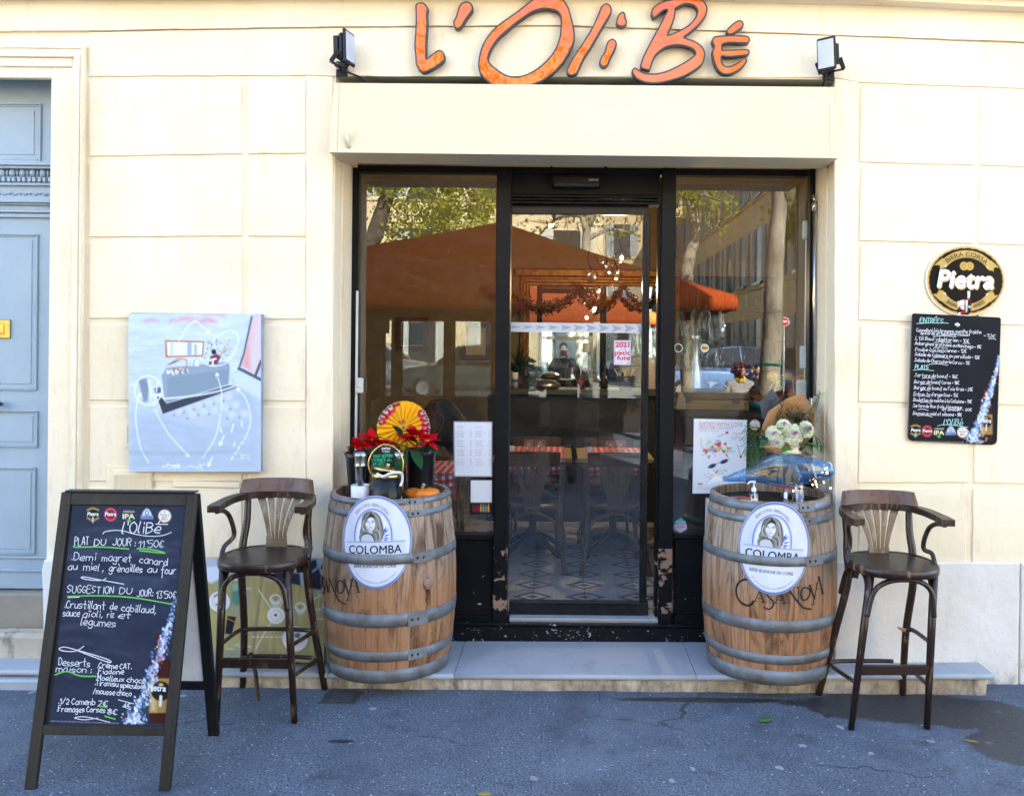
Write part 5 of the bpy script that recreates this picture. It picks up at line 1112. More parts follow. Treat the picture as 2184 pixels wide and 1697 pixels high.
red_ink = M('red_ink', (.6, .03, .05), .5); blue_ink = M('blue_ink', (.02, .05, .40), .4); grey_ink = M('grey_ink', (.35, .36, .40), .6); gold_ink = M('gold_ink', (.62, .42, .14), .4); pink_ink = M('pink_ink', (.75, .25, .28), .6); brown_ink = M('brown_ink', (.10, .05, .015), .5); white_ink = M('white_ink', (.82, .84, .86), .4); green_ink = M('green_ink', (.02, .55, .28), .6); orange_ink = M('orange_ink', (.75, .28, .05), .5); palered_ink = M('pale_red_ink', (.72, .35, .36), .6); red_flat = M('flat_red', (.55, .02, .02), .5)
INKS = [chalk, mint, green_ch, ink, cream_ink, red_ink, blue_ink, grey_ink, gold_ink, pink_ink, brown_ink, white_ink, green_ink, orange_ink, palered_ink]
CHK, MNT, GRN, INK, CRM, RED, BLU, GRY, GLD, PNK, BRN, WHT, GIN, ORG, PRD = range(15)
painted = vcol(); painted_gloss = vcol('enamel_colour', .35, 0, .08); painted_matt = vcol('canvas_paint', .7, 0, .2)
def paint_panel(pl, tl, tr, br, bl, nu, nv, fn, aa, name, mat, parent=None, off=0., thick=.003, label=None, cat=None, group=None, corner=0.):
 """rectangular painted sheet given by its four pixel corners; fn(Paint in pixel coordinates)"""
 q = MB(); X = []; Y = []
 for j in range(nv + 1):
  for i in range(nu + 1):
   u, v = i / nu, j / nv
   x = (tl[0] * (1 - u) + tr[0] * u) * (1 - v) + (bl[0] * (1 - u) + br[0] * u) * v; y = (tl[1] * (1 - u) + tr[1] * u) * (1 - v) + (bl[1] * (1 - u) + br[1] * u) * v
   X.append(x); Y.append(y)
 p = Paint(X, Y, aa); fn(p); col = rgba(p)
 n = (nu + 1) * (nv + 1); fr = [pl.hit(x, y, off) for x, y in zip(X, Y)]; q.v = [tuple(a) for a in fr]
 for j in range(nv):
  for i in range(nu):
   a = j * (nu + 1) + i; q.f.append([a, a + nu + 1, a + nu + 2, a + 1]); q.m.append(0); q.sm.append(False)
 ring = [i for i in range(nu)] + [j * (nu + 1) + nu for j in range(nv)] + [nv * (nu + 1) + i for i in range(nu, 0, -1)] + [j * (nu + 1) for j in range(nv, 0, -1)]
 b = len(q.v); q.v += [tuple(fr[i] - pl.n * thick) for i in ring]; col = np.vstack([col, col[ring]]); k = len(ring)
 for i in range(k): q.f.append([ring[i], ring[(i + 1) % k], b + (i + 1) % k, b + i]); q.m.append(0); q.sm.append(False)
 q.f.append([b + i for i in range(k)][::-1]); q.m.append(0); q.sm.append(False)
 q.cols = col; o = q.build(name, mat, parent); return tag(o, label, cat, group)
def logos(mb, pl, p, cs, s, rot=0):
 """the five small brewery marks; cs: pixel centres, s: size. p paints the shapes, mb takes the letters"""
 if p is not None:
  c = cs[0]; p.oval(c[0], c[1], s * 1.0, s * 1.0, '#1D1B18'); p.line([(c[0] - s * .9, c[1] - s * .75), (c[0], c[1] - s * 1.05), (c[0] + s * .9, c[1] - s * .75)], s * .3, '#A08A4E', smooth=4); p.line([(c[0] - s * .9, c[1] + s * .6), (c[0], c[1] + s * 1.0), (c[0] + s * .9, c[1] + s * .6)], s * .3, '#A08A4E', smooth=4); p.line([(c[0], c[1] + s * .5), (c[0] - s * .05, c[1] + s * 1.3)], s * .18, '#D8D8D0')
  c = cs[1]; p.oval(c[0], c[1], s * .95, s * 1.0, '#8E2230'); p.ring(c[0], c[1], s * .95, s * 1.0, s * .22, '#D9505A'); p.oval(c[0], c[1], s * 1.05, s * .4, '#5E1620')
  c = cs[2]; p.oval(c[0] - s * .12, c[1] + s * .98, s * .2, s * .2, '#5FB83C'); p.oval(c[0] + s * .14, c[1] + s * 1.0, s * .2, s * .2, '#5FB83C'); p.oval(c[0], c[1] + s * .82, s * .2, s * .2, '#5FB83C')
  c = cs[3]; p.poly([(c[0] - s * .7, c[1] + .2 * s), (c[0] - s * .65, c[1] - .5 * s), (c[0], c[1] - 1.15 * s), (c[0] + .65 * s, c[1] - .5 * s), (c[0] + s * .7, c[1] + .2 * s)], '#C9D4E4', smooth=3); p.oval(c[0], c[1] - .35 * s, s * .35, s * .5, '#5B6A86'); p.oval(c[0], c[1] - .4 * s, s * .17, s * .25, '#D5DBE5'); p.poly([(c[0] - s * 1.05, c[1] + .05 * s), (c[0] + s * 1.05, c[1] + .05 * s), (c[0] + s * 1.05, c[1] + .65 * s), (c[0] - s * 1.05, c[1] + .65 * s)], '#8D9DBA')
  c = cs[4]; p.oval(c[0], c[1], s * 1.12, s * 1.12, '#C98A4A'); p.oval(c[0], c[1], s * 1.02, s * 1.02, '#DDE2E2'); p.oval(c[0], c[1] - s * .7, s * .2, s * .12, '#C98A4A')
 if mb is not None:
  c = cs[0]; printed(mb, pl, 'Pietra', c[0] - s * .95, c[1] + .22 * s, c[0] + s * .95, c[1] + .22 * s, s * .62, .03, .2, WHT)
  c = cs[1]; printed(mb, pl, 'Pietra', c[0] - s * .95, c[1] + .22 * s, c[0] + s * .95, c[1] + .22 * s, s * .62, .03, .2, WHT)
  c = cs[2]; printed(mb, pl, 'CORSICAN', c[0] - s * .95, c[1] - .42 * s, c[0] + s * .95, c[1] - .42 * s, s * .36, .01, 0, CRM); printed(mb, pl, 'IPA', c[0] - s * 1.0, c[1] + .62 * s, c[0] + s * 1.0, c[1] + .62 * s, s * .85, .035, 0, CRM)
  c = cs[3]; printed(mb, pl, 'COLOMBA', c[0] - s * .95, c[1] + .55 * s, c[0] + s * .95, c[1] + .55 * s, s * .38, .01, 0, BLU)
  c = cs[4]; printed(mb, pl, 'Pietra', c[0] - s * .8, c[1] + .02 * s, c[0] + s * .8, c[1] + .02 * s, s * .5, .01, .2, GRY); printed(mb, pl, 'BIO', c[0] - s * .5, c[1] + .72 * s, c[0] + s * .5, c[1] + .72 * s, s * .58, .02, 0, ORG)
def splash(p, x_top, y_top, x_bot, y_bot, wid, seed=3):
 """falling water: bright beads along a slanting stream that spreads towards the foot"""
 r = random.Random(seed)
 for k in range(520):
  t = r.random() ** .8; x = x_top + (x_bot - x_top) * t ** 1.25 + r.gauss(0, wid * (.16 + .42 * t)); y = y_top + (y_bot - y_top) * t + r.gauss(0, 3)
  s = r.uniform(.5, 1.6) * (1 + .4 * t); c = r.choice(['#FFFFFF', '#CFE0F5', '#7FA0D0', '#4F6FB0', '#A9C4EA']); p.oval(x, y, s, s * r.uniform(.9, 2.1), c, r.uniform(.5, 1), rot=r.uniform(-.5, .5))
 for k in range(40):
  t = r.random(); p.oval(x_top + wid * r.uniform(-.1, 1.1), y_top + (y_bot - y_top) * (.15 + .6 * t), r.uniform(.5, 1.3), r.uniform(.5, 1.5), '#CFE0F5', .8)
def beer(p, cx, top, bot, w_):
 h = bot - top; p.poly([(cx - w_ * .22, top), (cx + w_ * .22, top), (cx + w_ * .24, top + h * .22), (cx + w_ * .5, top + h * .36), (cx + w_ * .5, bot), (cx - w_ * .5, bot), (cx - w_ * .5, top + h * .36), (cx - w_ * .24, top + h * .22)], '#3A1A12', 1, 1.5)
 p.line([(cx - w_ * .03, top + h * .08), (cx, top + h * .2), (cx - w_ * .06, top + h * .3)], w_ * .2, '#B4501C', .8, 2.5); p.line([(cx - w_ * .2, top + h * .38), (cx - w_ * .25, top + h * .44)], w_ * .14, '#8E3A18', .8, 2)
 p.poly([(cx - w_ * .5, top + h * .50), (cx + w_ * .5, top + h * .50), (cx + w_ * .5, bot - h * .12), (cx - w_ * .5, bot - h * .12)], '#9A7B45'); p.poly([(cx - w_ * .5, top + h * .52), (cx - w_ * .2, top + h * .52), (cx - w_ * .2, bot - h * .13), (cx - w_ * .5, bot - h * .13)], '#C4AC74', .7, 4)
 p.oval(cx, top + h * .64, w_ * .45, h * .11, '#211C1A'); p.oval(cx, top + h * .57, w_ * .1, w_ * .07, '#C4AC74'); p.line([(cx, top + h * .7), (cx - w_ * .03, top + h * .8)], w_ * .12, '#D8D4CC')
AX0, AX1 = -2.112, -1.538; YF0, YT, ZT0 = -1.165, -.935, 1.137
abd = thing('menu_board', 'black wooden A-frame menu board standing on the pavement', 'A-board', ((AX0 + AX1) / 2, -.93, 0))
wdk = M('black_stained_wood', (.011, .011, .010), .5, col2=(.026, .024, .019), vs=16, stretch=(1, 1, .12), bmp=.25, bs=50); bkp = M('matt_black_frame', (.006, .006, .007), .6)
def frame_T(yb, yt, zt):
 u = Vector((0, yt - yb, zt)).normalized(); n = Vector((0, u.z, -u.y)); return Matrix(((1, n.x, u.x, 0), (0, n.y, u.y, yb), (0, n.z, u.z, 0), (0, 0, 0, 1))), Vector((0, yt - yb, zt)).length
TA, LA = frame_T(YF0, YT, ZT0)
q = MB(); q.box(AX0, AX0 + .043, 0, .022, .002, LA, 0, .002, TA); q.box(AX1 - .043, AX1, 0, .022, .002, LA, 0, .002, TA)
q.box(AX0 + .0435, AX1 - .0435, .001, .022, LA - .052, LA, 0, .002, TA); q.box(AX0 + .0435, AX1 - .0435, .001, .022, .204, .241, 0, .002, TA); q.build('front_frame', wdk, abd)
TB, LB = frame_T(-.67, -.905, ZT0 - .004)
q = MB();
for x0, x1 in ((AX0 + .005, AX0 + .048), (AX1 - .045, AX1 + .002)): q.box(x0, x1, -.022, 0, .002, LB, 0, .002, TB)
q.box(AX0 + .0485, AX1 - .0455, -.022, -.001, LB - .05, LB, 0, .002, TB); q.box(AX0 + .0485, AX1 - .0455, -.022, -.001, .235, .275, 0, .002, TB); q.build('back_frame', bkp, abd)
q = MB(); q.box(AX0 + .0485, AX1 - .0455, -.014, -.008, .2755, LB - .0505, 0, 0, TB); q.build('back_panel', M('white_back_panel', '#EEF0F4', .5), abd)
q = MB(); q.box(AX0 + .02, AX1 - .005, -.948, -.902, ZT0 + .001, ZT0 + .008, 0, .003)
for x in (AX0 + .12, AX1 - .12): q.tube([(x, -.92, ZT0 - .01), (x + .05, -.92, ZT0 - .01)], .008, 8)
q.build('hinge', darkmetal, abd)
q = MB(); q.box(AX0 + .044, AX1 - .044, .010, .016, .2415, LA - .0525, 0, 0, TA);
plA = Plane(TA @ Vector((0, .0095, .5)), TA.to_3x3() @ Vector((0, -1, 0))); A = Zm(106.67, 1040, 6.3625); B = Zm(96, 1280, 5.302)
def a1(x, y): return A([(x, y)])[0]
def b1_(x, y): return B([(x, y)])[0]
LOGA = [a1(583, 360), a1(822, 362), a1(1070, 370), a1(1315, 370), a1(1556, 382)]
def paintA(p):
 p.fill('#272F41'); p.grain(60, 25, .35, 1); p.grain(14, 6, .18, 2)
 for s in range(26):
  x = random.uniform(140, 380); y = random.uniform(1130, 1540); p.line([(x - 40, y + random.gauss(0, 3)), (x, y - 8), (x + 50, y + random.gauss(0, 3))], random.uniform(2, 7), '#4C5870', .32, 8, smooth=4)
 beer(p, *b1_(1310, 0)[:1], b1_(0, 370)[1], b1_(0, 1390)[1], 47); splash(p, *b1_(1470, -30), *b1_(1030, 1290), 17);
 for k in range(150): t = random.random(); x, y = b1_(random.gauss(1010, 60), 1390 - abs(random.gauss(0, 55))); p.oval(x, y, random.uniform(.6, 1.8), random.uniform(.6, 1.8), random.choice(['#FFFFFF', '#CFE0F5', '#8FB0E0']), .9)
 logos(None, None, p, LOGA, 12.5)
tl, tr, br, bl = (156, 1069), (399, 1077), (356, 1552), (105, 1544)
q.build('board_back', bkp, abd)
pan = paint_panel(plA, tl, tr, br, bl, 140, 260, paintA, 1.8, 'chalkboard', vcol('slate_colour', .5, 0, .1), abd, 0, .002)
q = MB(); random.seed(21)
logos(q, plA, None, LOGA, 12.5)
def wA(txt, x0, y0, x1, y1, h, w_=1.55, mi=CHK, f=a1, s=6.3625): write(q, plA, txt, *f(x0, y0), *f(x1, y1), h / s, w_, mi, jit=.5)
wA("l'OliBé", 975, 612, 1530, 612, 150, 2.2); scribble(q, plA, A([(720, 625), (750, 595), (880, 575), (1000, 585), (1150, 625), (1350, 655), (1530, 645), (1650, 602)]), 1.8, CHK); scribble(q, plA, A([(1440, 490), (1600, 495)]), 2, CHK)
wA('PLAT', 335, 775, 535, 775, 105); wA('DU', 598, 775, 780, 778, 85); wA('JOUR :', 850, 780, 1175, 785, 95); wA("11'50€", 1200, 815, 1560, 800, 90)
scribble(q, plA, A([(345, 775), (345, 803), (700, 800), (1070, 828)]), 2.6, GRN); scribble(q, plA, A([(1195, 830), (1200, 822), (1400, 840), (1565, 885), (1220, 850)]), 2.8, GRN)
wA('.Demi', 285, 980, 640, 985, 95); wA('magret', 705, 985, 1120, 1000, 95); wA('canard', 1215, 1005, 1610, 1060, 100)
wA('au', 245, 1110, 385, 1112, 90); wA('miel ,', 455, 1115, 745, 1125, 95); wA('grènailles', 805, 1130, 1270, 1140, 95); wA('au', 1325, 1145, 1470, 1150, 85); wA('four', 1505, 1170, 1725, 1170, 110)
scribble(q, plA, A([(765, 1225), (690, 1255), (500, 1240), (425, 1215), (480, 1208), (650, 1240), (1005, 1305)]), 2, CHK)
wA('SUGGESTION', 235, 1420, 880, 1430, 95); wA('DU', 940, 1435, 1135, 1440, 85); wA("JOUR:", 1180, 1470, 1410, 1470, 90); wA("13'50€", 1440, 1490, 1725, 1490, 90)
scribble(q, plA, A([(240, 1470), (700, 1462), (1150, 1490), (1650, 1575)]), 2.6, GRN); scribble(q, plA, A([(245, 1485), (400, 1478)]), 2, CHK)
wB = lambda *a, **k: wA(*a, f=b1_, s=5.302, **k)
wB('.Crustillant', 220, 85, 690, 95, 85); wB('de', 735, 100, 830, 105, 75); wB('cabillaud,', 865, 115, 1265, 145, 80)
wB('sauce', 205, 175, 400, 180, 75); wB('aïoli,', 430, 185, 665, 190, 75); wB('riz', 705, 190, 790, 190, 70); wB('et', 830, 195, 990, 200, 70); wB('légumes', 405, 275, 815, 295, 85)
scribble(q, plA, B([(440, 515), (350, 570), (220, 570), (160, 545), (220, 525), (350, 555), (700, 660), (715, 695), (380, 570)]), 2, CHK)
wB('Desserts', 155, 730, 520, 745, 80); wB('maison :', 125, 800, 540, 815, 75); scribble(q, plA, B([(115, 840), (250, 800), (400, 850), (580, 855)]), 3, GRN)
wB('.Crème CAT.', 590, 755, 990, 775, 60, w_=1.6); wB('.Fiadone', 585, 825, 900, 830, 60, w_=1.6); wB('.Moelleux choco', 575, 895, 1150, 935, 60, w_=1.6); wB('.Tiramisu speculoos', 565, 955, 1150, 1000, 60, w_=1.6); wB('/mousse choco', 545, 1050, 985, 1080, 65, w_=1.6)
wB('.1/2 Camenb', 150, 1165, 575, 1180, 65, w_=1.6); wB('7€', 600, 1190, 720, 1195, 55, w_=1.6); wB('4€', 890, 1200, 975, 1205, 45, w_=1.6); wB('.Fromages Corses', 135, 1250, 690, 1265, 65, w_=1.6); wB('8€', 705, 1285, 830, 1290, 60, w_=1.6)
scribble(q, plA, B([(600, 1188), (705, 1205)]), 3, GRN); scribble(q, plA, B([(680, 1305), (795, 1338)]), 3, GRN); scribble(q, plA, B([(830, 1120), (1005, 1165)]), 1.6, CHK); scribble(q, plA, B([(880, 1195), (970, 1230)]), 1.6, CHK); scribble(q, plA, B([(600, 1325), (450, 1345), (335, 1325), (420, 1310), (560, 1330), (735, 1375)]), 1.8, CHK)
printed(q, plA, "L'ABUS D'ALCOOL EST DANGEREUX POUR LA SANTE. A CONSOMMER AVEC MODERATION.", *b1_(62, 1368), *b1_(840, 1395), 3.4, 0, 0, GRY)
c_ = b1_(1265, 1010); printed(q, plA, 'Pietra', c_[0] - 19, c_[1] + 1, c_[0] + 19, c_[1] + 3, 13, .03, .15, WHT)
q.build('lettering', INKS, pan)
Wz = Zm(1920, 506.7, 3.534); plW = Plane(P(2040, 800, -.024), (0.02, -1, -.03))
LOGW = Wz([(116, 1452), (203, 1458), (292, 1462), (382, 1462), (470, 1466)])
def paintW(p):
 p.fill('#181B22'); p.grain(40, 20, .25, 5)
 beer(p, 2104, Wz([(0, 1135)])[0][1], Wz([(0, 1530)])[0][1], 25); splash(p, *Wz([(745, 905)])[0], *Wz([(540, 1530)])[0], 9, 8); logos(None, None, p, LOGW, 10.5)
 for k in range(60): x, y = Wz([(random.gauss(560, 40), 1550 - abs(random.gauss(0, 40)))])[0]; p.oval(x, y, random.uniform(.5, 1.4), random.uniform(.5, 1.4), '#CFE0F5', .9)
 p.line([(1945, 668), (1941, 800), (1936, 940)], 2.2, '#5B4436', .8)
wmb = thing('wall_menu', 'black chalk menu board screwed to the cream wall under the oval beer sign', 'menu board', plW.hit(2040, 800))
def rounded_panel():
 q = MB(); nu, nv = 90, 130; X = []; Y = []
 tl, tr, br, bl = (1946, 668), (2135, 677), (2126, 949), (1936, 940)
 for j in range(nv + 1):
  for i in range(nu + 1):
   u, v = i / nu, j / nv; r_ = .06
   if v > 1 - r_ * .7:      # round the two bottom corners
    t = (v - (1 - r_ * .7)) / (r_ * .7); e = r_ * (1 - math.sqrt(max(0, 1 - t * t))); u = e + u * (1 - 2 * e)
   if v < .02: t = (.02 - v) / .02; e = .02 * (1 - math.sqrt(max(0, 1 - t * t))); u = e + u * (1 - 2 * e)
   X.append((tl[0] * (1 - u) + tr[0] * u) * (1 - v) + (bl[0] * (1 - u) + br[0] * u) * v); Y.append((tl[1] * (1 - u) + tr[1] * u) * (1 - v) + (bl[1] * (1 - u) + br[1] * u) * v)
 p = Paint(X, Y, 1.8); paintW(p); q.v = [tuple(plW.hit(x, y)) for x, y in zip(X, Y)]; col = rgba(p)
 for j in range(nv):
  for i in range(nu): a = j * (nu + 1) + i; q.f.append([a, a + nu + 1, a + nu + 2, a + 1]); q.m.append(0); q.sm.append(False)
 ring = [i for i in range(nu)] + [j * (nu + 1) + nu for j in range(nv)] + [nv * (nu + 1) + i for i in range(nu, 0, -1)] + [j * (nu + 1) for j in range(nv, 0, -1)]
 b = len(q.v); q.v += [tuple(Vector(q.v[i]) - plW.n * .006) for i in ring]; q.cols = np.vstack([col, col[ring]]); k = len(ring)
 for i in range(k): q.f.append([ring[i], ring[(i + 1) % k], b + (i + 1) % k, b + i]); q.m.append(0); q.sm.append(False)
 q.f.append([b + i for i in range(k)]); q.m.append(0); q.sm.append(False)
 return q.build('chalkboard', MATS['slate_colour'], wmb)
pw = rounded_panel(); q = MB(); logos(q, plW, None, LOGW, 10.5); random.seed(5)
def wW(txt, x0, y0, x1, y1, h, mi=CHK, w_=1.0): a_, b_ = Wz([(x0, y0), (x1, y1)]); write(q, plW, txt, *a_, *b_, h / 3.534, w_, mi)
wW('ENTRÉES', 148, 640, 328, 645, 34, MNT, 1.7); scribble(q, plW, Wz([(122, 648), (250, 642), (362, 645)]), 1.4, MNT)
for tx, x0, y0, x1, y1, h in (('Cannelloni à la brousse, menthe fraiche', 122, 708, 612, 724, 26), ('épinards et béchamel maison', 152, 728, 520, 742, 20), ('~12€', 628, 748, 722, 755, 24), (".L'Oli Bowl végétarien ~ 10€", 108, 768, 522, 790, 25), ('.Aubergines gratinées au Manchego ~ 11€', 106, 805, 612, 836, 25), ('.Poulpe à la Galicienne ~ 12€', 106, 852, 502, 868, 25), ('.Salade de Calamars en persillade ~ 12€', 106, 888, 600, 915, 25), ('.Salade de Charcuterie Corse ~ 11€', 104, 932, 526, 958, 25)): wW(tx, x0, y0, x1, y1, h)
wW('PLATS', 112, 988, 215, 992, 30, MNT, 1.7); scribble(q, plW, Wz([(98, 998), (170, 994), (252, 1003)]), 1.4, MNT)
for tx, x0, y0, x1, y1, h in (('.Tartare de boeuf ~ 16€', 104, 1046, 434, 1060, 26), ('.Burger de boeuf Corse ~ 18€', 100, 1096, 446, 1106, 26), ('.Burger de boeuf au Foie Gras ~ 21€', 98, 1140, 548, 1156, 26), (".Entrecôte d'argentine ~ 15€", 96, 1190, 438, 1200, 26), ('.Boulettes de seiche à la Catalane ~ 19€', 94, 1232, 540, 1248, 25), ('.Tartare de thon frais, à la mangue', 92, 1276, 466, 1290, 24), ('et avocat ~ 20€', 315, 1302, 540, 1306, 20), ('.Saumon au miel et sésame ~ 18€', 90, 1332, 466, 1346, 25)): wW(tx, x0, y0, x1, y1, h)
for x0, y0, x1, y1 in ((245, 745, 420, 748), (255, 790, 385, 793), (255, 830, 355, 835), (235, 862, 325, 868), (248, 905, 365, 912), (218, 955, 358, 962), (165, 1060, 262, 1066), (160, 1106, 232, 1112), (150, 1150, 222, 1156), (135, 1196, 222, 1202), (150, 1242, 232, 1248), (132, 1296, 210, 1302), (128, 1342, 240, 1350), (665, 765, 720, 768), (470, 798, 525, 800)): scribble(q, plW, Wz([(x0, y0), ((x0 + x1) / 2, y0 - 4), (x1, y1)]), 1.1, CHK)
wW("l'OliBé", 325, 1412, 475, 1416, 46, MNT, 1.7); scribble(q, plW, Wz([(280, 1418), (340, 1408), (480, 1424), (510, 1428)]), 1.4, MNT)
printed(q, plW, "L'ABUS D'ALCOOL EST DANGEREUX POUR LA SANTE. A CONSOMMER AVEC MODERATION.", *Wz([(98, 1536)])[0], *Wz([(466, 1546)])[0], 2.2, 0, 0, GRY)
c_ = Wz([(645, 1392)])[0]; printed(q, plW, 'Pietra', c_[0] - 11, c_[1], c_[0] + 11, c_[1] + 1, 9, .03, .15, WHT); q.build('lettering', INKS, pw)
q = MB(); c = plW.hit(2041, 693); q.ball(c, (.014, .008, .014)); q.box(c.x - .012, c.x + .012, c.y - .0095, c.y - .006, c.z - .0015, c.z + .0015, 0); q.build('screw', steel, wmb)
def oval_sign(name, surf, rx, ry, fn, nr, na, label, aa, rot=0., thick=.0025, mat=None, dome=0.):
 """elliptic painted plate; surf.hit(x, y, off) in the design's own pixels"""
 q = MB(); X = [0.]; Y = [0.]
 for i in range(1, nr + 1):
  for j in range(na): a = 2 * PI * j / na; X.append(rx * i / nr * math.sin(a)); Y.append(-ry * i / nr * math.cos(a))
 p = Paint(X, Y, aa); fn(p); col = rgba(p); q.v = [tuple(surf.hit(x, y, dome * (1 - ((x / rx) ** 2 + (y / ry) ** 2)))) for x, y in zip(X, Y)]
 for j in range(na): q.f.append([0, 1 + j, 1 + (j + 1) % na]); q.m.append(0); q.sm.append(True)
 for i in range(nr - 1):
  for j in range(na): a, b = 1 + i * na + j, 1 + i * na + (j + 1) % na; q.f.append([a, a + na, b + na, b]); q.m.append(0); q.sm.append(True)
 e = 1 + (nr - 1) * na; b0 = len(q.v); q.v += [tuple(surf.hit(X[e + j], Y[e + j], -thick)) for j in range(na)]; q.cols = np.vstack([col, col[e:e + na]])
 for j in range(na): q.f.append([e + j, b0 + j, b0 + (j + 1) % na, e + (j + 1) % na]); q.m.append(0); q.sm.append(False)
 q.f.append([b0 + j for j in range(na)]); q.m.append(0); q.sm.append(False)
 o = q.build(name, mat or painted_gloss); return tag(o, label, 'beer sign')
class Off:      # a plane addressed in design pixels about a centre, with a small rotation
 def __init__(s, pl, cx, cy, k=1., rot=0.): s.pl = pl; s.cx = cx; s.cy = cy; s.k = k; s.rot = rot; s.n = pl.n
 def hit(s, x, y, off=0.): c_, s_ = math.cos(s.rot), math.sin(s.rot); return s.pl.hit(s.cx + (x * c_ - y * s_) * s.k, s.cy + (x * s_ + y * c_) * s.k, off)
plO = Off(YP(-.012), 2059.6, 598.5, 1 / 10.604, .02)
O = lambda pts: [(a - 1030, b - 815) for a, b in pts]
def paintO(p):
 p.fill('#E9E6DE'); p.oval(0, 0, 880, 780, '#CBA357'); rg = [(835 * math.sin(a) * (1 + .008 * math.sin(37 * a)), -735 * math.cos(a) * (1 + .010 * math.sin(29 * a))) for a in [2 * PI * k / 140 for k in range(140)]]; p.poly(rg, '#171513')
 def rib(a0, a1, r0x, r0y, wd, up): pts = [(r0x * math.sin(math.radians(a)), -r0y * math.cos(math.radians(a)) + up) for a in range(a0, a1 + 1, 4)]; p.line(pts, wd, '#C7A862'); p.line([(x, y + (wd * .42 if a0 < 90 and a0 > -90 else -wd * .42)) for x, y in pts], 10, '#8A6A2E', .6)
 rib(-52, 56, 660, 640, 165, 40); rib(122, 238, 660, 640, 165, -25)
 for pts in ([(310, 478), (430, 478), (440, 580), (560, 480), (520, 330), (480, 320)], [(1770, 505), (1640, 505), (1645, 605), (1520, 500), (1560, 350), (1600, 355)], [(290, 1135), (410, 1125), (420, 1030), (540, 1125), (490, 1290), (460, 1290)], [(1775, 1135), (1650, 1130), (1645, 1040), (1520, 1130), (1570, 1290), (1600, 1285)]): p.poly(O(pts), '#C2A159')
 for a in ([(540, 490), (580, 470), (565, 515)], [(1480, 500), (1525, 490), (1500, 540)], [(525, 1120), (565, 1095), (575, 1150)], [(1480, 1100), (1535, 1105), (1495, 1145)]): p.poly(O(a), '#F0F0F0')
 for cx in (965, 1095): p.oval(cx - 1030, 490 - 815, 92, 95, '#C7A05A')
 for cx in (965, 1100): p.ring(cx - 1030, 490 - 815, 35, 42, 12, '#8A6A2E')
 for pts, c in (([(830, 1480), (890, 1410), (930, 1260), (1040, 1160), (1140, 1240), (1160, 1500), (1100, 1590), (870, 1590)], '#2A2320'), ([(1050, 1055), (1115, 1055), (1115, 1180), (1070, 1190)], '#E8ECF4'), ([(900, 1270), (985, 1250), (985, 1370), (905, 1380)], '#EEF2FA'), ([(840, 1290), (890, 1280), (890, 1400), (850, 1400)], '#D8DCE6'), ([(905, 1390), (985, 1385), (990, 1480), (930, 1450)], '#EEF2FA'), ([(1025, 1260), (1065, 1255), (1070, 1530), (1050, 1530)], '#E8ECF4'), ([(1060, 1160), (1110, 1140), (1105, 1230), (1070, 1230)], '#E8ECF4'), ([(985, 1260), (1020, 1255), (1015, 1480), (990, 1480)], '#B99A63'), ([(870, 1420), (920, 1420), (945, 1465), (900, 1470)], '#C01020'), ([(920, 1530), (1020, 1500), (1030, 1545), (940, 1565)], '#D01020'), ([(870, 1540), (920, 1535), (930, 1590), (880, 1590)], '#F2F4F8'), ([(1085, 1380), (1140, 1390), (1150, 1440), (1100, 1420)], '#E0E4EE'), ([(1090, 1200), (1140, 1250), (1120, 1290), (1080, 1250)], '#A01020')): p.poly(O(pts), c)
osn = oval_sign('beer_sign', plO, 905, 805, paintO, 70, 220, 'oval black and gold enamel beer sign above the wall menu board', 14, mat=painted_gloss, dome=.012)
plOt = Off(YP(-.0255), 2059.6 + .4, 598.5, 1 / 10.604 / 1.00, .02)
q = MB();
printed(q, plOt, 'Pietra', *O([(412, 995)])[0], *O([(1668, 1000)])[0], 385, .045, .16, GLD, -.0006); printed(q, plOt, 'Pietra', *O([(395, 970)])[0], *O([(1648, 975)])[0], 390, .040, .16, WHT, .0008)
printed(q, plOt, 'BIERA CORSA', 0, 0, 0, 0, 0, .008, 0, BRN, 0, arc_fn(0, 40, 612, 592, -43, 46, 100)); printed(q, plOt, 'BIÈRE', 0, 0, 0, 0, 0, .01, 0, INK, 0, arc_fn(0, -25, 690, 670, 219, 196, 80, True)); printed(q, plOt, 'AMBRÉE', 0, 0, 0, 0, 0, .01, 0, INK, 0, arc_fn(0, -25, 690, 670, 164, 139, 80, True))
q.build('lettering', INKS, osn)
Cz = Zm(450 / 1.875, 1200 / 1.875, 1471 / 650 * 1.875)
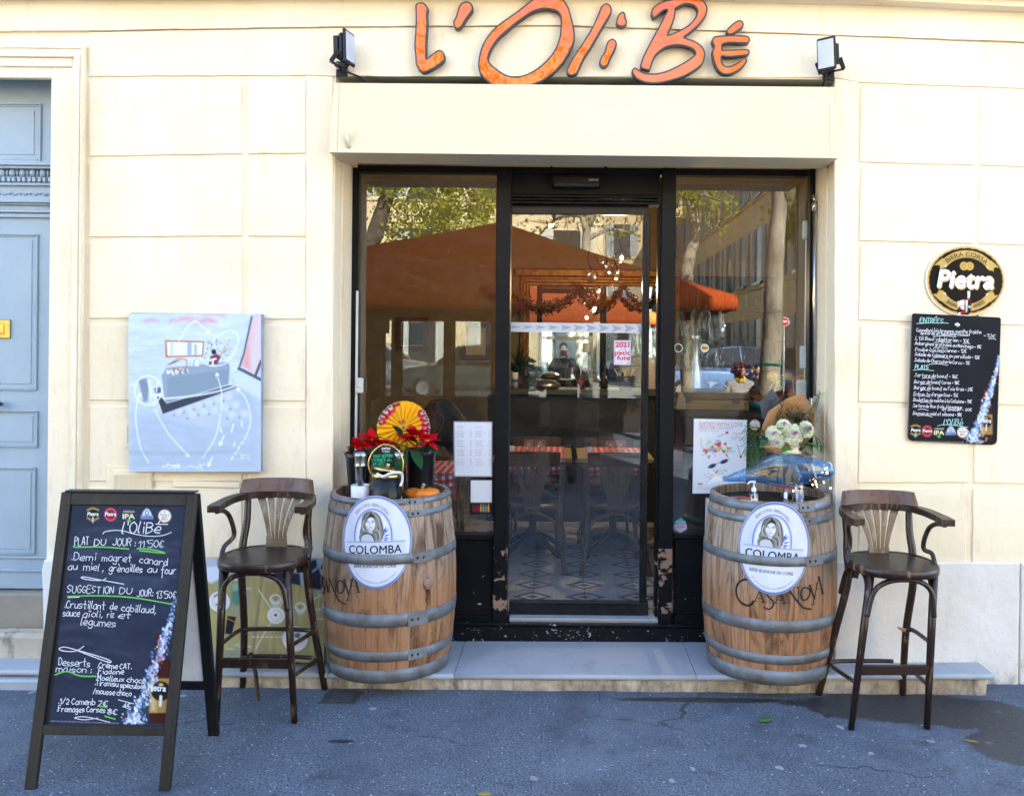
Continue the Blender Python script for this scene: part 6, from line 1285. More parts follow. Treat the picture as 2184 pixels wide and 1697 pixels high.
def paintC(p):
 c = lambda pts: Cz(pts)
 p.fill('#BAC8D6'); p.poly(c([(140, 120), (1260, 120), (1100, 760), (450, 1030), (140, 900)]), '#C3D2E0', 1, 12); p.poly(c([(200, 250), (900, 230), (880, 500), (430, 780), (150, 800)]), '#C2D0E0', .8, 25)
 p.grain(36, 9, .16, 11); p.grain(10, 3, .12, 12)
 p.poly(c([(140, 1000), (460, 1030), (1180, 780), (1350, 900), (1350, 1560), (140, 1560)]), '#AABACB', .85, 12); p.poly(c([(450, 1010), (1040, 830), (1230, 1060), (800, 1160)]), '#B6C2D2', .8, 14); p.grain(24, 6, .10, 13)
 for (x, y) in ((600, 1010), (690, 985), (780, 960), (870, 930), (960, 905), (1045, 880), (720, 1040), (820, 1010), (920, 1000), (1020, 980), (1110, 955), (1190, 1030), (1080, 1040)): p.poly(c([(x - 38, y - 28), (x + 24, y - 40), (x + 44, y + 8), (x - 12, y + 34)]), '#C3CEDB', .8, 2); p.oval(*c([(x - 44, y + 30)])[0], 3, 3, '#93A0B4', .8)
 for x0, y0, x1 in ((300, 185, 400), (530, 185, 720), (790, 195, 940), (820, 175, 900), (620, 165, 760), (840, 130, 1000)): p.line(c([(x0, y0), ((x0 + x1) / 2, y0 - 8), (x1, y0 + 6)]), 7, '#D7837F', .55, 5)
 p.poly(c([(1165, 580), (1260, 130), (1350, 125), (1340, 580), (1290, 690)]), '#BDC6D4'); p.poly(c([(1170, 590), (1275, 150), (1345, 150), (1335, 560), (1290, 680)]), '#D9B6BA', 1, 3); p.poly(c([(1240, 620), (1300, 180), (1345, 150), (1335, 560), (1300, 670)]), '#D3C9D2', .9, 8); p.poly(c([(1180, 590), (1225, 420), (1245, 620)]), '#D98F88', .7, 6)
 p.line(c([(1150, 600), (1190, 480), (1260, 150)]), 4, '#4F5B6E'); p.line(c([(1145, 620), (1340, 720)]), 7, '#49546A'); p.line(c([(1290, 690), (1345, 550)]), 6, '#49546A'); p.poly(c([(1090, 700), (1150, 640), (1345, 740), (1345, 900), (1130, 770)]), '#C6D3E2', .9, 3)
 p.poly(c([(445, 680), (490, 610), (1040, 560), (1062, 610), (1050, 760), (490, 930), (470, 900)]), '#8C9FAE'); p.poly(c([(495, 705), (1058, 620), (1045, 755), (500, 925)]), '#8295A5'); p.poly(c([(400, 870), (445, 880), (490, 935), (1050, 770), (1120, 770), (1130, 790), (455, 1030)]), '#3A414D'); p.line(c([(470, 890), (700, 870), (950, 825), (1130, 770)]), 3, '#E4EAF0', 1, 2, 4)
 p.poly(c([(475, 360), (830, 370), (822, 510), (478, 520)]), '#B98248'); p.poly(c([(492, 378), (815, 385), (808, 495), (498, 503)]), '#E2E8EF'); p.poly(c([(675, 382), (720, 384), (715, 498), (675, 500)]), '#9FB0C2', .8); p.poly(c([(735, 400), (765, 400), (765, 495), (735, 495)]), '#A9B8C9', .8); p.line(c([(535, 380), (535, 500)]), 4, '#B4C6D8')
 for k in range(70): x = random.uniform(490, 690); y = 690 - (x - 490) * .15 - random.uniform(0, 45); p.line(c([(x, y), (x + random.gauss(0, 5), y - random.uniform(8, 25))]), 1.6, random.choice(['#F2F5F8', '#CBD6E2', '#5E6C80']), .9)
 for k in range(40): x = random.uniform(690, 780); p.line(c([(x, 590), (x, 590 - random.uniform(15, 45))]), 2, random.choice(['#F2F5F8', '#A9B8C9']), .9)
 for k in range(60): x = random.uniform(835, 1060); y = random.uniform(370, 600); p.line(c([(x, y), (x + random.gauss(0, 8), y - random.uniform(8, 25))]), 1.6, random.choice(['#3D4658', '#5E6C80', '#DCE4EC']), .8)
 p.line(c([(545, 615), (640, 640), (668, 600), (668, 540), (575, 533)]), 2.4, '#C77B3E', 1, 1, 3); p.poly(c([(480, 590), (560, 545), (620, 545), (520, 585)]), '#8C5A60', .8)
 p.poly(c([(870, 580), (885, 510), (930, 490), (990, 500), (945, 580)]), '#7A3550'); p.oval(*c([(917, 468)])[0], 5.2, 5.8, '#2A2230'); p.line(c([(975, 505), (1020, 420)]), 3.6, '#C9A27E'); p.line(c([(880, 545), (935, 530)]), 3.5, '#E7ECF2'); p.line(c([(910, 535), (905, 590)]), 3.5, '#E7ECF2')
 p.poly(c([(230, 720), (310, 705), (330, 800), (320, 915), (280, 925), (265, 860)]), '#7E8CA2', 1, 3); p.poly(c([(375, 800), (440, 785), (440, 840), (390, 850)]), '#566276'); p.line(c([(330, 730), (350, 860), (440, 850)]), 5, '#E0E6EE')
 W_ = '#F1F4F8'
 for pts, dash in (([(325, 1468), (260, 1350), (225, 1200), (210, 1050), (225, 920), (255, 845)], 0), ([(385, 990), (450, 1120), (540, 1250), (690, 1410)], 0), ([(820, 1420), (930, 1240), (980, 1010), (985, 820), (940, 660)], 0), ([(1195, 1260), (1245, 1130), (1240, 1000), (1200, 880), (1125, 800)], 0), ([(1180, 1280), (1060, 1460)], 1), ([(750, 185), (680, 240), (600, 370)], 0), ([(750, 185), (880, 295)], 0), ([(410, 740), (380, 850), (375, 980)], 1)):
  if dash:
   for k in range(0, 8, 2): a_, b_ = k / 8, (k + 1) / 8; p.line(c([(pts[0][0] + (pts[-1][0] - pts[0][0]) * a_, pts[0][1] + (pts[-1][1] - pts[0][1]) * a_), (pts[0][0] + (pts[-1][0] - pts[0][0]) * b_, pts[0][1] + (pts[-1][1] - pts[0][1]) * b_)]), 2.2, W_)
  else: p.line(c(pts), 1.8, W_, .85, 1.3, 6)
 for (x, y), (u, v) in (((255, 845), (.3, -1)), ((690, 1410), (.8, .7)), ((940, 660), (-.4, -1)), ((1125, 800), (-1, -.6)), ((880, 295), (.8, .7)), ((970, 1310), (-.6, 1)), ((865, 1500), (-.5, 1))):
  L_ = math.hypot(u, v); u, v = u / L_, v / L_; p.line(c([(x - 24 * u + 14 * v, y - 24 * v - 14 * u), (x, y), (x - 24 * u - 14 * v, y - 24 * v + 14 * u)]), 2.2, W_)
 for a_, b_ in (((1010, 1225), (970, 1310)), ((905, 1420), (865, 1500)), ((1095, 1120), (1075, 1195)), ((1170, 1095), (1172, 1140)), ((975, 1150), (985, 1195)), ((1105, 1285), (1100, 1320))): p.line(c([a_, b_]), 2, W_)
 p.ring(*c([(322, 815)])[0], 29, 31, 2.4, '#E4EAF2');
 p.line(c([(790, 520), (850, 580), (930, 595), (1040, 560), (1120, 430), (1140, 330), (1080, 275), (990, 300), (900, 370)]), 2.4, '#E4EAF2', .9, 1, 5)
 for k in range(40): x = random.uniform(430, 830); y = random.uniform(1485, 1525); p.line(c([(x, y), (x + random.choice([14, 0, 9]), y + random.choice([0, 12, -8]))]), 1.8, '#E6EBF2', .85)
 p.line(c([(140, 1380), (600, 1390), (1110, 1365)]), 5, '#8A94A6', .5, 6)
 for y in (1398, 1415, 1430): p.oval(*c([(1170, y)])[0], 1.6, 1.2, '#EEF2F6')
plC = YP(-.062)
cnv = thing('canvas_painting', 'pale blue unframed canvas of a bar with white arrows hung on the cream wall', 'painting', P(415, 837, -.03))
q = MB(); a, b = P(275, 1005, -.061), P(556, 669, -.061); q.box(a.x + .001, b.x - .001, -.0595, -.006, a.z + .001, b.z - .001, 0, .002); q.build('stretcher', M('painted_canvas_edge', '#9AA5B8', .7, col2='#7F8CA3', vs=12), cnv)
pc_ = paint_panel(plC, (274.5, 668.5), (556.5, 669), (556, 1005.5), (275, 1005.5), 170, 200, paintC, 1.9, 'canvas', painted_matt, cnv, 0, .0015)
q = MB(); random.seed(3)
for k, tx in enumerate(('Luca C.', 'Tina', 'Charly')): a_, b_ = Cz([(1182, 1405 + k * 16), (1250, 1410 + k * 16)]); write(q, plC, tx, *a_, *b_, 3.6, .9, WHT, .0008)
q.build('lettering', INKS, pc_)
Lz = Zm(860 / 1.875, 2200 / 1.875, 1358 / 480 * 1.875)
tp, bt_ = P(560, 1190, -.035), Vector((0, -.10, .094)); nl = Vector((0, -(tp.z - bt_.z), (tp.y - bt_.y))).normalized(); plL = Plane(Vector((0, bt_.y, bt_.z)), nl)
def paintL(p):
 c = lambda pts: Lz(pts)
 p.fill('#A39B6A'); p.grain(8, 60, .30, 31); p.grain(30, 40, .15, 32)
 p.poly(c([(-400, 60), (100, 60), (60, 230), (-400, 330)]), '#B7A98C', .9, 3); p.poly(c([(-200, 60), (90, 90), (300, 250), (-100, 260)]), '#AEBBCB', .8, 6); p.poly(c([(-120, 190), (30, 180), (90, 300), (-40, 370), (-150, 330)]), '#D3DAE3', 1, 3)
 p.poly(c([(530, 240), (700, 235), (900, 90), (1240, 70), (1240, 480), (1190, 470), (1060, 400), (600, 340)]), '#9CA8BC', 1, 3); p.poly(c([(610, 320), (680, 230), (960, 260), (970, 400), (760, 350)]), '#2C3140', 1, 2); p.poly(c([(1060, 130), (1150, 90), (1200, 290), (1200, 450), (1090, 430)]), '#232838', 1, 2); p.line(c([(1150, 90), (1160, 190), (1080, 250)]), 3, '#9CA8BC', 1, 2, 4)
 p.line(c([(540, 310), (500, 600), (430, 1160)]), 8, '#7F7560', .9, 4); p.line(c([(560, 310), (525, 600), (460, 1160)]), 3, '#B9AE78', .9, 3)
 def dish(x, y, r): p.oval(*c([(x, y + 8)])[0], r * 1.05 / 5.3, r / 5.3, '#7F7B52', .7, 4); p.oval(*c([(x, y)])[0], r / 5.3, r * .97 / 5.3, '#D9DCDD'); p.ring(*c([(x, y)])[0], r * .62 / 5.3, r * .6 / 5.3, 1.4, '#B6BDC4')
 dish(690, 735, 100); p.oval(*c([(685, 730)])[0], 3.2, 2.8, '#2B2B30'); dish(905, 1000, 145); p.oval(*c([(930, 960)])[0], 7, 6, '#7E8794'); p.oval(*c([(935, 965)])[0], 3, 3, '#8C3A48'); dish(50, 580, 120); p.line(c([(10, 610), (60, 615)]), 3, '#2B2B30'); p.line(c([(-10, 520), (40, 490)]), 3, '#2B2B30')
 for x, y, r in ((965, 640, 55), (685, 550, 58)): p.oval(*c([(x, y + 40)])[0], r * .9 / 5.3, r / 5.3, '#B5BDB4', .8, 2); p.ring(*c([(x, y)])[0], r / 5.3, r * .85 / 5.3, 2.4, '#D8DFDF'); p.oval(*c([(x, y)])[0], r * .4 / 5.3, r * .35 / 5.3, '#7F8A88')
 p.oval(*c([(235, 415)])[0], 10, 10.5, '#7FA892'); p.poly(c([(185, 470), (300, 440), (305, 600), (240, 630), (200, 590)]), '#4F8676', 1, 2); p.ring(*c([(235, 415)])[0], 10, 10.5, 1.2, '#4F7A6C'); p.line(c([(200, 640), (270, 720), (340, 680), (370, 560), (345, 490)]), 6, '#8C95A0', .9, 2, 4)
 p.poly(c([(140, 740), (240, 750), (190, 950), (110, 940)]), '#1E1C22'); p.line(c([(135, 765), (270, 830), (270, 1000)]), 1.8, '#C77B3E'); p.line(c([(190, 945), (230, 965)]), 1.6, '#C77B3E')
 for a_, b_ in (((490, 440), (630, 650)), ((810, 450), (730, 650)), ((630, 810), (460, 1110)), ((1090, 560), (1215, 495)), ((320, 320), (320, 430)), ((320, 430), (400, 430)), ((270, 1085), (400, 1085)), ((1120, 665), (1230, 665)), ((1120, 775), (1225, 775))): p.line(c([a_, b_]), 1.7, '#DDE1E0', .9)
 for k in range(7): p.line(c([(420 + k * 52, 978), (445 + k * 52, 976)]), 1.8, '#DDE1E0')
 for k in range(9): p.oval(*c([(1172, 490 + k * 32)])[0], .9, .9, '#E6E9E8')
 for k in range(10): p.oval(*c([(130 + k * 16, 1110 - k * 6 if k > 5 else 1112)])[0], .9, .9, '#E6E9E8'); p.oval(*c([(210 + k * 14, 325 + k * 3)])[0], .9, .9, '#E6E9E8')
 p.poly(c([(-400, 1150), (240, 1140), (300, 1190), (-400, 1260)]), '#7C8490', .8, 8); p.line(c([(1240, 60), (1238, 1290)]), 2, '#3F4250', .9)
lcv = thing('leaning_canvas', 'olive canvas of plates and glasses leaning on the wall behind the left bar stool', 'painting', (-1.5, -.05, .1))
paint_panel(plL, (440, 1188), (694.5, 1190), (692, 1413), (432, 1405), 130, 120, paintL, 2.0, 'canvas', painted_matt, lcv, 0, .004)
q = MB(); cs = [plL.hit(x, y, -.0045) for x, y in ((441, 1189), (694, 1191), (691.5, 1412), (433, 1404))]; q.add(cs + [c - plL.n * .016 for c in cs], [(0, 1, 2, 3), (7, 6, 5, 4), (0, 4, 5, 1), (1, 5, 6, 2), (2, 6, 7, 3), (3, 7, 4, 0)]); q.build('stretcher', M('canvas_back_wood', '#6E6048', .8), lcv)
q = MB(); q.tube([plL.hit(696, 1200, -.03) + Vector((.02, .0, 0)), plL.hit(700, 1410, -.03) + Vector((.02, .0, 0))], .016, 10); tag(q.build('wooden_pole', M('grey_weathered_pole', '#6A5E50', .8)), 'grey wooden pole standing between the leaning canvas and the left barrel', 'pole')
plG = YP(YF - .0005)
def sheet(name, label, cat, tl, tr, br, bl, nu, nv, fn, aa, letters=None, y=YF + .0205, mat=None, th=.0012):
 pl = YP(y); o = paint_panel(pl, tl, tr, br, bl, nu, nv, fn, aa, name, mat or vcol('paper_colour', .6, 0, .3), None, 0, th, label, cat)
 if letters: q = MB(); letters(q, pl); q.build('lettering', INKS, o)
 return o
def menu_l(q, pl):
 random.seed(9)
 for cx in (972, 1012):
  printed(q, pl, 'BOISSONS', cx + 2, 911, cx + 16, 911, 2.2, .01, 0, GRY, .0006)
  for k in range(17):
   if k % 4 == 0: continue
   write(q, pl, random.choice(['abricot', 'limonade', 'orangina', 'sirop', 'cafe creme', 'the vert']), cx + 2, 916 + k * 5, cx + 14 + random.uniform(0, 6), 916 + k * 5, 2, .4, GRY, .0006); write(q, pl, '3.5', cx + 30, 916 + k * 5, cx + 34, 916 + k * 5, 2, .4, GRY, .0006)
sheet('drinks_menu', 'tall white drinks list in a thin frame fixed to the left window', 'menu sheet', (967, 898), (1050.5, 898.5), (1050, 1017), (968, 1016.5), 20, 30, lambda p: (p.fill('#D6D9DE'), p.line([(967, 898), (1050.5, 898.5), (1050, 1017), (968, 1016.5), (967, 898)], 4, '#6E6C80')), 1.5, menu_l, y=YF - .004)
def qr(p):
 p.fill('#0F1013'); p.poly([(1004, 1024), (1049, 1024), (1049, 1071), (1004, 1071)], '#D7D9DC')
 for k, c in enumerate(('#7A1520', '#8A1522', '#7A1520', '#C08A2A', '#4FA5A0', '#B96A50', '#C9A23C')): p.line([(1009.5 + k * 5.4, 1081), (1009.5 + k * 5.4, 1090)], 3.6, c); p.line([(1009.5 + k * 5.4, 1075), (1009.5 + k * 5.4, 1080)], 1.6, c)
sheet('small_plaque', 'black plaque with a white card above little bottles on the left window', 'plaque', (1002, 1021), (1051.5, 1021), (1051.5, 1096), (1002, 1096), 40, 60, qr, 1.2, y=YF - .003)
def poster(p):
 p.fill('#D9DEE4'); pz = Zm(2750 / 1.875, 1550 / 1.875, 2184 / 650 * 1.875); c = lambda q: pz(q); r = random.Random(4)
 for k in range(70):
  a = r.uniform(0, 2 * PI); d = r.uniform(20, 190); x = 400 + d * math.cos(a) * 1.1; y = 860 + d * math.sin(a) * .8; s = r.uniform(18, 55); b = r.uniform(0, 6)
  p.poly(c([(x + s * math.cos(b + k_ * 2.1) * r.uniform(.5, 1.2), y + s * math.sin(b + k_ * 2.1) * r.uniform(.4, 1)) for k_ in range(3)]), r.choice(['#D8402E', '#E0B23A', '#6FA8C4', '#E9D27A', '#E06A3A', '#B9CFA8', '#3F7FB0', '#F1E6DA']), .95)
 p.oval(*c([(410, 960)])[0], 19, 15, '#E4DCE4'); p.poly(c([(430, 1060), (300, 1000), (560, 1190), (600, 1130)]), '#DCE0E8')
 for x, y in ((330, 1050), (490, 990)): p.oval(*c([(x, y)])[0], 9, 4.2, '#26222E', rot=-.4)
 p.line(c([(265, 1075), (560, 945)]), 1.2, '#3F4F9A'); p.line(c([(380, 920), (340, 880)]), 1, '#8A6A90'); p.line(c([(550, 870), (640, 850)]), 1, '#8A8A90')
 for k in range(24): a = r.uniform(0, 2 * PI); x = r.uniform(200, 620); y = r.uniform(1090, 1230); p.line(c([(x, y), (x + 40 * math.cos(a), y + 30 * math.sin(a))]), r.uniform(1, 4), r.choice(['#E6C23A', '#9FCBB4', '#D8402E', '#8FB3D0', '#C9C9D2']), .9)
 p.line(c([(405, 660), (520, 610)]), 1.2, '#4F6070'); p.poly(c([(510, 590), (545, 585), (550, 615), (515, 620)]), '#C01830'); p.line(c([(670, 770), (710, 910)]), 1.2, '#4F6070'); p.oval(*c([(714, 925)])[0], 3, 2.6, '#C01830'); p.line(c([(175, 680), (190, 800), (270, 830)]), 1.2, '#B9A96A', 1, 1, 4); p.oval(*c([(168, 1290)])[0], 6, 2.4, '#C98A5A')
def poster_l(q, pl):
 pz = Zm(2750 / 1.875, 1550 / 1.875, 2184 / 650 * 1.875); c = lambda x, y: pz([(x, y)])[0]
 printed(q, pl, 'GIFTED WITH LOVE', *c(152, 520), *c(740, 525), 9.5, .012, 0, PRD); printed(q, pl, 'DIGGER CLUB X-MAS MARKET', *c(152, 550), *c(615, 555), 3.8, 0, 0, GRY); printed(q, pl, 'MARCHÉ DE NOËL FESTIF', *c(150, 582), *c(410, 587), 2.4, 0, 0, PRD)
 printed(q, pl, 'SAMEDI', *c(608, 625), *c(735, 628), 4.2, 0, 0, PRD); printed(q, pl, '11', *c(655, 652), *c(688, 652), 3.6, 0, 0, PRD); printed(q, pl, 'DÉCEMBRE', *c(585, 675), *c(750, 680), 4, 0, 0, PRD); printed(q, pl, '11H - 23H', *c(590, 705), *c(745, 708), 3.6, 0, 0, GRY)
 printed(q, pl, 'COCO', *c(140, 1333), *c(200, 1333), 2.6, 0, 0, PRD); printed(q, pl, 'VELTEN', *c(132, 1352), *c(205, 1352), 2.6, 0, 0, PRD); printed(q, pl, '16 RUE BERNARD DU BOIS', *c(218, 1352), *c(560, 1354), 2.4, 0, 0, PRD); printed(q, pl, '13001 MARSEILLE', *c(218, 1374), *c(390, 1376), 2.4, 0, 0, PRD)
sheet('market_poster', 'white Christmas market poster with a colourful collage face on the right window', 'poster', (1480, 892.5), (1593.5, 895.5), (1590, 1052), (1477, 1052), 90, 120, poster, 1.5, poster_l, y=YF + .0195)
def notice_l(q, pl):
 printed(q, pl, 'IL EST INTERDIT', 1509, 1079, 1536, 1079, 2.6, .01, 0, RED, .0006)
 for k in range(12):
  if k in (3, 7): continue
  write(q, pl, random.choice(['la vente est', 'aux mineurs', 'de moins de', 'protection']), 1509, 1088 + k * 4.2, 1534, 1088 + k * 4.2, 2, .4, GRY, .0006)
sheet('legal_notice', 'white legal notice with red rim low on the right window half behind the barrel', 'notice', (1505, 1061), (1542, 1061.5), (1540, 1137), (1503, 1136.5), 24, 40, lambda p: (p.fill('#D5DAE2'), p.line([(1507, 1063), (1540, 1063.5), (1538, 1135), (1505, 1134.5), (1507, 1063)], 1.4, '#B0505A')), 1.2, notice_l)
sheet('round_sticker', 'small round white and gold beer sticker beside the market poster', 'sticker', (1598, 894), (1622, 894), (1622, 918), (1598, 918), 26, 26, lambda p: (p.fill('#0E1011'), p.oval(1610, 906, 11.6, 11.6, '#B98A52'), p.oval(1610, 906, 10.2, 10.2, '#C9D2CE'), p.oval(1610, 899, 2, 1.4, '#B98A52')), 1, lambda q, pl: (printed(q, pl, 'Pietra', 1601, 907, 1619, 907, 5, .01, .2, GRY, .0006), printed(q, pl, 'BIO', 1604.5, 914.5, 1615.5, 914.5, 5.5, .02, 0, ORG, .0006)))
hx = [(1451 + 14.2 * math.sin(k * PI / 3), 1120 - 16 * math.cos(k * PI / 3)) for k in range(6)]
q = MB(); pl = YP(YF + .0195); q.prism([pl.hit(*p) for p in hx], (0, .001, 0), 0); q.prism([pl.hit(*p, .0006) for p in [(1437, 1117), (1465, 1117), (1465, 1128), (1451, 1136), (1437, 1128)]], (0, .0003, 0), 1)
o = tag(q.build('alarm_sticker', [M('aqua_print', (.10, .45, .48), .4), M('lilac_print', (.55, .45, .58), .4)]), 'aqua and lilac hexagonal alarm sticker low on the right window', 'sticker'); q = MB(); printed(q, pl, 'SURVEILLANCE', 1440, 1114, 1462, 1114, 2.6, .01, 0, WHT, .0012); printed(q, pl, 'ALARME', 1444, 1124, 1460, 1124, 3, .01, 0, RED, .0012); q.build('lettering', INKS, o)
YDG = YL + .0172
def fut(q, pl):
 printed(q, pl, '2021', 1313, 740, 1342, 740, 10.5, .025, 0, RED, .0006); printed(q, pl, 'petit', 1311, 757, 1343, 757, 10, .03, 0, RED, .0006); printed(q, pl, 'fute', 1316, 767.5, 1343, 767.5, 9.5, .03, 0, RED, .0006); scribble(q, pl, [(1316, 752), (1325, 745), (1335, 746), (1333, 742)], 1.2, RED, .0006)
sheet('guide_sticker', 'pink and white 2021 guide sticker on the sliding glass door', 'sticker', (1309.5, 725.5), (1345.5, 725.5), (1345, 778), (1309, 778), 30, 44, lambda p: (p.fill('#C3B2BE'), p.poly([(1313, 742), (1341, 742), (1341, 770), (1313, 770)], '#CBD6E4'), p.line([(1314, 773.5), (1334, 773.5)], 3, '#E8E8EE'), p.line([(1315, 773.5), (1331, 773.5)], 1, '#8890A8')), 1.2, fut, y=YDG)
frost = bpy.data.materials.new('frosted_film'); frost.use_nodes = True; t = frost.node_tree; b_ = t.nodes['Principled BSDF']; b_.inputs['Base Color'].default_value = (.62, .62, .64, 1); b_.inputs['Roughness'].default_value = .7; b_.inputs['Alpha'].default_value = .72
frost2 = bpy.data.materials.new('blue_grey_film'); frost2.use_nodes = True; b_ = frost2.node_tree.nodes['Principled BSDF']; b_.inputs['Base Color'].default_value = (.30, .36, .43, 1); b_.inputs['Roughness'].default_value = .6; b_.inputs['Alpha'].default_value = .8
pl = YP(YDG); q = MB(); q.prism([pl.hit(*p) for p in ((1088, 687), (1366, 691), (1366, 710.5), (1088, 707.5))], (0, .0004, 0), 0)
for k in range(11): x = 1088 + k * 27; s_ = min(1., .35 + k * .09); y = 697.2 + k * .36; q.prism([pl.hit(*p, .0004) for p in ((x, y - 8 * s_ - .5), (x + 12, y - 4.5 * s_), (x + 24, y), (x + 12, y + 4.5 * s_), (x, y + 8 * s_ + .5), (x + 5, y))], (0, .0002, 0), 1)
tag(q.build('safety_film', [frost, frost2]), 'frosted band with grey arrow heads across the sliding glass door', 'safety film')
for cx, cy, r_, lb in ((1447, 742, 9.5, 'thin white ring sticker at the left edge of the right window'), (1503, 742, 9, 'round gold beer sticker near the tall cone on the right window')):
 q = MB(); pl = YP(YF + .0205); T = Matrix.Rotation(-PI / 2, 4, 'X'); c = pl.hit(cx, cy); rr_ = r_ / 1800 * 4.67
 q.lathe([(rr_ * .86, -.0005), (rr_, -.0005), (rr_, .0005), (rr_ * .86, .0005)], (c.x, c.y, c.z), 28, 0, Matrix.Rotation(PI / 2, 4, 'X'), False)
 if cx > 1500: q.lathe([(0, .0003), (rr_ * .85, .0003)], (c.x, c.y, c.z), 28, 1, Matrix.Rotation(PI / 2, 4, 'X'), False)
 o = tag(q.build('round_sticker', [white_ink, gold_ink]), lb, 'sticker')
 if cx > 1500: q = MB(); printed(q, pl, 'Pietra', cx - 7, cy + 2, cx + 7, cy + 2, 5, .02, .2, INK, .002); q.build('lettering', INKS, o)
def barrel_wood():
 m, t, b = _new('weathered_oak_staves')
 a = t.nodes.new('ShaderNodeAttribute'); a.attribute_name = 'pc'; se = N(t, 'ShaderNodeSeparateXYZ'); L(t, a.outputs['Vector'], se.inputs[0])
 rnd = se.outputs[2]
 off = N(t, 'ShaderNodeCombineXYZ'); L(t, math_(t, 'ADD', se.outputs[0], math_(t, 'MULTIPLY', rnd, 17)), off.inputs[0]); L(t, se.outputs[1], off.inputs[1]); L(t, rnd, off.inputs[2])
 def m2(sx_, sy): mp = N(t, 'ShaderNodeMapping'); mp.inputs['Scale'].default_value = (sx_, sy, 3); L(t, off.outputs[0], mp.inputs[0]); return mp.outputs[0]
 grain = nz(t, m2(55, 2.6), 1, 6, .65, .6); blot = nz(t, m2(7, 2.2), 1, 6, .65, .8); fine = nz(t, m2(190, 9), 1, 4, .7)
 c = mixc(t, ramp(t, rnd, [(0, (0, 0, 0)), (1, (1, 1, 1))]), lin('#B8A38E'), lin('#99846F'))
 c = mixc(t, ramp(t, grain, [(.34, (1, 1, 1)), (.5, (0, 0, 0))]), c, lin('#6E543C')); c = mixc(t, math_(t, 'MULTIPLY', ramp(t, grain, [(.55, (0, 0, 0)), (.8, (1, 1, 1))]), .6), c, lin('#CDB9A4'))
 c = mixc(t, math_(t, 'MULTIPLY', ramp(t, fine, [(.58, (0, 0, 0)), (.72, (1, 1, 1))]), .5), c, lin('#4A3625'))
 low = ramp(t, math_(t, 'ADD', se.outputs[1], math_(t, 'MULTIPLY', math_(t, 'SUBTRACT', blot, .5), .55)), [(.40, (1, 1, 1)), (.60, (0, 0, 0))])
 c = mixc(t, math_(t, 'MULTIPLY', low, .62), c, mixc(t, grain, lin('#8F5628'), lin('#B87C42')))
 dk = ramp(t, math_(t, 'ADD', blot, math_(t, 'MULTIPLY', grain, .3)), [(.66, (0, 0, 0)), (.80, (1, 1, 1))]); c = mixc(t, math_(t, 'MULTIPLY', dk, .9), c, lin('#4A2F1B'))
 ea = t.nodes.new('ShaderNodeAttribute'); ea.attribute_name = 'Col'; es = N(t, 'ShaderNodeSeparateColor'); L(t, ea.outputs['Color'], es.inputs[0]); c = mixc(t, ramp(t, es.outputs[0], [(.74, (0, 0, 0)), (1., (.5, .5, .5))]), c, (.05, .03, .018))
 L(t, c, b.inputs['Base Color']); b.inputs['Roughness'].default_value = .68; b.inputs['Specular IOR Level'].default_value = .3
 bump(t, b, math_(t, 'ADD', grain, math_(t, 'MULTIPLY', fine, .6)), .45, .004); return m
oak = barrel_wood()
galv = M('galvanised_hoop_steel', (.23, .265, .295), .5, .3, col2=(.15, .14, .125), vs=11, bmp=.25, bs=120); rivet_m = M('rivet_iron', (.05, .05, .055), .4, .7)
darkhead = M('old_barrel_head', '#3A2C22', .75, col2='#241B14', vs=10, stretch=(.4, 4, 4), bmp=.3, bs=60)
BH = .908
def brad(z):        # radius at height z above the barrel foot
 t = (z - .45) / .47; return .349 - .043 * t * t - .002 * t
class BarrelSkin:
 """points on the staves: x = arc, y = height, both in measuring pixels at the front of the barrel"""
 def __init__(s, cx, cy, z0, th0): s.c = (cx, cy, z0); s.th = th0; s.n = Vector((0, -1, 0))
 def hit(s, x, y, off=0.):
  z = CAMZ - (y - CY) / FPX * 4.14; r = brad(z - s.c[2]) + off + .0012; a = s.th + x * (4.14 / FPX) / .349
  return Vector((s.c[0] + r * math.sin(a), s.c[1] - r * math.cos(a), z))
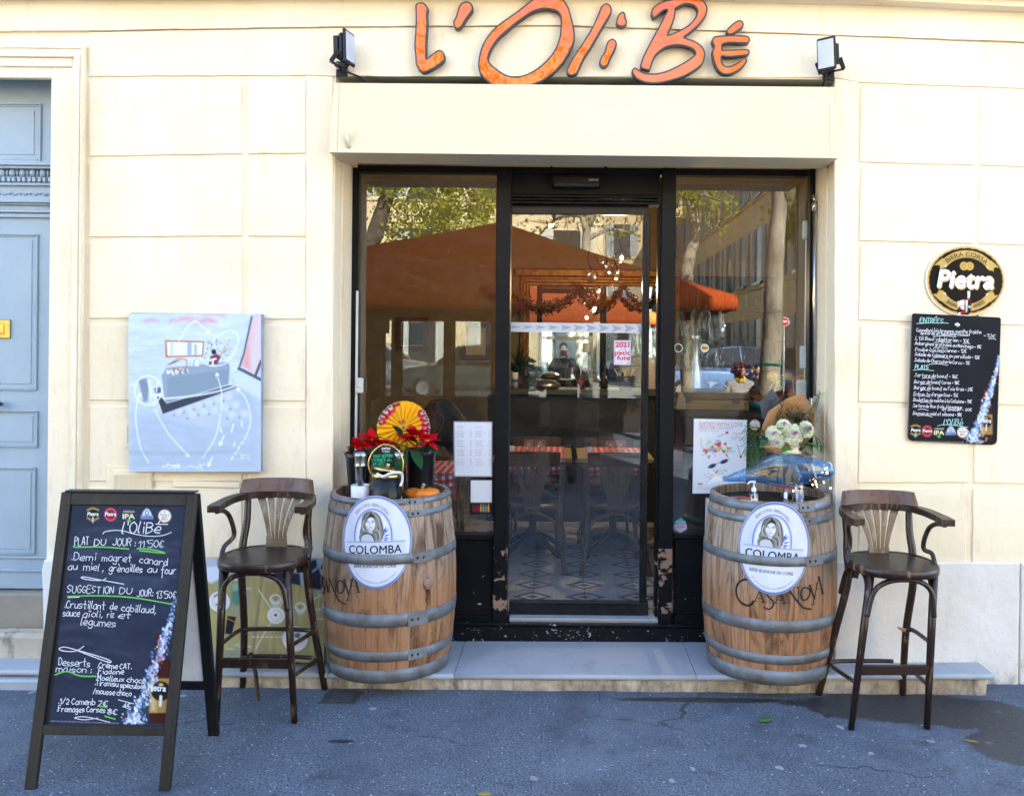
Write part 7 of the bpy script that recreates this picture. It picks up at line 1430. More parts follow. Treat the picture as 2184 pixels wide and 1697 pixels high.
def barrel(cx, cy, z0, seed, label, hoops, rot):
 t = thing('wine_barrel', label, 'barrel', (cx, cy, z0), 'wine barrels used as standing tables'); rs = random.Random(seed)
 ns, per, nz_ = 27, 5, 46; q = MB(); attr = []; edg = []; wid = [rs.uniform(.75, 1.25) for _ in range(ns)]; tot = sum(wid); acc = 0; angs = []
 for k in range(ns):
  rv = rs.random()
  for e in range(per + 1):
   a = rot + 2 * PI * (acc + wid[k] * e / per) / tot; edge = e in (0, per); angs.append((a, rv, -.0025 if edge else .0))
  acc += wid[k]
 for j in range(nz_ + 1):
  z = BH * j / nz_
  for a, rv, d in angs: r = brad(z) + d; q.v.append((cx + r * math.sin(a), cy - r * math.cos(a), z0 + z)); attr.append((a * .35, z, rv)); edg.append((1. if d else 0., 0, 0, 1))
 n = len(angs)
 for j in range(nz_):
  for k in range(ns):
   for e in range(per):
    i0 = k * (per + 1) + e; q.f.append([j * n + i0, j * n + i0 + 1, (j + 1) * n + i0 + 1, (j + 1) * n + i0]); q.m.append(0); q.sm.append(True)
 b0 = len(q.v)
 for dz, dr in ((0, -.0), (0.0, -.022), (-.045, -.020)):
  for a, rv, d in angs: r = brad(BH) + dr; q.v.append((cx + r * math.sin(a), cy - r * math.cos(a), z0 + BH + dz)); attr.append((a * .35, .9 + dr, rv)); edg.append((1. if d else 0., 0, 0, 1))
 for l in range(2):
  for i in range(n): i2 = (i + 1) % n; q.f.append([b0 + l * n + i, b0 + l * n + i2, b0 + (l + 1) * n + i2, b0 + (l + 1) * n + i]); q.m.append(0); q.sm.append(False)
 q.attr = attr; q.cols = edg; q.build('staves', oak, t)
 q = MB(); zh = z0 + BH - .044; rh = brad(BH) - .019
 for k in range(7):
  x0, x1 = -rh + k * 2 * rh / 7, -rh + (k + 1) * 2 * rh / 7 - .0012; pts = []
  for i in range(9): x = x0 + (x1 - x0) * i / 8; pts.append(Vector((cx + x, cy - math.sqrt(max(0, rh * rh - x * x)), zh)))
  for i in range(8, -1, -1): x = x0 + (x1 - x0) * i / 8; pts.append(Vector((cx + x, cy + math.sqrt(max(0, rh * rh - x * x)), zh)))
  q.prism(pts, (0, 0, -.02))
 q.build('barrel_head', darkhead, t)
 for i, (za, zb, extra, lap) in enumerate(hoops):
  q = MB(); th_ = .0030; z1, z2 = za - z0, zb - z0; sg = rs.uniform(-.003, .003)
  pr = [(brad(z1) + .0004, z1), (brad(z1) + th_, z1), (brad((z1 + z2) / 2) + th_ + .0006, (z1 + z2) / 2), (brad(z2) + th_, z2), (brad(z2) + .0004, z2)]
  b = len(q.v); nn = 96
  for r, z in pr:
   for k in range(nn): a = 2 * PI * k / nn; e = extra * max(0, min(1, (math.cos(a) - .55) * 5)); q.v.append((cx + (r + e) * math.sin(a), cy - (r + e) * math.cos(a), z0 + z + sg * math.cos(a)))
  for l in range(len(pr) - 1):
   for k in range(nn): q.f.append([b + l * nn + k, b + l * nn + (k + 1) % nn, b + (l + 1) * nn + (k + 1) % nn, b + (l + 1) * nn + k]); q.m.append(0); q.sm.append(l in (1, 2))
  if lap is not None:     # overlapping end of the strap with its rivets
   zm = (z1 + z2) / 2; r = brad(zm) + th_ + extra; hh = abs(z2 - z1) / 2 - .001; b = len(q.v)
   for k in range(9):
    a = lap + .30 * (k / 8 - .62)
    for zz in (-hh, hh): q.v.append((cx + (r + .0035) * math.sin(a), cy - (r + .0035) * math.cos(a), z0 + zm + zz))
   for k in range(9):
    a = lap + .30 * (k / 8 - .62)
    for zz in (-hh, hh): q.v.append((cx + (r - .001) * math.sin(a), cy - (r - .001) * math.cos(a), z0 + zm + zz))
   for k in range(8): i = b + 2 * k; q.f += [[i, i + 1, i + 3, i + 2], [i, i + 2, i + 20, i + 18], [i + 1, i + 19, i + 21, i + 3]]; q.m += [0] * 3; q.sm += [False] * 3
   q.f += [[b, b + 18, b + 19, b + 1], [b + 16, b + 17, b + 35, b + 34]]; q.m += [0, 0]; q.sm += [False, False]
  h = q.build('hoop', galv, t)
  if lap is not None:
   for da in (-.035, -.125):
    a = lap + da; q = MB(); q.ball((cx + (r + .004) * math.sin(a), cy - (r + .004) * math.cos(a), z0 + zm), (.0065, .0065, .0065), 10, 6); attach(q.build('rivet', rivet_m, h), h) if False else q.build('rivet', rivet_m, h)
 return t
def hz(py, yc, dz=3.6):
 r = .3;
 for _ in range(4): z = CAMZ - (py + dz - CY) / FPX * (yc - CAMY - r); r = brad(z - .0925)
 return z
hl = [(hz(a, -.01), hz(b, -.01), e, l) for a, b, e, l in ((1058, 1078.5, 0, .62), (1091, 1105, 0, .66), (1182, 1204, .0128, .70), (1312, 1340, 0, .64), (1392, 1413, 0, .66), (1430, 1470, 0, None))]
hl[0] = (.0925 + BH - .002,) + hl[0][1:]; hl[5] = (hl[5][0], .0935) + hl[5][2:]
BLX, BLY, BRX, BRY = -.905, -.010, 1.110, -.005; BZL, BZR = .0925, .099
bar_l = barrel(BLX, BLY, BZL, 3, 'oak wine barrel left of the door with a wooden bung low on its right side', hl, .3)
hr = [(hz(a, -.005, -4.4), hz(b, -.005, -4.4), e, l) for a, b, e, l in ((1070, 1092, 0, .42), (1104, 1119, 0, .43), (1186, 1206, .0128, .46), (1323, 1349, 0, None), (1396, 1416, 0, None), (1432, 1470, 0, None))]
hr[0] = (.099 + BH - .002,) + hr[0][1:]; hr[5] = (hr[5][0], .1005) + hr[5][2:]
bar_r = barrel(BRX, BRY, BZR, 8, 'oak wine barrel right of the door with its whole printed name showing', hr, 1.1)
bsl = BarrelSkin(BLX, BLY, BZL, 0); bsr = BarrelSkin(BRX, BRY, BZR, -.13)
def ang_of(px, cx, cy, r=.35):
 a = 0
 for _ in range(8): d = cy - CAMY - r * math.cos(a); x = (px - CX) / FPX * d; a = math.asin(max(-.999, min(.999, (x - cx) / r)))
 return a
ab_ = ang_of(917, BLX, BLY); c = bsl.hit(ab_ * .349 * FPX / 4.14, 1259, 0)
q = MB(); nrm = Vector((math.sin(ab_), -math.cos(ab_), 0)); T = nrm.to_track_quat('Z', 'Y').to_matrix().to_4x4(); q.lathe([(.026, -.004), (.026, .008), (.022, .013), (0, .014)], c, 26, 0, T); q.build('bung', M('pale_bung_wood', '#9A8470', .7, col2='#80694F', vs=30), bar_l)
stain = M('rust_run_stain', '#5A2D12', .6, col2='#7A4420', vs=18, stretch=(1, 1, .3))
q = MB(); xb_ = ab_ * .349 * FPX / 4.14
for dx, l0, l1, w_ in ((-3, 1268, 1300, 6), (3, 1266, 1288, 5), (-1, 1272, 1330, 3)):
 ribbon(q, [bsl.hit(xb_ + dx + 1.2 * math.sin(y * .3), y, 0.0004) for y in range(l0, l1, 6)], [w_ * .0023 * (1 - .7 * k / max(1, len(range(l0, l1, 6)) - 1)) for k in range(len(range(l0, l1, 6)))], (0, -1, 0))
q.build('stain', stain, bar_l)
def casanova(bs, x0, par_):
 q = MB(); st = []
 def S(pts, w_=3.4): st.append((pts, w_))
 S([(39, 1246), (36, 1240), (24, 1238), (10, 1246), (3, 1262), (6, 1280), (18, 1292), (32, 1293), (41, 1284)], 6.2); S([(39, 1238), (39, 1250)], 1.6); S([(41, 1280), (40, 1292)], 1.4)
 S([(44, 1282), (54, 1258)], 1.6); S([(54, 1258), (63, 1282)], 4); S([(47, 1275), (60, 1275)], 1.4); S([(41, 1282), (49, 1282)], 1.3); S([(58, 1282), (68, 1282)], 1.3)
 S([(82, 1260), (76, 1256), (69, 1261), (73, 1270), (81, 1277), (82, 1288), (74, 1296), (63, 1293)], 3.6)
 S([(86, 1282), (97, 1258)], 1.6); S([(97, 1258), (106, 1282)], 4); S([(89, 1275), (103, 1275)], 1.4); S([(83, 1282), (91, 1282)], 1.3); S([(101, 1282), (111, 1282)], 1.3)
 S([(113, 1282), (113, 1254)], 1.7); S([(109, 1282), (118, 1282)], 1.3); S([(108, 1253), (115, 1254), (134, 1278), (148, 1292), (166, 1297)], 4); S([(136, 1280), (136, 1248)], 1.8); S([(131, 1248), (141, 1247)], 1.3)
 S([(152, 1249), (144, 1253), (141, 1264), (146, 1275), (155, 1275), (163, 1266), (162, 1254), (152, 1249)], 3.4)
 S([(163, 1246), (176, 1276)], 4); S([(159, 1247), (170, 1245)], 1.3); S([(176, 1276), (182, 1244)], 1.6); S([(178, 1243), (187, 1242)], 1.3)
 S([(172, 1288), (188, 1230)], 1.8); S([(188, 1230), (200, 1268)], 4.4); S([(182, 1256), (197, 1255)], 1.4); S([(168, 1289), (178, 1287)], 1.3); S([(194, 1269), (206, 1267)], 1.3)
 for k, (pts, w_) in enumerate(st): q3 = catmull([Vector((a, b, 0)) for a, b in pts], 5); ribbon(q, [bs.hit(x0 + p.x, p.y, .0006 + k * 2e-5) for p in q3], w_ * .00235, (math.sin(bs.th), -math.cos(bs.th), 0))
 q.build('printed_name', M('burnt_black_print', (.018, .012, .009), .7, col2=(.05, .035, .025), vs=60), par_)
a0 = ang_of(1574, BRX, BRY); bsr.th = 0; casanova(bsr, a0 * .349 * FPX / 4.14, bar_r)
a0 = ang_of(776, BLX, BLY); casanova(bsl, a0 * .349 * FPX / 4.14 - 206, bar_l)
class BarrelPlate:
 def __init__(s, cx, cy, zc, th0, w_, h_, rot): s.p = (cx, cy, zc); s.th = th0; s.w = w_; s.h = h_; s.rot = rot; s.n = Vector((math.sin(th0), -math.cos(th0), 0))
 def hit(s, x, y, off=0.):
  c_, s_ = math.cos(s.rot), math.sin(s.rot); a, b = x / 548 * s.w, y / 722 * s.h; a, b = a * c_ - b * s_, a * s_ + b * c_
  r = .3526 + off; t = s.th + a / .353; return Vector((s.p[0] + r * math.sin(t), s.p[1] - r * math.cos(t), s.p[2] - b))
Q = lambda pts: [(a - 655, b - 800) for a, b in pts]
def paintP(p):
 p.fill('#D5DAE2'); p.grain(150, 190, .10, 4); p.grain(40, 60, .05, 6); p.ring(0, 0, 540, 712, 18, '#8F98AA'); p.ring(0, 0, 522, 694, 15, '#2A4FB4'); p.oval(120, 300, 300, 260, '#DCE2EA', .6, 12); p.oval(-360, -120, 120, 300, '#B9C4D6', .5, 14)
 p.poly(Q([(338, 790)] + [(612 - 272 * math.cos(a), 700 - 400 * math.sin(a)) for a in [PI * k / 30 for k in range(31)]] + [(890, 780)]), '#DDE2E9')
 p.line(Q([(328, 795)] + [(612 - 284 * math.cos(a), 700 - 412 * math.sin(a)) for a in [PI * k / 30 for k in range(31)]] + [(898, 778)]), 17, '#2F55BE'); p.line(Q([(352, 795)] + [(612 - 262 * math.cos(a), 700 - 388 * math.sin(a)) for a in [PI * k / 30 for k in range(31)]] + [(874, 778)]), 5, '#8EA2D0')
 p.poly(Q([(575, 318), (490, 360), (450, 440), (440, 560), (415, 640), (408, 780), (640, 790), (740, 780), (770, 690), (770, 560), (735, 430), (670, 345)]), '#8E8C84', smooth=5)
 for pts in ([(575, 318), (490, 360), (450, 440), (440, 560), (418, 640)], [(640, 340), (710, 400), (740, 520), (768, 640), (750, 740)], [(600, 330), (670, 400), (700, 520), (690, 640)], [(530, 350), (480, 430), (470, 520), (500, 600)], [(430, 650), (520, 660), (620, 690), (650, 780)], [(415, 770), (440, 700), (520, 660), (600, 680)], [(620, 640), (680, 650), (700, 740)]): p.line(Q(pts), 13, '#2A2A30', 1, 1.2, 5)
 for pts in ([(610, 345), (690, 430), (715, 560)], [(470, 470), (455, 560), (480, 610)], [(680, 600), (720, 680), (730, 760)]): p.line(Q(pts), 16, '#B9B8B2', .9, 1, 5)
 p.oval(*Q([(580, 515)])[0], 76, 104, '#DDE2EA'); p.poly(Q([(510, 430), (560, 370), (570, 330), (640, 380), (655, 470), (620, 420), (575, 410), (530, 440), (508, 500)]), '#3A3636'); p.poly(Q([(545, 620), (620, 610), (600, 660), (560, 650)]), '#C9CED6')
 for pts, w_ in (([(500, 462), (545, 468)], 9), ([(590, 468), (645, 460)], 9), ([(505, 486), (545, 488)], 11), ([(596, 488), (638, 484)], 11), ([(566, 480), (562, 540), (578, 548)], 5), ([(556, 574), (580, 570), (604, 576)], 9), ([(655, 470), (650, 560), (610, 615), (560, 605), (515, 550)], 6)): p.line(Q(pts), w_, '#3A3A44', 1, 1, 4)
 p.poly(Q([(440, 700), (520, 670), (600, 690), (640, 785), (425, 790)]), '#C2C6CC', smooth=4); p.line(Q([(425, 785), (440, 705), (520, 668), (600, 690), (645, 785)]), 13, '#2A2A30', 1, 1, 5)
 for a_, b_ in (((770, 660), (815, 555)), ((780, 665), (850, 590)), ((775, 715), (865, 672)), ((760, 740), (865, 738)), ((760, 700), (800, 640)), ((765, 765), (840, 768))): m_ = ((a_[0] + b_[0]) / 2, (a_[1] + b_[1]) / 2); d = ((b_[1] - a_[1]) * .13, -(b_[0] - a_[0]) * .13); p.poly(Q([a_, (m_[0] + d[0], m_[1] + d[1]), b_, (m_[0] - d[0], m_[1] - d[1])]), '#2346B8')
 p.poly(Q([(178, 795), (1096, 775), (1100, 1010), (185, 1030)]), '#C9D1DF'); p.poly(Q([(178, 795), (1096, 775), (1096, 792), (178, 815)]), '#8D99B2')
def plate(cx, cy, zc, px, rot, label):
 th = ang_of(px, cx, cy, .353); s = BarrelPlate(cx, cy, zc, th, .180, .2290, rot); o = oval_sign('beer_sign', s, 548, 722, paintP, 56, 150, label, 11)
 q = MB(); printed(q, s, 'COLOMBA', *Q([(232, 985)])[0], *Q([(1042, 966)])[0], 128, .010, 0, INK); printed(q, s, 'BIERE CORSE - BIERA CORSA', 0, 0, 0, 0, 0, .004, 0, GRY, .0012, arc_fn(-60, -60, 330, 505, -44, 44, 48)); printed(q, s, 'BIÈRE BLANCHE DE CORSE', *Q([(318, 1200)])[0], *Q([(965, 1186)])[0], 48, .002, 0, INK)
 printed(q, s, "L'ABUS D'ALCOOL EST DANGEREUX POUR LA SANTE - A CONSOMMER AVEC MODERATION", 0, 0, 0, 0, 0, 0, 0, GRY, .0012, arc_fn(0, 0, 470, 640, 222, 138, 26, True)); q.build('lettering', INKS, o)
plate(BLX, BLY, .802, 805, -.005, 'oval white beer sign on the left barrel, its name fully readable above the hoop'); plate(BRX, BRY, .790, 1656, .075, 'tilted oval white beer sign on the right barrel, its name half covered by the hoop')
stw = M('worn_dark_stool_wood', (.045, .022, .011), .38, col2=(.022, .013, .009), vs=12, stretch=(1, 1, .25), coat=.15)
def worn(name, base, wear, thr):
 m, t, b = _new(name); v = coord(t, (14, 14, 3.)); v2 = coord(t, (1, 1, 1)); g = nz(t, v, 2.4, 6, .7, .5); k = nz(t, v2, 9, 4)
 c = mixc(t, nz(t, v2, 11, 3), base, tuple(x * .45 for x in base)); f = ramp(t, math_(t, 'ADD', math_(t, 'MULTIPLY', g, .65), math_(t, 'MULTIPLY', k, .35)), [(thr, (0, 0, 0)), (thr + .07, (1, 1, 1))])
 c = mixc(t, math_(t, 'MULTIPLY', f, .8), c, wear); L(t, c, b.inputs['Base Color']); L(t, math_(t, 'ADD', .34, math_(t, 'MULTIPLY', f, .35)), b.inputs['Roughness']); bump(t, b, g, .2, .003); return m
leg_w = worn('worn_stool_leg', (.032, .0125, .005), (.25, .155, .095), .55); crest_w = worn('worn_crest_wood', (.17, .078, .032), (.085, .045, .035), .5); splat_w = worn('bleached_splat_wood', (.26, .17, .095), (.36, .27, .18), .5); seat_w = worn('worn_seat_top', (.022, .014, .010), (.16, .15, .15), .57)
def stool(label, feet, seat, arm_dx, broken, hs=1., aw=1.):
 """feet: front left, front right, rear left, rear right (world x, y); seat: centre (x, y)"""
 cx, cy = seat; t = thing('bar_stool', label, 'bar stool', (cx, cy, 0), 'bentwood bar stools'); V = lambda x, y, z: Vector((cx + x * (aw if z > .8 else 1), cy + y, z * hs if z > .77 else z)); ZS = .757 if hs == 1 else .745
 def outl(s, z, n=40): return [V(math.copysign(abs(math.cos(a)) ** .82, math.cos(a)) * .208 * s, math.copysign(abs(math.sin(a)) ** .88, math.sin(a)) * .205 * s - .008, z) for a in [2 * PI * k / n for k in range(n)]]
 q = MB(); loops = [outl(.93, ZS - .042), outl(.99, ZS - .040), outl(1.0, ZS - .02), outl(.995, ZS - .004), outl(.97, ZS), outl(.93, ZS - .001), outl(.915, ZS - .005)]; n = 40
 for l in loops: q.v += [tuple(p) for p in l]
 for i in range(len(loops) - 1):
  for k in range(n): q.f.append([i * n + k, i * n + (k + 1) % n, (i + 1) * n + (k + 1) % n, (i + 1) * n + k]); q.m.append(0); q.sm.append(True)
 q.f.append([k for k in range(n)][::-1]); q.m.append(0); q.sm.append(False); seat_o = q.build('seat', leg_w, t)
 q = MB(); tl = [outl(s, ZS - .0052 + .004 * (1 - s) - .003 * (1 - s) ** 2) for s in (.914, .6, .3)]
 for l in tl: q.v += [tuple(p) for p in l]
 q.v.append(tuple(V(0, -.008, ZS - .004)))
 for i in range(2):
  for k in range(n): q.f.append([i * n + k, i * n + (k + 1) % n, (i + 1) * n + (k + 1) % n, (i + 1) * n + k]); q.m.append(0); q.sm.append(True)
 for k in range(n): q.f.append([2 * n + k, 2 * n + (k + 1) % n, 3 * n]); q.m.append(0); q.sm.append(True)
 q.build('seat_panel', seat_w, seat_o)
 F = [Vector((x, y, .0)) for x, y in feet]; top = [V(-.150, -.135, ZS - .041), V(.150, -.135, ZS - .041), V(-.165, .135, ZS - .02), V(.165, .135, ZS - .02)]
 for i in (0, 1): q = MB(); q.tube([top[i], top[i].lerp(F[i], .35), F[i] + Vector((0, 0, .001))], [.0185, .0185, .0145], 12); q.build('leg', leg_w, t)
 bk = []
 for i in (2, 3):
  s = -1 if i == 2 else 1; up = [V(s * .178, .200, .985), V(s * .172, .175, .87), V(s * .166, .150, ZS), top[i] - Vector((0, 0, .12)), top[i].lerp(F[i], .55) + Vector((-s * .012, -.008, 0)), F[i] + Vector((0, 0, .001))]
  q = MB(); pp = catmull(up, 6); q.tube(pp, [.0165 + .003 * math.sin(PI * k / (len(pp) - 1)) for k in range(len(pp))], 12); q.build('leg', leg_w, t); bk.append(up)
 arm = [V(-.228 + arm_dx, -.15, .990), V(-.232 + arm_dx * .6, -.03, .992), V(-.215, .10, .995), V(-.15, .190, .998), V(0, .222, 1.0), V(.15, .190, .998), V(.215, .10, .995), V(.232 + arm_dx * .6, -.03, .992), V(.228 + arm_dx, -.15, .990)]
 q = MB(); pp = catmull(arm, 6); q.bar(pp, [.048 if 4 < k < len(pp) - 5 else .056 for k in range(len(pp))], .031); q.build('arm_rail', leg_w, t)
 q = MB(); b0 = catmull([V(-.205, .150, 1.016), V(-.12, .205, 1.016), V(0, .224, 1.016), V(.12, .205, 1.016), V(.205, .150, 1.016)], 6); k = len(b0); bs_ = len(q.v)
 for i, p in enumerate(b0):
  u = i / (k - 1); nn = Vector((cx, cy - .12, 0)) - Vector((p.x, p.y, 0)); nn.normalize(); cut = .012 + .034 * min(1, min(u, 1 - u) / .16); pin = .25 * max(0, 1 - min(u, 1 - u) / .16)
  tt = p + Vector(((cx - p.x) * pin * .5, 0, 0))
  for qv in (p + nn * .020, p - nn * .012, tt - nn * .032 + Vector((0, 0, .062)), tt - nn * .008 + Vector((0, 0, .066))): q.v.append(tuple(qv))
 for i in range(k - 1):
  for e in range(4): q.f.append([bs_ + i * 4 + e, bs_ + i * 4 + (e + 1) % 4, bs_ + (i + 1) * 4 + (e + 1) % 4, bs_ + (i + 1) * 4 + e]); q.m.append(0); q.sm.append(False)
 q.f += [[bs_ + e for e in (3, 2, 1, 0)], [bs_ + (k - 1) * 4 + e for e in range(4)]]; q.m += [0, 0]; q.sm += [False, False]; q.build('headboard', crest_w, t)
 q = MB(); zb, ztp = .765, .985
 def sx_(e, v): w0, w1 = .050, .128; return (w0 + (w1 - w0) * (v ** 1.7)) * e
 for s in range(5):
  e0, e1 = -1 + s * .4 + .065, -1 + (s + 1) * .4 - .065
  if s == 0: e0 = -1
  if s == 4: e1 = 1
  NV = 12; b0_ = len(q.v)
  for j in range(NV + 1):
   v = j / NV; g = min(1, v / .12)
   a0_, a1_ = (-1 + s * .4) + ((e0 + 1 - s * .4)) * g, (-1 + (s + 1) * .4) + (e1 - (-1 + (s + 1) * .4)) * g; yy = .165 + .045 * v - .012 * math.sin(PI * v); z = zb + (ztp - zb) * v
   for e, dy in ((a0_, -.005), (a1_, -.005), (a1_, .005), (a0_, .005)): q.v.append(tuple(V(sx_(e, v), yy + dy, z)))
  for j in range(NV):
   for e in range(4): q.f.append([b0_ + j * 4 + e, b0_ + j * 4 + (e + 1) % 4, b0_ + (j + 1) * 4 + (e + 1) % 4, b0_ + (j + 1) * 4 + e]); q.m.append(0); q.sm.append(False)
 q.box(cx - .052, cx + .052, cy + .158, cy + .172, .735, .766, 0, .002); q.build('splat', splat_w, t)
 for s in (-1, 1):
  q = MB(); q.tube(catmull([V(s * .225 + arm_dx, -.115, .972), V(s * .224 + arm_dx * .5, -.03, .960), V(s * .215, .035, .925), V(s * .198, .055, .86), V(s * .2, .06, .81), V(s * .212, .03, .770), V(s * .21, -.01, ZS - .02)], 6), .0115, 10); q.build('arm_support', leg_w, t)
 def on(i, f): return top[i].lerp(F[i], f)
 for i, j, yo in ((0, 1, -.02), (0, 2, 0), (1, 3, 0)):
  a, b = on(i, .26), on(j, .26); m_ = (top[i] + top[j]) / 2 + Vector((0, 0, -.012)); o = Vector((0, yo, 0)); q = MB()
  q.tube(catmull([a + o, a.lerp(top[i], .55).lerp(m_, .10) + o, top[i].lerp(m_, .42) - Vector((0, 0, .022)) + o, m_ + o, top[j].lerp(m_, .42) - Vector((0, 0, .022)) + o, b.lerp(top[j], .55).lerp(m_, .10) + o, b + o], 6), .0125, 10); q.build('brace', leg_w, t)
 for i in (2, 3):
  s = -1 if i == 2 else 1; q = MB(); c = top[i]
  for dx in (-.012, .03): q.bar([c + Vector((-s * dx - s * .02, -.02, .0)), c + Vector((-s * dx * .6 - s * .012, -.016, -.10))], .024, .022, 0, (0, 1, 0))
  q.build('corner_block', leg_w, t)
 q = MB(); q.bar([on(0, .615) + Vector((.0, 0, 0)), on(1, .615)], .022, .042); q.build('foot_rail', leg_w, t)
 def hoop(f, bulge, part=None):
  a, b = on(0, f), on(1, f); rl, rr_ = on(2, f + .06), on(3, f + .06); pts = catmull([a, a.lerp(rl, .75), rl.lerp(rr_, .10) + Vector((0, bulge, 0)), rl.lerp(rr_, .5) + Vector((0, bulge + .012, .0)), rl.lerp(rr_, .90) + Vector((0, bulge, 0)), b.lerp(rr_, .75), b], 7)
  if part: pts = pts[int(part[0] * len(pts)):int(part[1] * len(pts))]
  q = MB(); q.tube(pts, .0105, 10); q.build('foot_hoop', leg_w, t); return pts
 if not broken:
  hoop(.50, -.02); hoop(.70, -.02, (.25, 1)); q = MB(); a = on(2, .74) + Vector((.05, -.02, 0)); q.tube(catmull([a, a + Vector((.06, -.10, -.06)), a + Vector((.12, -.235, -.115)), a + Vector((.135, -.26, -.12))], 5), .011, 10); q.build('broken_hoop', leg_w, t)
 else:
  hoop(.70, .005, (0, .66)); hoop(.72, 0, (.80, 1)); p_ = hoop(.44, -.06, (.66, 1)); q = MB(); q.tube([p_[0] + Vector((-.035, .01, .012)), p_[0] + Vector((.002, 0, 0))], [.004, .0108], 8); q.build('splintered_end', M('fresh_broken_wood', '#B08058', .8), t)
 return t
g1 = lambda x, y: G(x, y, 0)
def ft(*px): return [(G(*p, 0).x, G(*p, 0).y) for p in px]
stool('worn bentwood bar stool left of the barrels, its lower foot hoop broken and hanging', ft((462, 1538), (628, 1541), (518, 1464), (693, 1469)), (P(566, 1195, -.37).x, -.375), .012, False, .999, .90)
stool('worn bentwood bar stool right of the barrels, its upper foot hoop snapped off', ft((1815, 1555), (1977, 1553), (1746, 1481), (1925, 1480)), (P(1900, 1195, -.37).x, -.375), 0., True, .968, .93)
ZL = BZL + BH - .044; ZR = BZR + BH - .044; random.seed(77)
DY = -.045
def PB(px, py, y): return P(px, py, y + DY)
def at(px, y, z): return Vector((PB(px, 900, y).x, y + DY, z))
bucket_b = M('black_bucket_plastic', (.008, .008, .009), .3)
fan = thing('paper_fan', 'round pleated yellow paper fan with magenta flowers standing behind the red poinsettias', 'fan', PB(861, 1000, .16)); fc = PB(860.5, 912, .15); fr_ = 56 / 1800 * 4.65
def fan_mesh():
 q = MB(); na, nr = 220, 34; X = [0.]; Y = [0.]
 for i in range(1, nr + 1):
  for j in range(na): a = 2 * PI * j / na; X.append(i / nr * math.sin(a)); Y.append(-i / nr * math.cos(a))
 p = Paint(X, Y, .03); p.fill('#DFA40E'); ang = np.arctan2(p.X, -p.Y); p.c *= (1 + .10 * np.sin(ang * 3 + 1) * np.hypot(p.X, p.Y))[:, None]
 r = random.Random(2);
 for a0, s in ((-12, .34), (98, .40), (250, .34), (150, .22)):
  for k in range(5):
   b = math.radians(a0 + (k - 2) * 13); l = s * r.uniform(.7, 1.05); p.poly([(.03 * math.sin(b), -.03 * math.cos(b)), (l * .7 * math.sin(b - .16), -l * .7 * math.cos(b - .16)), (l * math.sin(b), -l * math.cos(b)), (l * .75 * math.sin(b + .16), -l * .75 * math.cos(b + .16))], r.choice(['#7A1030', '#6A0E2A', '#8E1238']))
   p.line([(.05 * math.sin(b), -.05 * math.cos(b)), (l * .7 * math.sin(b), -l * .7 * math.cos(b))], .018, '#E2B63A')
 for a0 in (52, 66, 80, 92, 105, 286, 300, 312, 325):
  a = math.radians(a0); cx, cy = .86 * math.sin(a), -.86 * math.cos(a); p.oval(cx, cy, .17, .14, '#8E1040', 1, 1, a); p.oval(cx, cy, .09, .07, '#E7B21A'); p.oval(cx * 1.1, cy * 1.1, .08, .07, '#C9C4D8'); p.oval(cx * 1.1, cy * 1.1, .05, .045, '#3A2A50'); p.oval(cx * .86, cy * .86, .07, .08, '#C0105E')
 for a0 in (-18, 128, 95): a = math.radians(a0); p.oval(.9 * math.sin(a), -.9 * math.cos(a), .13, .07, '#8E1040', 1, 1, a)
 p.oval(0, 0, .05, .05, '#3A2A14'); col = rgba(p)
 for k, (x, y) in enumerate(zip(X, Y)):
  rad = math.hypot(x, y); j = (k - 1) % na; pl_ = (.0085 if (j % 10) < 5 else -.0085) * (1 - abs(((j % 5) - 2)) * .4) * min(1, rad * 1.6) if k else 0
  q.v.append((fc.x + x * fr_, fc.y + pl_ - .02 * y, fc.z - y * fr_))
 for j in range(na): q.f.append([0, 1 + j, 1 + (j + 1) % na]); q.m.append(0); q.sm.append(False)
 for i in range(nr - 1):
  for j in range(na): a, b = 1 + i * na + j, 1 + i * na + (j + 1) % na; q.f.append([a, a + na, b + na, b]); q.m.append(0); q.sm.append(False)
 q.cols = col; o = q.build('pleated_paper', vcol('fan_paper', .6, 0, .3), fan); o.modifiers.new('thick', 'SOLIDIFY').thickness = .001
fan_mesh(); q = MB(); q.tube([fc + Vector((0, .02, -.0)), Vector((fc.x + .02, .08, ZL + .02))], .006, 8); q.build('stick', M('bamboo_stick', (.35, .22, .08), .6), fan)
red_l = leaf_mat('red_bract', (.62, .008, .010), (.45, .005, .015), .2); grn_l = leaf_mat('dark_green_leaf', (.015, .05, .02), (.03, .08, .03), .15)
def blade(q, base, d, ln, wd, droop, mi=0, n=6, roll=0., cup=.15):
 d = Vector(d).normalized(); s = d.cross(Vector((0, 0, 1))); s = s.normalized() if s.length > .01 else Vector((1, 0, 0)); s = Matrix.Rotation(roll, 3, d) @ s; up = s.cross(d); b = len(q.v)
 for i in range(n + 1):
  t = i / n; c = Vector(base) + d * ln * t + Vector((0, 0, -droop * t * t * ln)); w_ = wd * math.sin(PI * min(1, t * .93 + .07)) ** .8 * (1 if t < .97 else .3)
  q.v += [tuple(c - s * w_ + up * w_ * cup), tuple(c), tuple(c + s * w_ + up * w_ * cup)]
 for i in range(n):
  a = b + i * 3; q.f += [[a, a + 1, a + 4, a + 3], [a + 1, a + 2, a + 5, a + 4]]; q.m += [mi, mi]; q.sm += [True, True]
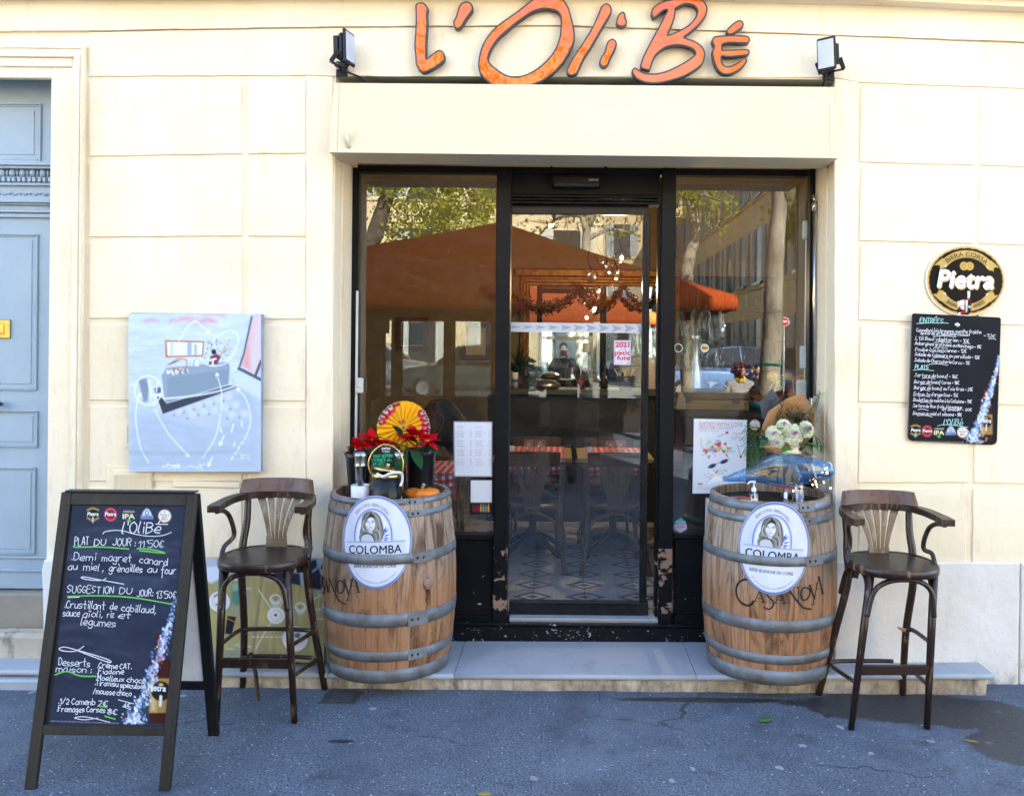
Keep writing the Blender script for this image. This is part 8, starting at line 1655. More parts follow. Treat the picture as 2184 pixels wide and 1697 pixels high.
def poinsettia(label, cx, cy, zr, r_top, r_bot, heads, greens):
 t = thing('poinsettia', label, 'potted plant', (cx, cy, ZL), 'poinsettias in black buckets'); q = MB(); q.lathe([(0, .004), (r_bot, .004), (r_bot * 1.02, .02), (r_top * .86, zr - ZL - .03), (r_top, zr - ZL), (r_top * .95, zr - ZL + .002), (r_top * .82, zr - ZL - .03)], (cx, cy, ZL), 30); q.build('bucket', bucket_b, t)
 q = MB(); g = MB(); st = MB()
 for (px, py, y, s) in heads:
  c = PB(px, py, y); st.tube([(cx, cy, zr - .05), (Vector((cx, cy, zr)) + c) / 2, c], .004, 6)
  for k in range(9): a = 2 * PI * k / 9 + random.random() * .5; el = random.uniform(-.1, .65) if k % 2 else random.uniform(.1, .9); blade(q, c, (math.cos(a), math.sin(a) * .8, el), s * random.uniform(.75, 1.2), s * .24, random.uniform(.0, .5), 0, 6, random.uniform(-.4, .4))
  for k in range(5): g.ball(c + Vector((random.gauss(0, .006), random.gauss(0, .006), .008)), .005, 6, 4, 1)
 for (px, py, y, dx, dz, s) in greens: blade(g, PB(px, py, y), (dx, -.5, dz), s, s * .30, .35, 0, 7, random.uniform(-.3, .3))
 q.build('bracts', red_l, t); g.build('leaves', [grn_l, M('yellow_bud', (.55, .42, .03), .6)], t); st.build('stems', M('plant_stem_green', (.06, .12, .03), .6), t)
poinsettia('red poinsettia in a flared black bucket at the left rim of the left barrel', PB(765, 1000, -.03).x - .012, .02 + DY, PB(770, 966, .0).z, .078, .048, [(775, 950, -.02, .085), (795, 940, .0, .09), (760, 955, -.05, .075), (812, 948, .02, .075)], [(790, 955, -.05, .3, .1, .08), (768, 950, -.03, -.6, .0, .07)])
poinsettia('red poinsettia with big dark leaves in a black bucket below the yellow fan', PB(897, 1000, .04).x, .05 + DY, PB(897, 958, .03).z, .088, .066, [(868, 938, .0, .085), (895, 932, .02, .095), (878, 925, .05, .08), (912, 943, -.02, .085), (830, 945, .04, .06)], [(855, 930, -.02, -.35, 1.0, .12), (862, 960, -.06, -.2, -.9, .11), (880, 960, -.07, .5, -.5, .10), (905, 955, -.04, .9, .05, .11), (890, 945, -.05, .1, .2, .09)])
sv = M('tarnished_silver', (.46, .46, .45), .24, 1., col2=(.28, .28, .28), vs=26)
for px, lb, y in ((770.5, 'slim flared silver vase at the left of the left barrel', -.09), (854, 'slim flared silver vase half hidden behind the ice bucket', -.05)):
 p = at(px, y, ZL); zt_ = PB(px, 962, y).z - ZL; q = MB(); q.lathe([(0, 0), (.034, 0), (.036, .008), (.018, .02), (.017, .035), (.024, .06), (.027, zt_ * .55), (.030, zt_ * .70), (.0325, zt_ * .71), (.031, zt_ * .73), (.030, zt_ * .78), (.032, zt_ * .9), (.040, zt_), (.037, zt_ - .002), (.028, zt_ * .88)], p, 30); tag(q.build('silver_vase', sv), lb, 'vase', 'silver vases on the left barrel')
def slate(p): p.fill('#15181A'); p.grain(14, 8, .25, 3)
def slate_l(q, pl):
 S_ = lambda x, y: (693.3 + x / 6.3625, 826.7 + y / 6.3625); random.seed(2)
 printed(q, pl, 'CAMPARI', *S_(768, 838), *S_(885, 838), 4.6, .03, 0, WHT, .0008); printed(q, pl, 'TONIC', *S_(772, 878), *S_(882, 880), 5, .0, 0, WHT, .0008)
 for tx, x0, y0, x1, y1 in (('NOUS SERONS', 655, 945, 925, 935), ('FERMÉS du', 648, 998, 900, 992), ('24 DÉC au', 642, 1050, 880, 1045), ('2 JANVIER', 642, 1100, 880, 1096)): write(q, pl, tx, *S_(x0, y0), *S_(x1, y1), 5.6, 1.0, GIN, .0008)
sheet('notice_slate', 'small black slate with green writing standing behind the ice bucket', 'slate', (793.5, 953), (853, 951), (855, 1030), (793, 1030), 24, 30, slate, 1.2, slate_l, y=-.12, th=.005)
ib_c = at(826, -.165, ZL); zb0 = PB(826, 1008, -.165).z - ZL; rb_c = .074
bk_t = thing('ice_bucket', 'black ice bucket with gold rims, tilted lid, gold arched handle and bead string', 'ice bucket', ib_c)
gold_p = M('polished_gold_rim', (.72, .50, .20), .2, 1., col2=(.6, .42, .18))
q = MB(); q.lathe([(0, .0), (rb_c * .97, 0), (rb_c, .006), (rb_c * 1.0, zb0 - .012), (rb_c * .96, zb0 - .012), (rb_c * .9, zb0 - .02)], ib_c, 40); q.build('bucket_body', bucket_b, bk_t)
q = MB(); q.lathe([(rb_c + .001, zb0 - .020), (rb_c + .003, zb0 - .018), (rb_c + .003, zb0), (rb_c - .004, zb0 + .002), (rb_c - .008, zb0 - .01)], ib_c, 40); q.build('rim', gold_p, bk_t)
T = Matrix.Rotation(math.radians(9), 4, 'Y') @ Matrix.Rotation(math.radians(-6), 4, 'X'); lc = ib_c + Vector((.005, 0, zb0 + .014)); q = MB(); q.lathe([(0, .018), (.03, .017), (.066, .010), (.072, .003), (.072, -.004), (.06, -.006), (0, -.006)], lc, 36, 0, T); q.ball(lc + Vector((0.003, 0, .026)), .009); q.build('lid', gold_p, bk_t)
q = MB(); q.tube(catmull([ib_c + Vector((-.078, 0, zb0 - .01)), ib_c + Vector((-.094, 0, zb0 + .04)), ib_c + Vector((-.075, 0, zb0 + .10)), ib_c + Vector((-.03, 0, zb0 + .138)), ib_c + Vector((.01, 0, zb0 + .142)), ib_c + Vector((.055, 0, zb0 + .115)), ib_c + Vector((.082, 0, zb0 + .06)), ib_c + Vector((.079, 0, zb0 - .01))], 6), .0042, 8); q.build('handle', gold_p, bk_t)
q = MB(); pth = catmull([ib_c + Vector((-.03, -.075, zb0 + .004)), ib_c + Vector((.0, -.082, zb0 - .006)), ib_c + Vector((.03, -.08, zb0 + .008)), ib_c + Vector((.06, -.066, zb0 + .012)), ib_c + Vector((.082, -.04, zb0 + .004)), ib_c + Vector((.086, -.035, zb0 - .03)), ib_c + Vector((.08, -.045, zb0 - .055))], 4)
for p in pth: q.ball(p, .0075, 10, 6)
q.build('bead_string', M('pearl_bead', (.72, .74, .80), .2, coat=.6), bk_t)
c = at(770, -.15, ZL); hd = PB(768, 1041, -.25).z - ZL; q = MB(); q.lathe([(0, .002), (.044, .002), (.0475, .01), (.0475, hd), (.0455, hd + .001), (.044, hd - .006), (.042, .012), (0, .012)], c, 36); tag(q.build('white_dish', M('white_porcelain', (.74, .75, .78), .2, coat=.4)), 'round white porcelain dish at the front left of the left barrel', 'dish')
q = MB(); p = at(790, -.17, ZL); q.lathe([(0, 0), (.022, 0), (.022, .045), (0, .046)], p, 20); tag(q.build('red_tin', M('red_tin_paint', (.55, .01, .015), .3, coat=.4)), 'small red tin squeezed between the white dish and the ice bucket', 'tin')
pk = thing('pumpkin', 'small flattened orange squash at the right of the left barrel', 'pumpkin', at(902, -.015, ZL)); pc = at(902, -.015, ZL); q = MB()
def pumk(u, v):
 a = 2 * PI * u; th = PI * v; rib = 1 - .07 * abs(math.cos(4.5 * a)) ** 3; bumpy = 1 + .03 * noise.noise((math.cos(a) * 3, math.sin(a) * 3, v * 5)); r = .095 * math.sin(th) ** .8 * rib * bumpy
 return (pc.x + r * math.cos(a), pc.y + r * .82 * math.sin(a), pc.z + .033 + .036 * math.cos(th) * (1.0 if v < .5 else .9) - .010 * math.exp(-(v / .08) ** 2))
q.grid(pumk, 72, 24); q.build('squash', M('orange_squash_skin', (.80, .24, .012), .35, col2=(.72, .17, .01), vs=22, coat=.25), pk); q = MB(); q.tube([pc + Vector((0, 0, .055)), pc + Vector((.004, 0, .075)), pc + Vector((.01, -.004, .084))], [.011, .008, .009], 8); q.build('stem', M('dry_stem', (.45, .36, .22), .8), pk)
soapm = clear('clear_bottle_plastic', .10, .8, (.93, .96, .97)); pump_w = M('pump_white', (.75, .77, .80), .35)
def pump_bottle(px, y, z, h, r, label, small=False, rz=0):
 c = at(px, y, z); t = thing('hand_gel_bottle', label, 'gel bottle', c, 'hand gel bottles'); q = MB(); q.lathe([(0, .002), (r * .95, .002), (r, .008), (r, h * .82), (r * .8, h * .93), (r * .42, h), (r * .42, h + .012)], c, 26); q.build('bottle', soapm, t)
 q = MB(); q.lathe([(0, .006), (r * .9, .006), (r * .9, h * (.45 if not small else .75)), (0, h * (.45 if not small else .75))], c, 24); q.build('gel', clear('clear_gel', .04, .5, (.80, .88, .92)), t)
 q = MB()
 if small: q.lathe([(r * .62, h * .98), (r * .66, h + .028), (0, h + .030)], c, 20)
 else:
  q.lathe([(r * .5, h), (r * .52, h + .018), (r * .2, h + .02), (r * .18, h + .04), (r * .42, h + .041), (r * .42, h + .052), (0, h + .054)], c, 20); q.tube(catmull([c + Vector((0, 0, h + .048)), c + Vector((-.02 if rz == 0 else .02, -.012, h + .050)), c + Vector((-.036 if rz == 0 else .03, -.02, h + .040))], 4), .0045, 8); q.tube([c + Vector((.004, 0, h)), c + Vector((.008, 0, .02))], .003, 6)
 q.build('pump_head' if not small else 'cap', pump_w, t)
 q = MB(); q.lathe([(r + .0006, h * .2), (r + .0006, h * .62)], c, 12, 0, None, True, -PI / 2 - .7, -PI / 2 + .7); q.build('bottle_label', M('gel_label', (.55, .62, .72), .4, col2=(.45, .52, .65)), t)
pump_bottle(910, .10, ZL, .105, .030, 'clear pump bottle of gel standing behind the orange squash', rz=1)
pump_bottle(1609, -.20, ZR, .088, .0235, 'clear pump bottle of gel at the front of the right barrel')
pump_bottle(1677, -.215, ZR, .058, .013, 'tiny capped bottle of gel at the front of the right barrel', True)
q = MB(); c = at(1588, -.04, ZR); q.lathe([(0, .004), (.05, .004), (.075, .018), (.078, .022), (.07, .020), (.045, .009), (0, .009)], c, 30); tag(q.build('red_ashtray', M('red_glass_dish', (.62, .05, .03), .15, coat=.5)), 'shallow red dish lying on the right barrel under the glass fish tail', 'dish')
fish = thing('glass_fish', 'big blue blown glass fish with a model ship inside lying across the right barrel', 'glass fish', at(1680, -.03, ZR))
YFI = -.06; Fp = lambda x, y: PB(x, y, YFI); zfish = Zm(2750 / 1.875, 1550 / 1.875, 2184 / 650 * 1.875); FZ = lambda a, b: zfish([(a, b)])[0]
spine = [(470, 1225, 28, 16), (560, 1215, 45, 34), (700, 1185, 75, 52), (850, 1160, 105, 80), (1000, 1120, 160, 120), (1150, 1100, 205, 150), (1300, 1100, 225, 170), (1450, 1105, 225, 175), (1600, 1105, 195, 170), (1750, 1100, 150, 145), (1850, 1105, 120, 120), (1920, 1110, 95, 100), (1950, 1115, 70, 80)]
def fish_shell(scale=1.):
 q = MB(); n = 28; rings = []; pts = catmull([Vector((a, b, 0)) for a, b, r, d in spine], 3); rr2 = catmull([Vector((r, d, 0)) for a, b, r, d in spine], 3)
 for p, r in zip(pts, rr2):
  c = Fp(*FZ(p.x, p.y)); s = 1 / 6.3 / 1800 * 4.46 * scale
  rings.append([c + Vector((0, math.cos(2 * PI * k / n) * r.y * s * .9, math.sin(2 * PI * k / n) * r.x * s)) for k in range(n)])
 for l in rings: q.v += [tuple(p) for p in l]
 for i in range(len(rings) - 1):
  for k in range(n): q.f.append([i * n + k, i * n + (k + 1) % n, (i + 1) * n + (k + 1) % n, (i + 1) * n + k]); q.m.append(0); q.sm.append(True)
 q.f.append([k for k in range(n)]); q.m.append(0); q.sm.append(False); return q
def fish_mat():
 m = bpy.data.materials.new('blown_blue_glass'); m.use_nodes = True; t = m.node_tree; t.nodes.clear(); o = N(t, 'ShaderNodeOutputMaterial'); tr = N(t, 'ShaderNodeBsdfTransparent'); gl = N(t, 'ShaderNodeBsdfGlossy'); df = N(t, 'ShaderNodeBsdfDiffuse'); tl = N(t, 'ShaderNodeBsdfTranslucent')
 gl.inputs['Roughness'].default_value = .03; v = coord(t, (6, 6, 14)); n = nz(t, v, 1.1, 4, .6, 1.2); blue = ramp(t, n, [(.40, (.94, .97, .99)), (.52, (.38, .68, .95)), (.66, (.20, .50, .88)), (.8, (.85, .93, .98))]); L(t, blue, tr.inputs[0])
 for d in (df, tl): L(t, ramp(t, n, [(.42, (.7, .82, .9)), (.55, (.12, .42, .85)), (.7, (.05, .28, .7))]), d.inputs[0])
 mx0 = N(t, 'ShaderNodeMixShader'); mx0.inputs[0].default_value = .5; L(t, df.outputs[0], mx0.inputs[1]); L(t, tl.outputs[0], mx0.inputs[2])
 mx = N(t, 'ShaderNodeMixShader'); L(t, math_(t, 'MULTIPLY', ramp(t, n, [(.44, (0, 0, 0)), (.56, (1, 1, 1))]), .30), mx.inputs[0]); L(t, tr.outputs[0], mx.inputs[1]); L(t, mx0.outputs[0], mx.inputs[2])
 lw = N(t, 'ShaderNodeLayerWeight'); lw.inputs[0].default_value = .5; f = math_(t, 'ADD', .09, math_(t, 'MULTIPLY', math_(t, 'POWER', lw.outputs['Facing'], 3), .7)); m2 = N(t, 'ShaderNodeMixShader'); L(t, f, m2.inputs[0]); L(t, mx.outputs[0], m2.inputs[1]); L(t, gl.outputs[0], m2.inputs[2]); L(t, m2.outputs[0], o.inputs[0]); return m
bg_ = fish_mat(); cg = clear('clear_blown_glass', .16, .8, (.95, .96, .96), rough=.03)
fish_shell().build('body', bg_, fish)
q = MB(); pts = [Fp(*FZ(a, b)) for a, b in sm([(1010, 1010), (1100, 940), (1185, 905), (1330, 850), (1400, 835), (1470, 790), (1500, 850), (1560, 830), (1615, 770), (1660, 800), (1700, 900), (1760, 960), (1600, 905), (1400, 890), (1200, 935)])]; q.prism([p - Vector((0, .007, 0)) for p in pts], (0, .014, 0)); q.build('back_fin', cg, fish)
q = MB(); pts = [Fp(*FZ(a, b)) for a, b in sm([(475, 1200), (400, 1160), (290, 1110), (300, 1170), (330, 1215), (250, 1280), (330, 1290), (420, 1270), (480, 1245)])]; q.prism([p - Vector((0, .006, 0)) for p in pts], (0, .012, 0)); q.build('tail_fin', cg, fish)
q = MB(); c = Fp(*FZ(1490, 1290)); q.lathe([(.075, ZR - c.z), (.07, ZR - c.z + .006), (.03, ZR - c.z + .02), (.03, 0.01)], c, 24); q.build('foot', cg, fish)
q = MB(); p0 = Fp(*FZ(1600, 980)); q.prism([Fp(*FZ(a, b)) + Vector((0, -.075, 0)) for a, b in ((1600, 980), (1640, 1010), (1690, 1190), (1650, 1170))], (0, .006, 0)); q.lathe([(.018, 0), (.026, .004), (.018, .008)], Fp(*FZ(1840, 1040)) + Vector((0, -.05, 0)), 18, 0, Matrix.Rotation(PI / 2, 4, 'X')); q.build('side_fin', cg, fish)
shp = thing('model_ship', 'little model sailing ship with tan sails inside the blue glass fish', 'model ship', Fp(*FZ(1280, 1320)))
def FS(a, b, dy=0): return Fp(*FZ(a, b)) + Vector((0, dy, 0))
q = MB(); L0 = [(1020, 1215), (1090, 1275), (1250, 1300), (1440, 1318), (1540, 1325), (1500, 1352), (1300, 1345), (1120, 1310)]; q.prism([FS(a, b, -.014) for a, b in L0], (0, .028, 0), 0); q.prism([FS(a, b, -.0155) for a, b in ((1085, 1285), (1530, 1340), (1500, 1352), (1300, 1345), (1120, 1310))], (0, .0012, 0), 1); q.build('hull', [M('ship_cream', (.6, .56, .48), .5), M('ship_red', (.35, .02, .03), .4)], shp)
q = MB()
for pts in ([(1040, 1205), (1170, 1140), (1215, 1130), (1190, 1240), (1080, 1240)], [(1210, 1190), (1250, 1040), (1295, 1010), (1270, 1230), (1215, 1250)], [(1310, 1290), (1340, 1120), (1370, 1040), (1400, 1120), (1380, 1300)], [(1420, 1290), (1430, 1060), (1500, 1130), (1480, 1290)]):
 q.prism([FS(a, b, .004 * math.sin(a)) for a, b in pts], (0, .002, 0))
q.build('sails', M('tan_sail', (.42, .24, .11), .8), shp); q = MB()
for a, b, c_, d in ((1200, 1010, 1215, 1290), (1300, 1000, 1300, 1300), (1405, 1040, 1405, 1310)): q.tube([FS(a, b), FS(c_, d)], .0022, 6)
q.build('masts', M('ship_mast', (.12, .06, .03), .6), shp)
q = MB(); random.seed(13)
for k in range(16):
 x, y = random.uniform(1480, 1800), random.uniform(1130, 1290); pts = [FS(x, y, -.02)]
 for j in range(6): x += random.gauss(5, 45); y += random.gauss(4, 36); pts.append(FS(min(max(x, 1430), 1900), min(max(y, 1030), 1340), random.uniform(-.06, .05)))
 q.tube(catmull(pts, 4), .0019, 5, 0, False)
q.tube(catmull([FS(1850, 1100), FS(1890, 1200, -.04), FS(1870, 1260, -.05), FS(1878, 1325, -.05)], 5), .002, 5); fl_o = tag(q.build('fairy_lights', M('black_wire', (.006, .006, .006), .5)), 'black wired string of tiny warm lights tangled inside the glass fish mouth', 'string lights')
q = MB()
for x, y in ((1640, 1280), (1690, 1275), (1770, 1120), (1835, 1130), (1790, 1250), (1680, 1235), (1385, 1362), (1878, 1325), (1830, 1060), (1700, 1305)): q.ball(FS(x, y, -.05), .0042, 8, 5)
q.build('bulb', M('tiny_warm_bulb', (1, .7, .4), .4, emit=(1, .55, .2), es=2.2), fl_o)
bq = thing('bouquet', 'bouquet of white ornamental cabbages and palm leaves in brown paper behind the glass fish', 'bouquet', at(1680, .12, ZR)); kraft = M('brown_kraft_paper', '#A87F56', .8, col2='#9A7149', vs=4, bmp=.15, bs=14)
YB_ = .09
def kp(pts, dy): return [PB(*zfish([(a, b)])[0], YB_ + d) for (a, b), d in zip(pts, dy)]
def paper(name, rows):
 q = MB(); nr = len(rows); nc = len(rows[0][0])
 G3 = [kp(p_, d_) for p_, d_ in rows]
 def fn(u, v):
  j = min(int(v * (nr - 1)), nr - 2); t = v * (nr - 1) - j; i = min(int(u * (nc - 1)), nc - 2); s = u * (nc - 1) - i
  return (G3[j][i].lerp(G3[j][i + 1], s)).lerp(G3[j + 1][i].lerp(G3[j + 1][i + 1], s), t)
 q.grid(fn, 20, 20); o = q.build(name, kraft, bq); o.modifiers.new('thick', 'SOLIDIFY').thickness = .0015
paper('back_paper', [([(1080, 320), (1340, 140), (1530, 75), (1640, 190), (1720, 320)], (.06, .12, .13, .12, .05)), ([(1000, 520), (1200, 500), (1400, 480), (1600, 470), (1715, 500)], (.0, .10, .13, .10, .0)), ([(960, 680), (1150, 700), (1350, 720), (1550, 700), (1700, 640)], (-.03, .08, .10, .08, -.02)), ([(1250, 860), (1300, 870), (1350, 880), (1400, 870), (1450, 860)], (.0, .03, .03, .03, 0))])
paper('front_paper', [([(960, 640), (1020, 720), (1080, 780), (1200, 800)], (-.05, -.08, -.10, -.10)), ([(1010, 800), (1100, 800), (1200, 795), (1330, 865)], (-.10, -.11, -.11, -.09)), ([(1120, 880), (1190, 895), (1270, 890), (1320, 880)], (-.08, -.09, -.09, -.08))])
q = MB(); q.prism([PB(*zfish([p])[0], .20) for p in ((1130, 10), (1260, 180), (1230, 420), (1000, 420), (970, 190))], (0, .002, 0)); q.build('grey_paper', M('grey_tissue_paper', '#4C4F54', .8), bq)
whp = leaf_mat('cream_petal', (.80, .80, .66), (.74, .76, .58), .1); pkp = leaf_mat('pink_petal', (.62, .22, .50), (.70, .42, .60), .2)
def rosette(px, py, r_px, tilt, label):
 c = PB(*zfish([(px, py)])[0], YB_ - .07); r = r_px / 6.3 / 1800 * 4.5; ax = Vector((tilt[0], -1, tilt[1])).normalized(); u = ax.orthogonal().normalized(); v = ax.cross(u); q = MB()
 for ring_, (n, rad, ln, lift) in enumerate(((12, 1.0, .50, .10), (11, .82, .46, .30), (9, .62, .42, .55), (8, .44, .34, .8), (6, .28, .26, 1.0), (5, .14, .18, 1.0))):
  for k in range(n):
   a = 2 * PI * (k + .5 * (ring_ % 2)) / n + random.uniform(-.1, .1); d = u * math.cos(a) + v * math.sin(a); s = u * -math.sin(a) + v * math.cos(a); base = c + ax * (r * .10 * ring_); tip = c + d * (r * rad) + ax * (r * (.02 + .13 * ring_)); mi = 1 if ring_ == 5 or (ring_ == 4 and k % 3 == 0) else 2 if ring_ == 0 or (ring_ == 1 and k % 2) else 0; b = len(q.v); wd = r * ln * .62; NN = 5
   for i in range(NN + 1):
    t = i / NN; p = base.lerp(tip, t) + ax * (r * lift * .25 * math.sin(PI * t * .6)); ww = wd * math.sin(PI * (.12 + .62 * t)) ; ru = r * .045 * math.sin(t * 9 + k * 2)
    for e in (-1, -.5, 0, .5, 1): q.v.append(tuple(p + s * ww * e + ax * (r * .16 * e * e * (1 - .4 * t) + ru * abs(e)) - d * (r * .10 * e * e if i == NN else 0)))
   for i in range(NN):
    for e in range(4): q.f.append([b + i * 5 + e, b + i * 5 + e + 1, b + (i + 1) * 5 + e + 1, b + (i + 1) * 5 + e]); q.m.append(mi); q.sm.append(True)
 q.build('cabbage_flower', [whp, pkp, leaf_mat('pale_green_petal', (.55, .62, .36), (.66, .70, .48), .1)], bq)
for a in ((1415, 625, 150, (.0, .25)), (1160, 620, 118, (-.25, .2)), (1190, 725, 112, (-.15, -.05)), (1590, 560, 120, (.3, .3)), (1290, 510, 100, (-.1, .6)), (1440, 800, 70, (.1, -.4))): rosette(a[0], a[1], a[2], a[3], '')
palm = leaf_mat('palm_frond', (.10, .15, .03), (.06, .11, .03), .2); euc = leaf_mat('blue_green_sprig', (.05, .13, .11), (.07, .17, .13), .15); gl_m = leaf_mat('broad_green_leaf', (.06, .20, .04), (.10, .26, .06), .2)
q = MB(); stq = MB()
def frond(x0, y0, x1, y1, n, ln, dy0, dy1, side=2):
 a, b = PB(*zfish([(x0, y0)])[0], YB_ + dy0), PB(*zfish([(x1, y1)])[0], YB_ + dy1); stq.tube([a, a.lerp(b, .5) + Vector((0, 0, .01)), b], [.003, .0022, .001], 5); d = (b - a).normalized(); s = d.cross(Vector((0, 1, 0))).normalized()
 for k in range(n):
  t = .15 + .85 * k / n; p = a.lerp(b, t)
  for sg in ((-1, 1) if side == 2 else (side,)): blade(q, p, d * .9 + s * sg * random.uniform(.45, .8) + Vector((0, random.uniform(-.3, .15), 0)), ln * (1 - .45 * t) * random.uniform(.8, 1.1), .0035, random.uniform(.1, .5), 0, 4)
frond(1640, 650, 1790, 60, 15, .085, .04, .06); frond(1600, 520, 1720, 200, 8, .07, .08, .08); frond(1250, 520, 1140, 160, 10, .10, .07, .10); frond(1200, 500, 1310, 150, 9, .09, .10, .10); frond(1110, 690, 760, 620, 8, .10, -.03, -.10); frond(1100, 740, 760, 800, 9, .11, -.04, -.12); frond(1100, 790, 830, 960, 7, .10, -.04, -.12); frond(1060, 600, 760, 520, 7, .09, -.0, -.08); frond(1700, 640, 1830, 820, 6, .06, -.02, -.05); frond(1360, 480, 1420, 220, 7, .07, .10, .10); frond(1500, 460, 1500, 230, 7, .07, .10, .10)
q.build('palm_leaves', palm, bq); q = MB()
for k in range(15):
 x0, y0 = random.uniform(1330, 1560), random.uniform(430, 520); x1, y1 = x0 + random.gauss(10, 110), y0 - random.uniform(60, 200); a, b = PB(*zfish([(x0, y0)])[0], YB_ - .0), PB(*zfish([(x1, y1)])[0], YB_ + .03); stq.tube([a, b], .0013, 5)
 for j in range(9):
  p = a.lerp(b, .1 + .1 * j)
  for sg in (-1, 1): blade(q, p, (sg, random.uniform(-.6, .3), .6), .022, .006, .1, 0, 3)
for k in range(10): x0, y0 = random.uniform(1560, 1640), random.uniform(520, 640); a = PB(*zfish([(x0, y0)])[0], YB_ - .13); [blade(q, a + Vector((0, 0, .01 * j)), (random.choice((-1, 1)), -.4, .3), .024, .007, .2, 0, 3) for j in range(3)]
for k in range(12): a = PB(*zfish([(random.uniform(990, 1060), random.uniform(660, 720))])[0], YB_ - .08); blade(q, a, (random.gauss(-.2, .5), -.5, random.gauss(0, .5)), .035, .010, .2, 0, 4)
q.build('sprigs', euc, bq); q = MB()
for px, py, dx, dz, s in ((1560, 760, .7, .2, .075), (1590, 740, .8, -.2, .07), (1530, 780, .5, -.3, .065), (1350, 800, .1, -.8, .05), (1300, 800, -.3, -.7, .05), (1270, 560, -.5, .4, .05), (1060, 740, -.7, -.2, .05)): blade(q, PB(*zfish([(px, py)])[0], YB_ - .08), (dx, -.45, dz), s, s * .42, .3, 0, 7)
q.build('broad_leaves', gl_m, bq); stq.build('stems', M('plant_stem_green', (.06, .12, .03), .6), bq)
q = MB(); c = at(1690, .11, ZR); q.lathe([(0, 0), (.05, 0), (.062, .02), (.055, .10), (.065, .16), (.06, .16), (.045, .02), (0, .012)], c, 24); q.build('vase', tumbler, bq)
q = MB(); cp = P(1611, 960, .42); pot = thing('potted_cactus', 'tall green cactus in a dark pot inside the window behind the bouquet', 'potted plant', (cp.x, .47, ZF)); zz = P(1607, 1010, .47).z
q.lathe([(0, 0), (.07, 0), (.085, .13), (.075, .13), (0, .12)], (cp.x, .48, zz - .13), 20); q.lathe([(0, -.0), (.12, 0), (.12, .02), (0, .02)], (cp.x, .48, zz - .155), 20); q.lathe([(.02, ZF - zz), (.025, -.15)], (cp.x, .48, zz), 14); q.build('pot', bucket_b, pot); q = MB()
for k in range(5): a = 2 * PI * k / 5; q.prism([Vector((cp.x, .48, zz)), Vector((cp.x + .036 * math.cos(a), .48 + .036 * math.sin(a), zz + .01)), Vector((cp.x + .034 * math.cos(a) + .005, .48 + .034 * math.sin(a), zz + .11)), Vector((cp.x + .004, .48, zz + .20))], Vector((-math.sin(a), math.cos(a), 0)) * .014)
q.build('cactus', gl_m, pot)
q = MB(); c0, c1 = G(677, 1499, 0), G(774, 1470, 0); pts = [G(a, b, .004) for a, b in ((705, 1470), (775, 1472), (757, 1500), (677, 1498))]; q.prism(pts, (0, 0, -.02)); c = G(727, 1484, .004); q.lathe([(.072, .0015), (.068, .004), (.05, .005), (0, .005)], c, 30)
tag(q.build('drain_cover', M('cast_iron_cover', (.075, .075, .08), .6, col2=(.045, .045, .05), vs=30, bmp=.3, bs=90)), 'square cast iron drain cover with round lid beside the left barrel', 'drain cover')
for px, py, ln, wd, a, mat_, lb in ((1635, 1537, .075, .022, .2, gl_m, 'fallen green leaf on the damp asphalt before the right barrel'), (2069, 1577, .07, .009, -.5, leaf_mat('dry_leaf', (.40, .34, .10), (.30, .22, .07), .1), 'narrow yellow leaf on the wet asphalt near the right edge'), (1643, 1484, .05, .012, .1, gl_m, 'small green leaf at the foot of the marble doorstep'), (1035, 1692, .06, .015, -.2, leaf_mat('dry_leaf', (.4, .34, .1), (.3, .22, .07), .1), 'pale dry leaf at the bottom edge of the pavement')):
 q = MB(); blade(q, G(px, py, .006) - Vector((ln / 2, 0, 0)), (math.cos(a), math.sin(a), .04), ln, wd, -.05, 0, 8); o = q.build('fallen_leaf', mat_); o.modifiers.new('thick', 'SOLIDIFY').thickness = .0008; tag(o, lb, 'leaf')
skin = M('skin', (.50, .30, .21), .55, col2=(.46, .26, .18)); blackcloth = M('black_cloth', (.010, .010, .012), .8);
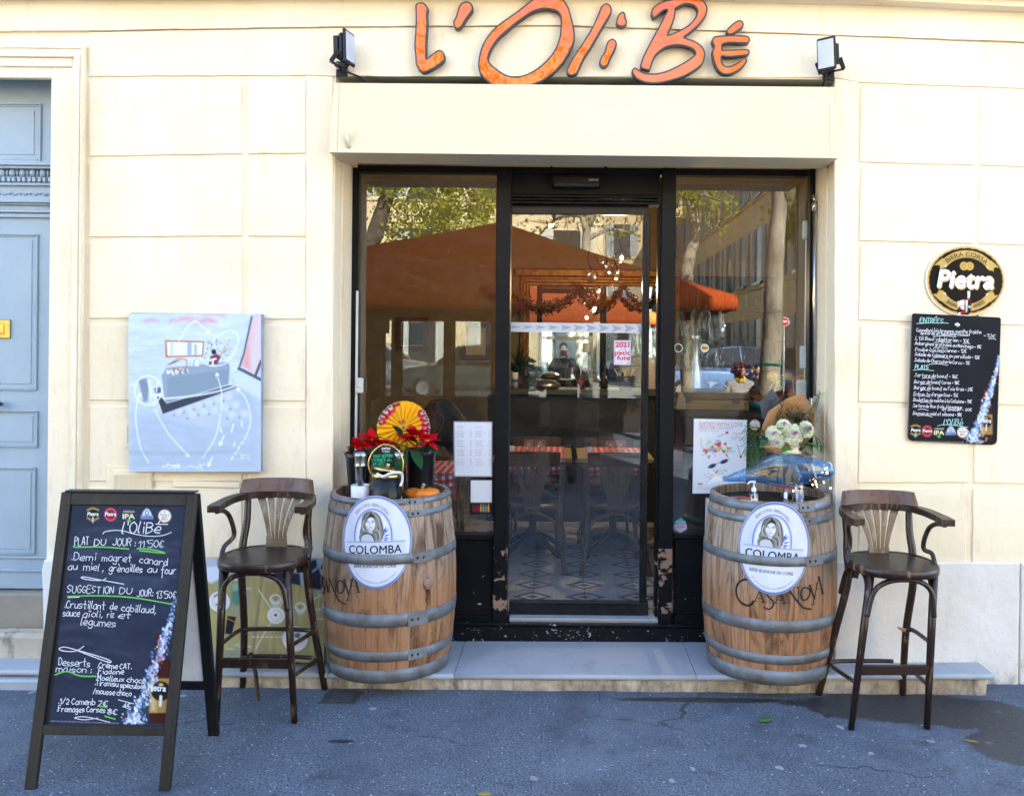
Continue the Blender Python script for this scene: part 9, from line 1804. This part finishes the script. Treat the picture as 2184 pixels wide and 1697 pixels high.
def person(label, base, joints, edges, rad, cloth, hairs, head_c, head_r, face, hair_m, seg_skin=()):
 """one skinned body; joints are offsets from base; head is the last joint"""
 t = thing('person', label, 'person', base); me = bpy.data.meshes.new('body'); B = Vector(base)
 me.from_pydata([tuple(B + Vector(j)) for j in joints], edges, []); o = bpy.data.objects.new('body', me); C.objects.link(o)
 s = o.modifiers.new('skin', 'SKIN'); s.use_smooth_shade = True
 for v, r in zip(me.skin_vertices[0].data, rad): v.radius = (r, r) if not isinstance(r, tuple) else r
 me.skin_vertices[0].data[0].use_root = True; o.modifiers.new('smooth', 'SUBSURF').levels = 1; o.modifiers['smooth'].render_levels = 2
 me.materials.append(cloth); attach(o, t)
 hc = B + Vector(head_c); f = Vector(face).normalized(); sd_ = f.cross(Vector((0, 0, 1))).normalized(); q = MB(); q.ball(hc, (head_r * .80, head_r * .92, head_r * 1.12), 18, 12)
 q.tube([hc - Vector((0, 0, head_r * .8)), hc - Vector((0, 0, head_r * 1.9))], [head_r * .5, head_r * .55], 12); q.ball(hc + f * head_r * .88 - Vector((0, 0, head_r * .15)), (head_r * .15, head_r * .15, head_r * .24), 8, 6)
 for e in (-1, 1): q.ball(hc + sd_ * e * head_r * .80, (head_r * .12, head_r * .18, head_r * .26), 8, 6)
 h = q.build('head', skin, t); q = MB()
 for e in (-1, 1): q.ball(hc + f * head_r * .80 + sd_ * e * head_r * .32 + Vector((0, 0, head_r * .10)), head_r * .10, 8, 6, 0)
 q.bar([hc + f * head_r * .82 - sd_ * head_r * .24 - Vector((0, 0, head_r * .55)), hc + f * head_r * .82 + sd_ * head_r * .24 - Vector((0, 0, head_r * .55))], head_r * .1, head_r * .08, 1); attach(q.build('face', [M('dark_eye', (.02, .015, .01), .3), M('lips', (.35, .09, .08), .5)]), h)
 q = MB(); hairs(q, hc, head_r, f, sd_); q.build('hair', hair_m, t); return t
def hand_at(t, p, d, m_=None):
 q = MB(); d = Vector(d).normalized(); s = d.orthogonal().normalized(); q.ball(p, (.035, .03, .045))
 for k in range(4): b = p + d * .03 + s * (-.027 + .018 * k); q.tube([b, b + d * (.035 + .008 * (k in (1, 2))), b + d * (.055 + .012 * (k in (1, 2))) - s.cross(d) * .02], [.009, .008, .006], 6)
 q.tube([p + s * .03, p + s * .05 + d * .025, p + s * .055 + d * .05], [.011, .009, .007], 6); q.build('hand', skin, t)
def curly(q, c, r, f, s):
 rs = random.Random(6)
 for k in range(120):
  d = Vector((rs.gauss(0, 1), rs.gauss(0, 1), rs.gauss(.25, 1))).normalized()
  if d.dot(f) > .55 and d.z < .6: continue
  q.ball(c + d * r * rs.uniform(1.0, 1.55) + Vector((0, 0, -.1 * r)), r * rs.uniform(.22, .38), 7, 5)
def short(q, c, r, f, s):
 q.grid(lambda u, v: c + Vector((0, 0, .12 * r)) - f * .12 * r + Vector((r * .9 * math.sin(PI * .62 * v) * math.cos(2 * PI * u), r * .98 * math.sin(PI * .62 * v) * math.sin(2 * PI * u), r * 1.12 * math.cos(PI * .62 * v))), 20, 10)
SJ = [(0, 0, .50), (0, -.02, .78), (0, 0, 1.02), (0, 0, 1.12), (.20, 0, 1.0), (.27, .02, .74), (.14, .25, .70), (-.20, 0, 1.0), (-.27, .02, .74), (-.14, .25, .70), (.11, .38, .50), (.12, .42, .08), (-.11, .38, .50), (-.12, .42, .08)]
SE = [(0, 1), (1, 2), (2, 3), (2, 4), (4, 5), (5, 6), (2, 7), (7, 8), (8, 9), (0, 10), (10, 11), (0, 12), (12, 13)]; SRD = [.16, (.17, .13), (.17, .11), .06, .075, .055, .04, .075, .055, .04, .085, .05, .085, .05]
d_ = 15.5;  pw_ = R(1578, 840, d_); zg = gz(pw_.x, pw_.y); wom = person('person with curly dark red hair, white coat and yellow scarf seated on the terrace', (pw_.x, pw_.y, zg), SJ, SE, SRD, M('white_wool_coat', (.30, .29, .28), .9), curly, (0, .01, 1.245), .105, (.75, .6, 0), M('dark_red_hair', (.10, .012, .014), .6, col2=(.06, .008, .01), vs=30))
q = MB(); B = Vector((pw_.x, pw_.y, zg)); q.lathe([(.07, 1.02), (.105, 1.04), (.11, 1.10), (.085, 1.14), (.065, 1.15)], B, 18); q.build('scarf', M('yellow_scarf', (.70, .42, .03), .9), wom); hand_at(wom, B + Vector((.12, .28, .70)), (-.3, 1, 0)); hand_at(wom, B + Vector((-.12, .28, .70)), (.3, 1, 0))
pm_ = R(1616, 840, d_ + .3); zg = gz(pm_.x, pm_.y); J2 = list(SJ); J2[8] = (-.30, .12, .86); J2[9] = (-.13, .10, 1.20); man = person('person in dark clothes holding a phone to the ear, seated beside the curly haired one', (pm_.x, pm_.y, zg), J2, SE, SRD, blackcloth, short, (0, .01, 1.235), .10, (-.2, 1, -.05), M('dark_hair', (.02, .016, .014), .6)); B = Vector((pm_.x, pm_.y, zg)); hand_at(man, B + Vector((-.125, .08, 1.22)), (.1, .1, 1)); hand_at(man, B + Vector((.14, .28, .70)), (-.3, 1, 0)); q = MB(); q.box(B.x - .105, B.x - .092, B.y + .03, B.y + .10, B.z + 1.17, B.z + 1.31, 0, .004); tag(q.build('phone', bucket_b), 'black phone held to the ear of the seated person in dark clothes', 'phone')
for b_, lb in ((pw_, 'woven terrace chair under the curly haired person'), (pm_, 'woven terrace chair under the person on the phone'), (R(1250, 800, 13.0), 'empty woven terrace chair under the parasol, right of its twin'), (R(1180, 800, 13.0), 'empty woven terrace chair under the parasol, left of its twin'), (R(905, 800, 13.5), 'empty woven terrace chair nearest the windbreak posts'), (R(1010, 800, 13.5), 'empty woven terrace chair between the windbreak posts')):
 zg = gz(b_.x, b_.y); c = Vector((b_.x, b_.y, zg)); t = thing('terrace_chair', lb, 'chair', c, 'woven terrace chairs'); rat = M('woven_rattan', (.14, .12, .10), .7, col2=(.05, .04, .035), vs=60, amt=.9); q = MB(); q.box(c.x - .22, c.x + .22, c.y - .2, c.y + .22, zg + .42, zg + .46, 0, .01); q.build('seat', rat, t)
 q = MB(); q.grid(lambda u, v: (c.x - .22 + .44 * u, c.y - .22 - .05 * v + .06 * (2 * u - 1) ** 2, zg + .46 + (.40 - .07 * (2 * u - 1) ** 2) * v), 10, 6); o = q.build('backrest', rat, t); o.modifiers.new('thick', 'SOLIDIFY').thickness = .02
 for sx in (-1, 1):
  for sy in (-1, 1): q = MB(); q.tube([(c.x + sx * .19, c.y + sy * .17, zg + .42), (c.x + sx * .21, c.y + sy * .2, zg)], .014, 8); q.build('leg', darkmetal, t)
pj = [(0, 0, .92), (0, .01, 1.2), (0, .0, 1.46), (0, .02, 1.56), (.19, 0, 1.43), (.30, .06, 1.22), (.10, .26, 1.5), (-.19, 0, 1.43), (-.30, .06, 1.22), (-.10, .26, 1.5), (.10, 0, .5), (.11, -.02, .06), (-.10, 0, .5), (-.11, -.02, .06)]
ph = person('person in a black jacket taking the picture, mirrored as a dark shape in the door', (0.02, -5.05, 0), pj, SE, [.16, (.18, .13), (.19, .12), .06, .08, .06, .042, .08, .06, .042, .085, .055, .085, .055], blackcloth, short, (0, .03, 1.70), .105, (0, 1, 0), M('dark_hair', (.02, .016, .014), .6)); hand_at(ph, Vector((.12, -4.76, 1.53)), (-.6, .4, .6)); hand_at(ph, Vector((-.08, -4.76, 1.53)), (.6, .4, .6))
q = MB(); q.box(-.06, .10, -4.80, -4.71, 1.55, 1.66, 0, .012); q.lathe([(.04, 0), (.042, .10), (.034, .10), (0, .09)], (.02, -4.71, 1.605), 20, 0, Matrix.Rotation(-PI / 2, 4, 'X')); tag(q.build('camera_body', bucket_b), 'black camera held up by the person mirrored in the door', 'camera')
q = MB(); pd = R(1500, 800, 10.6)
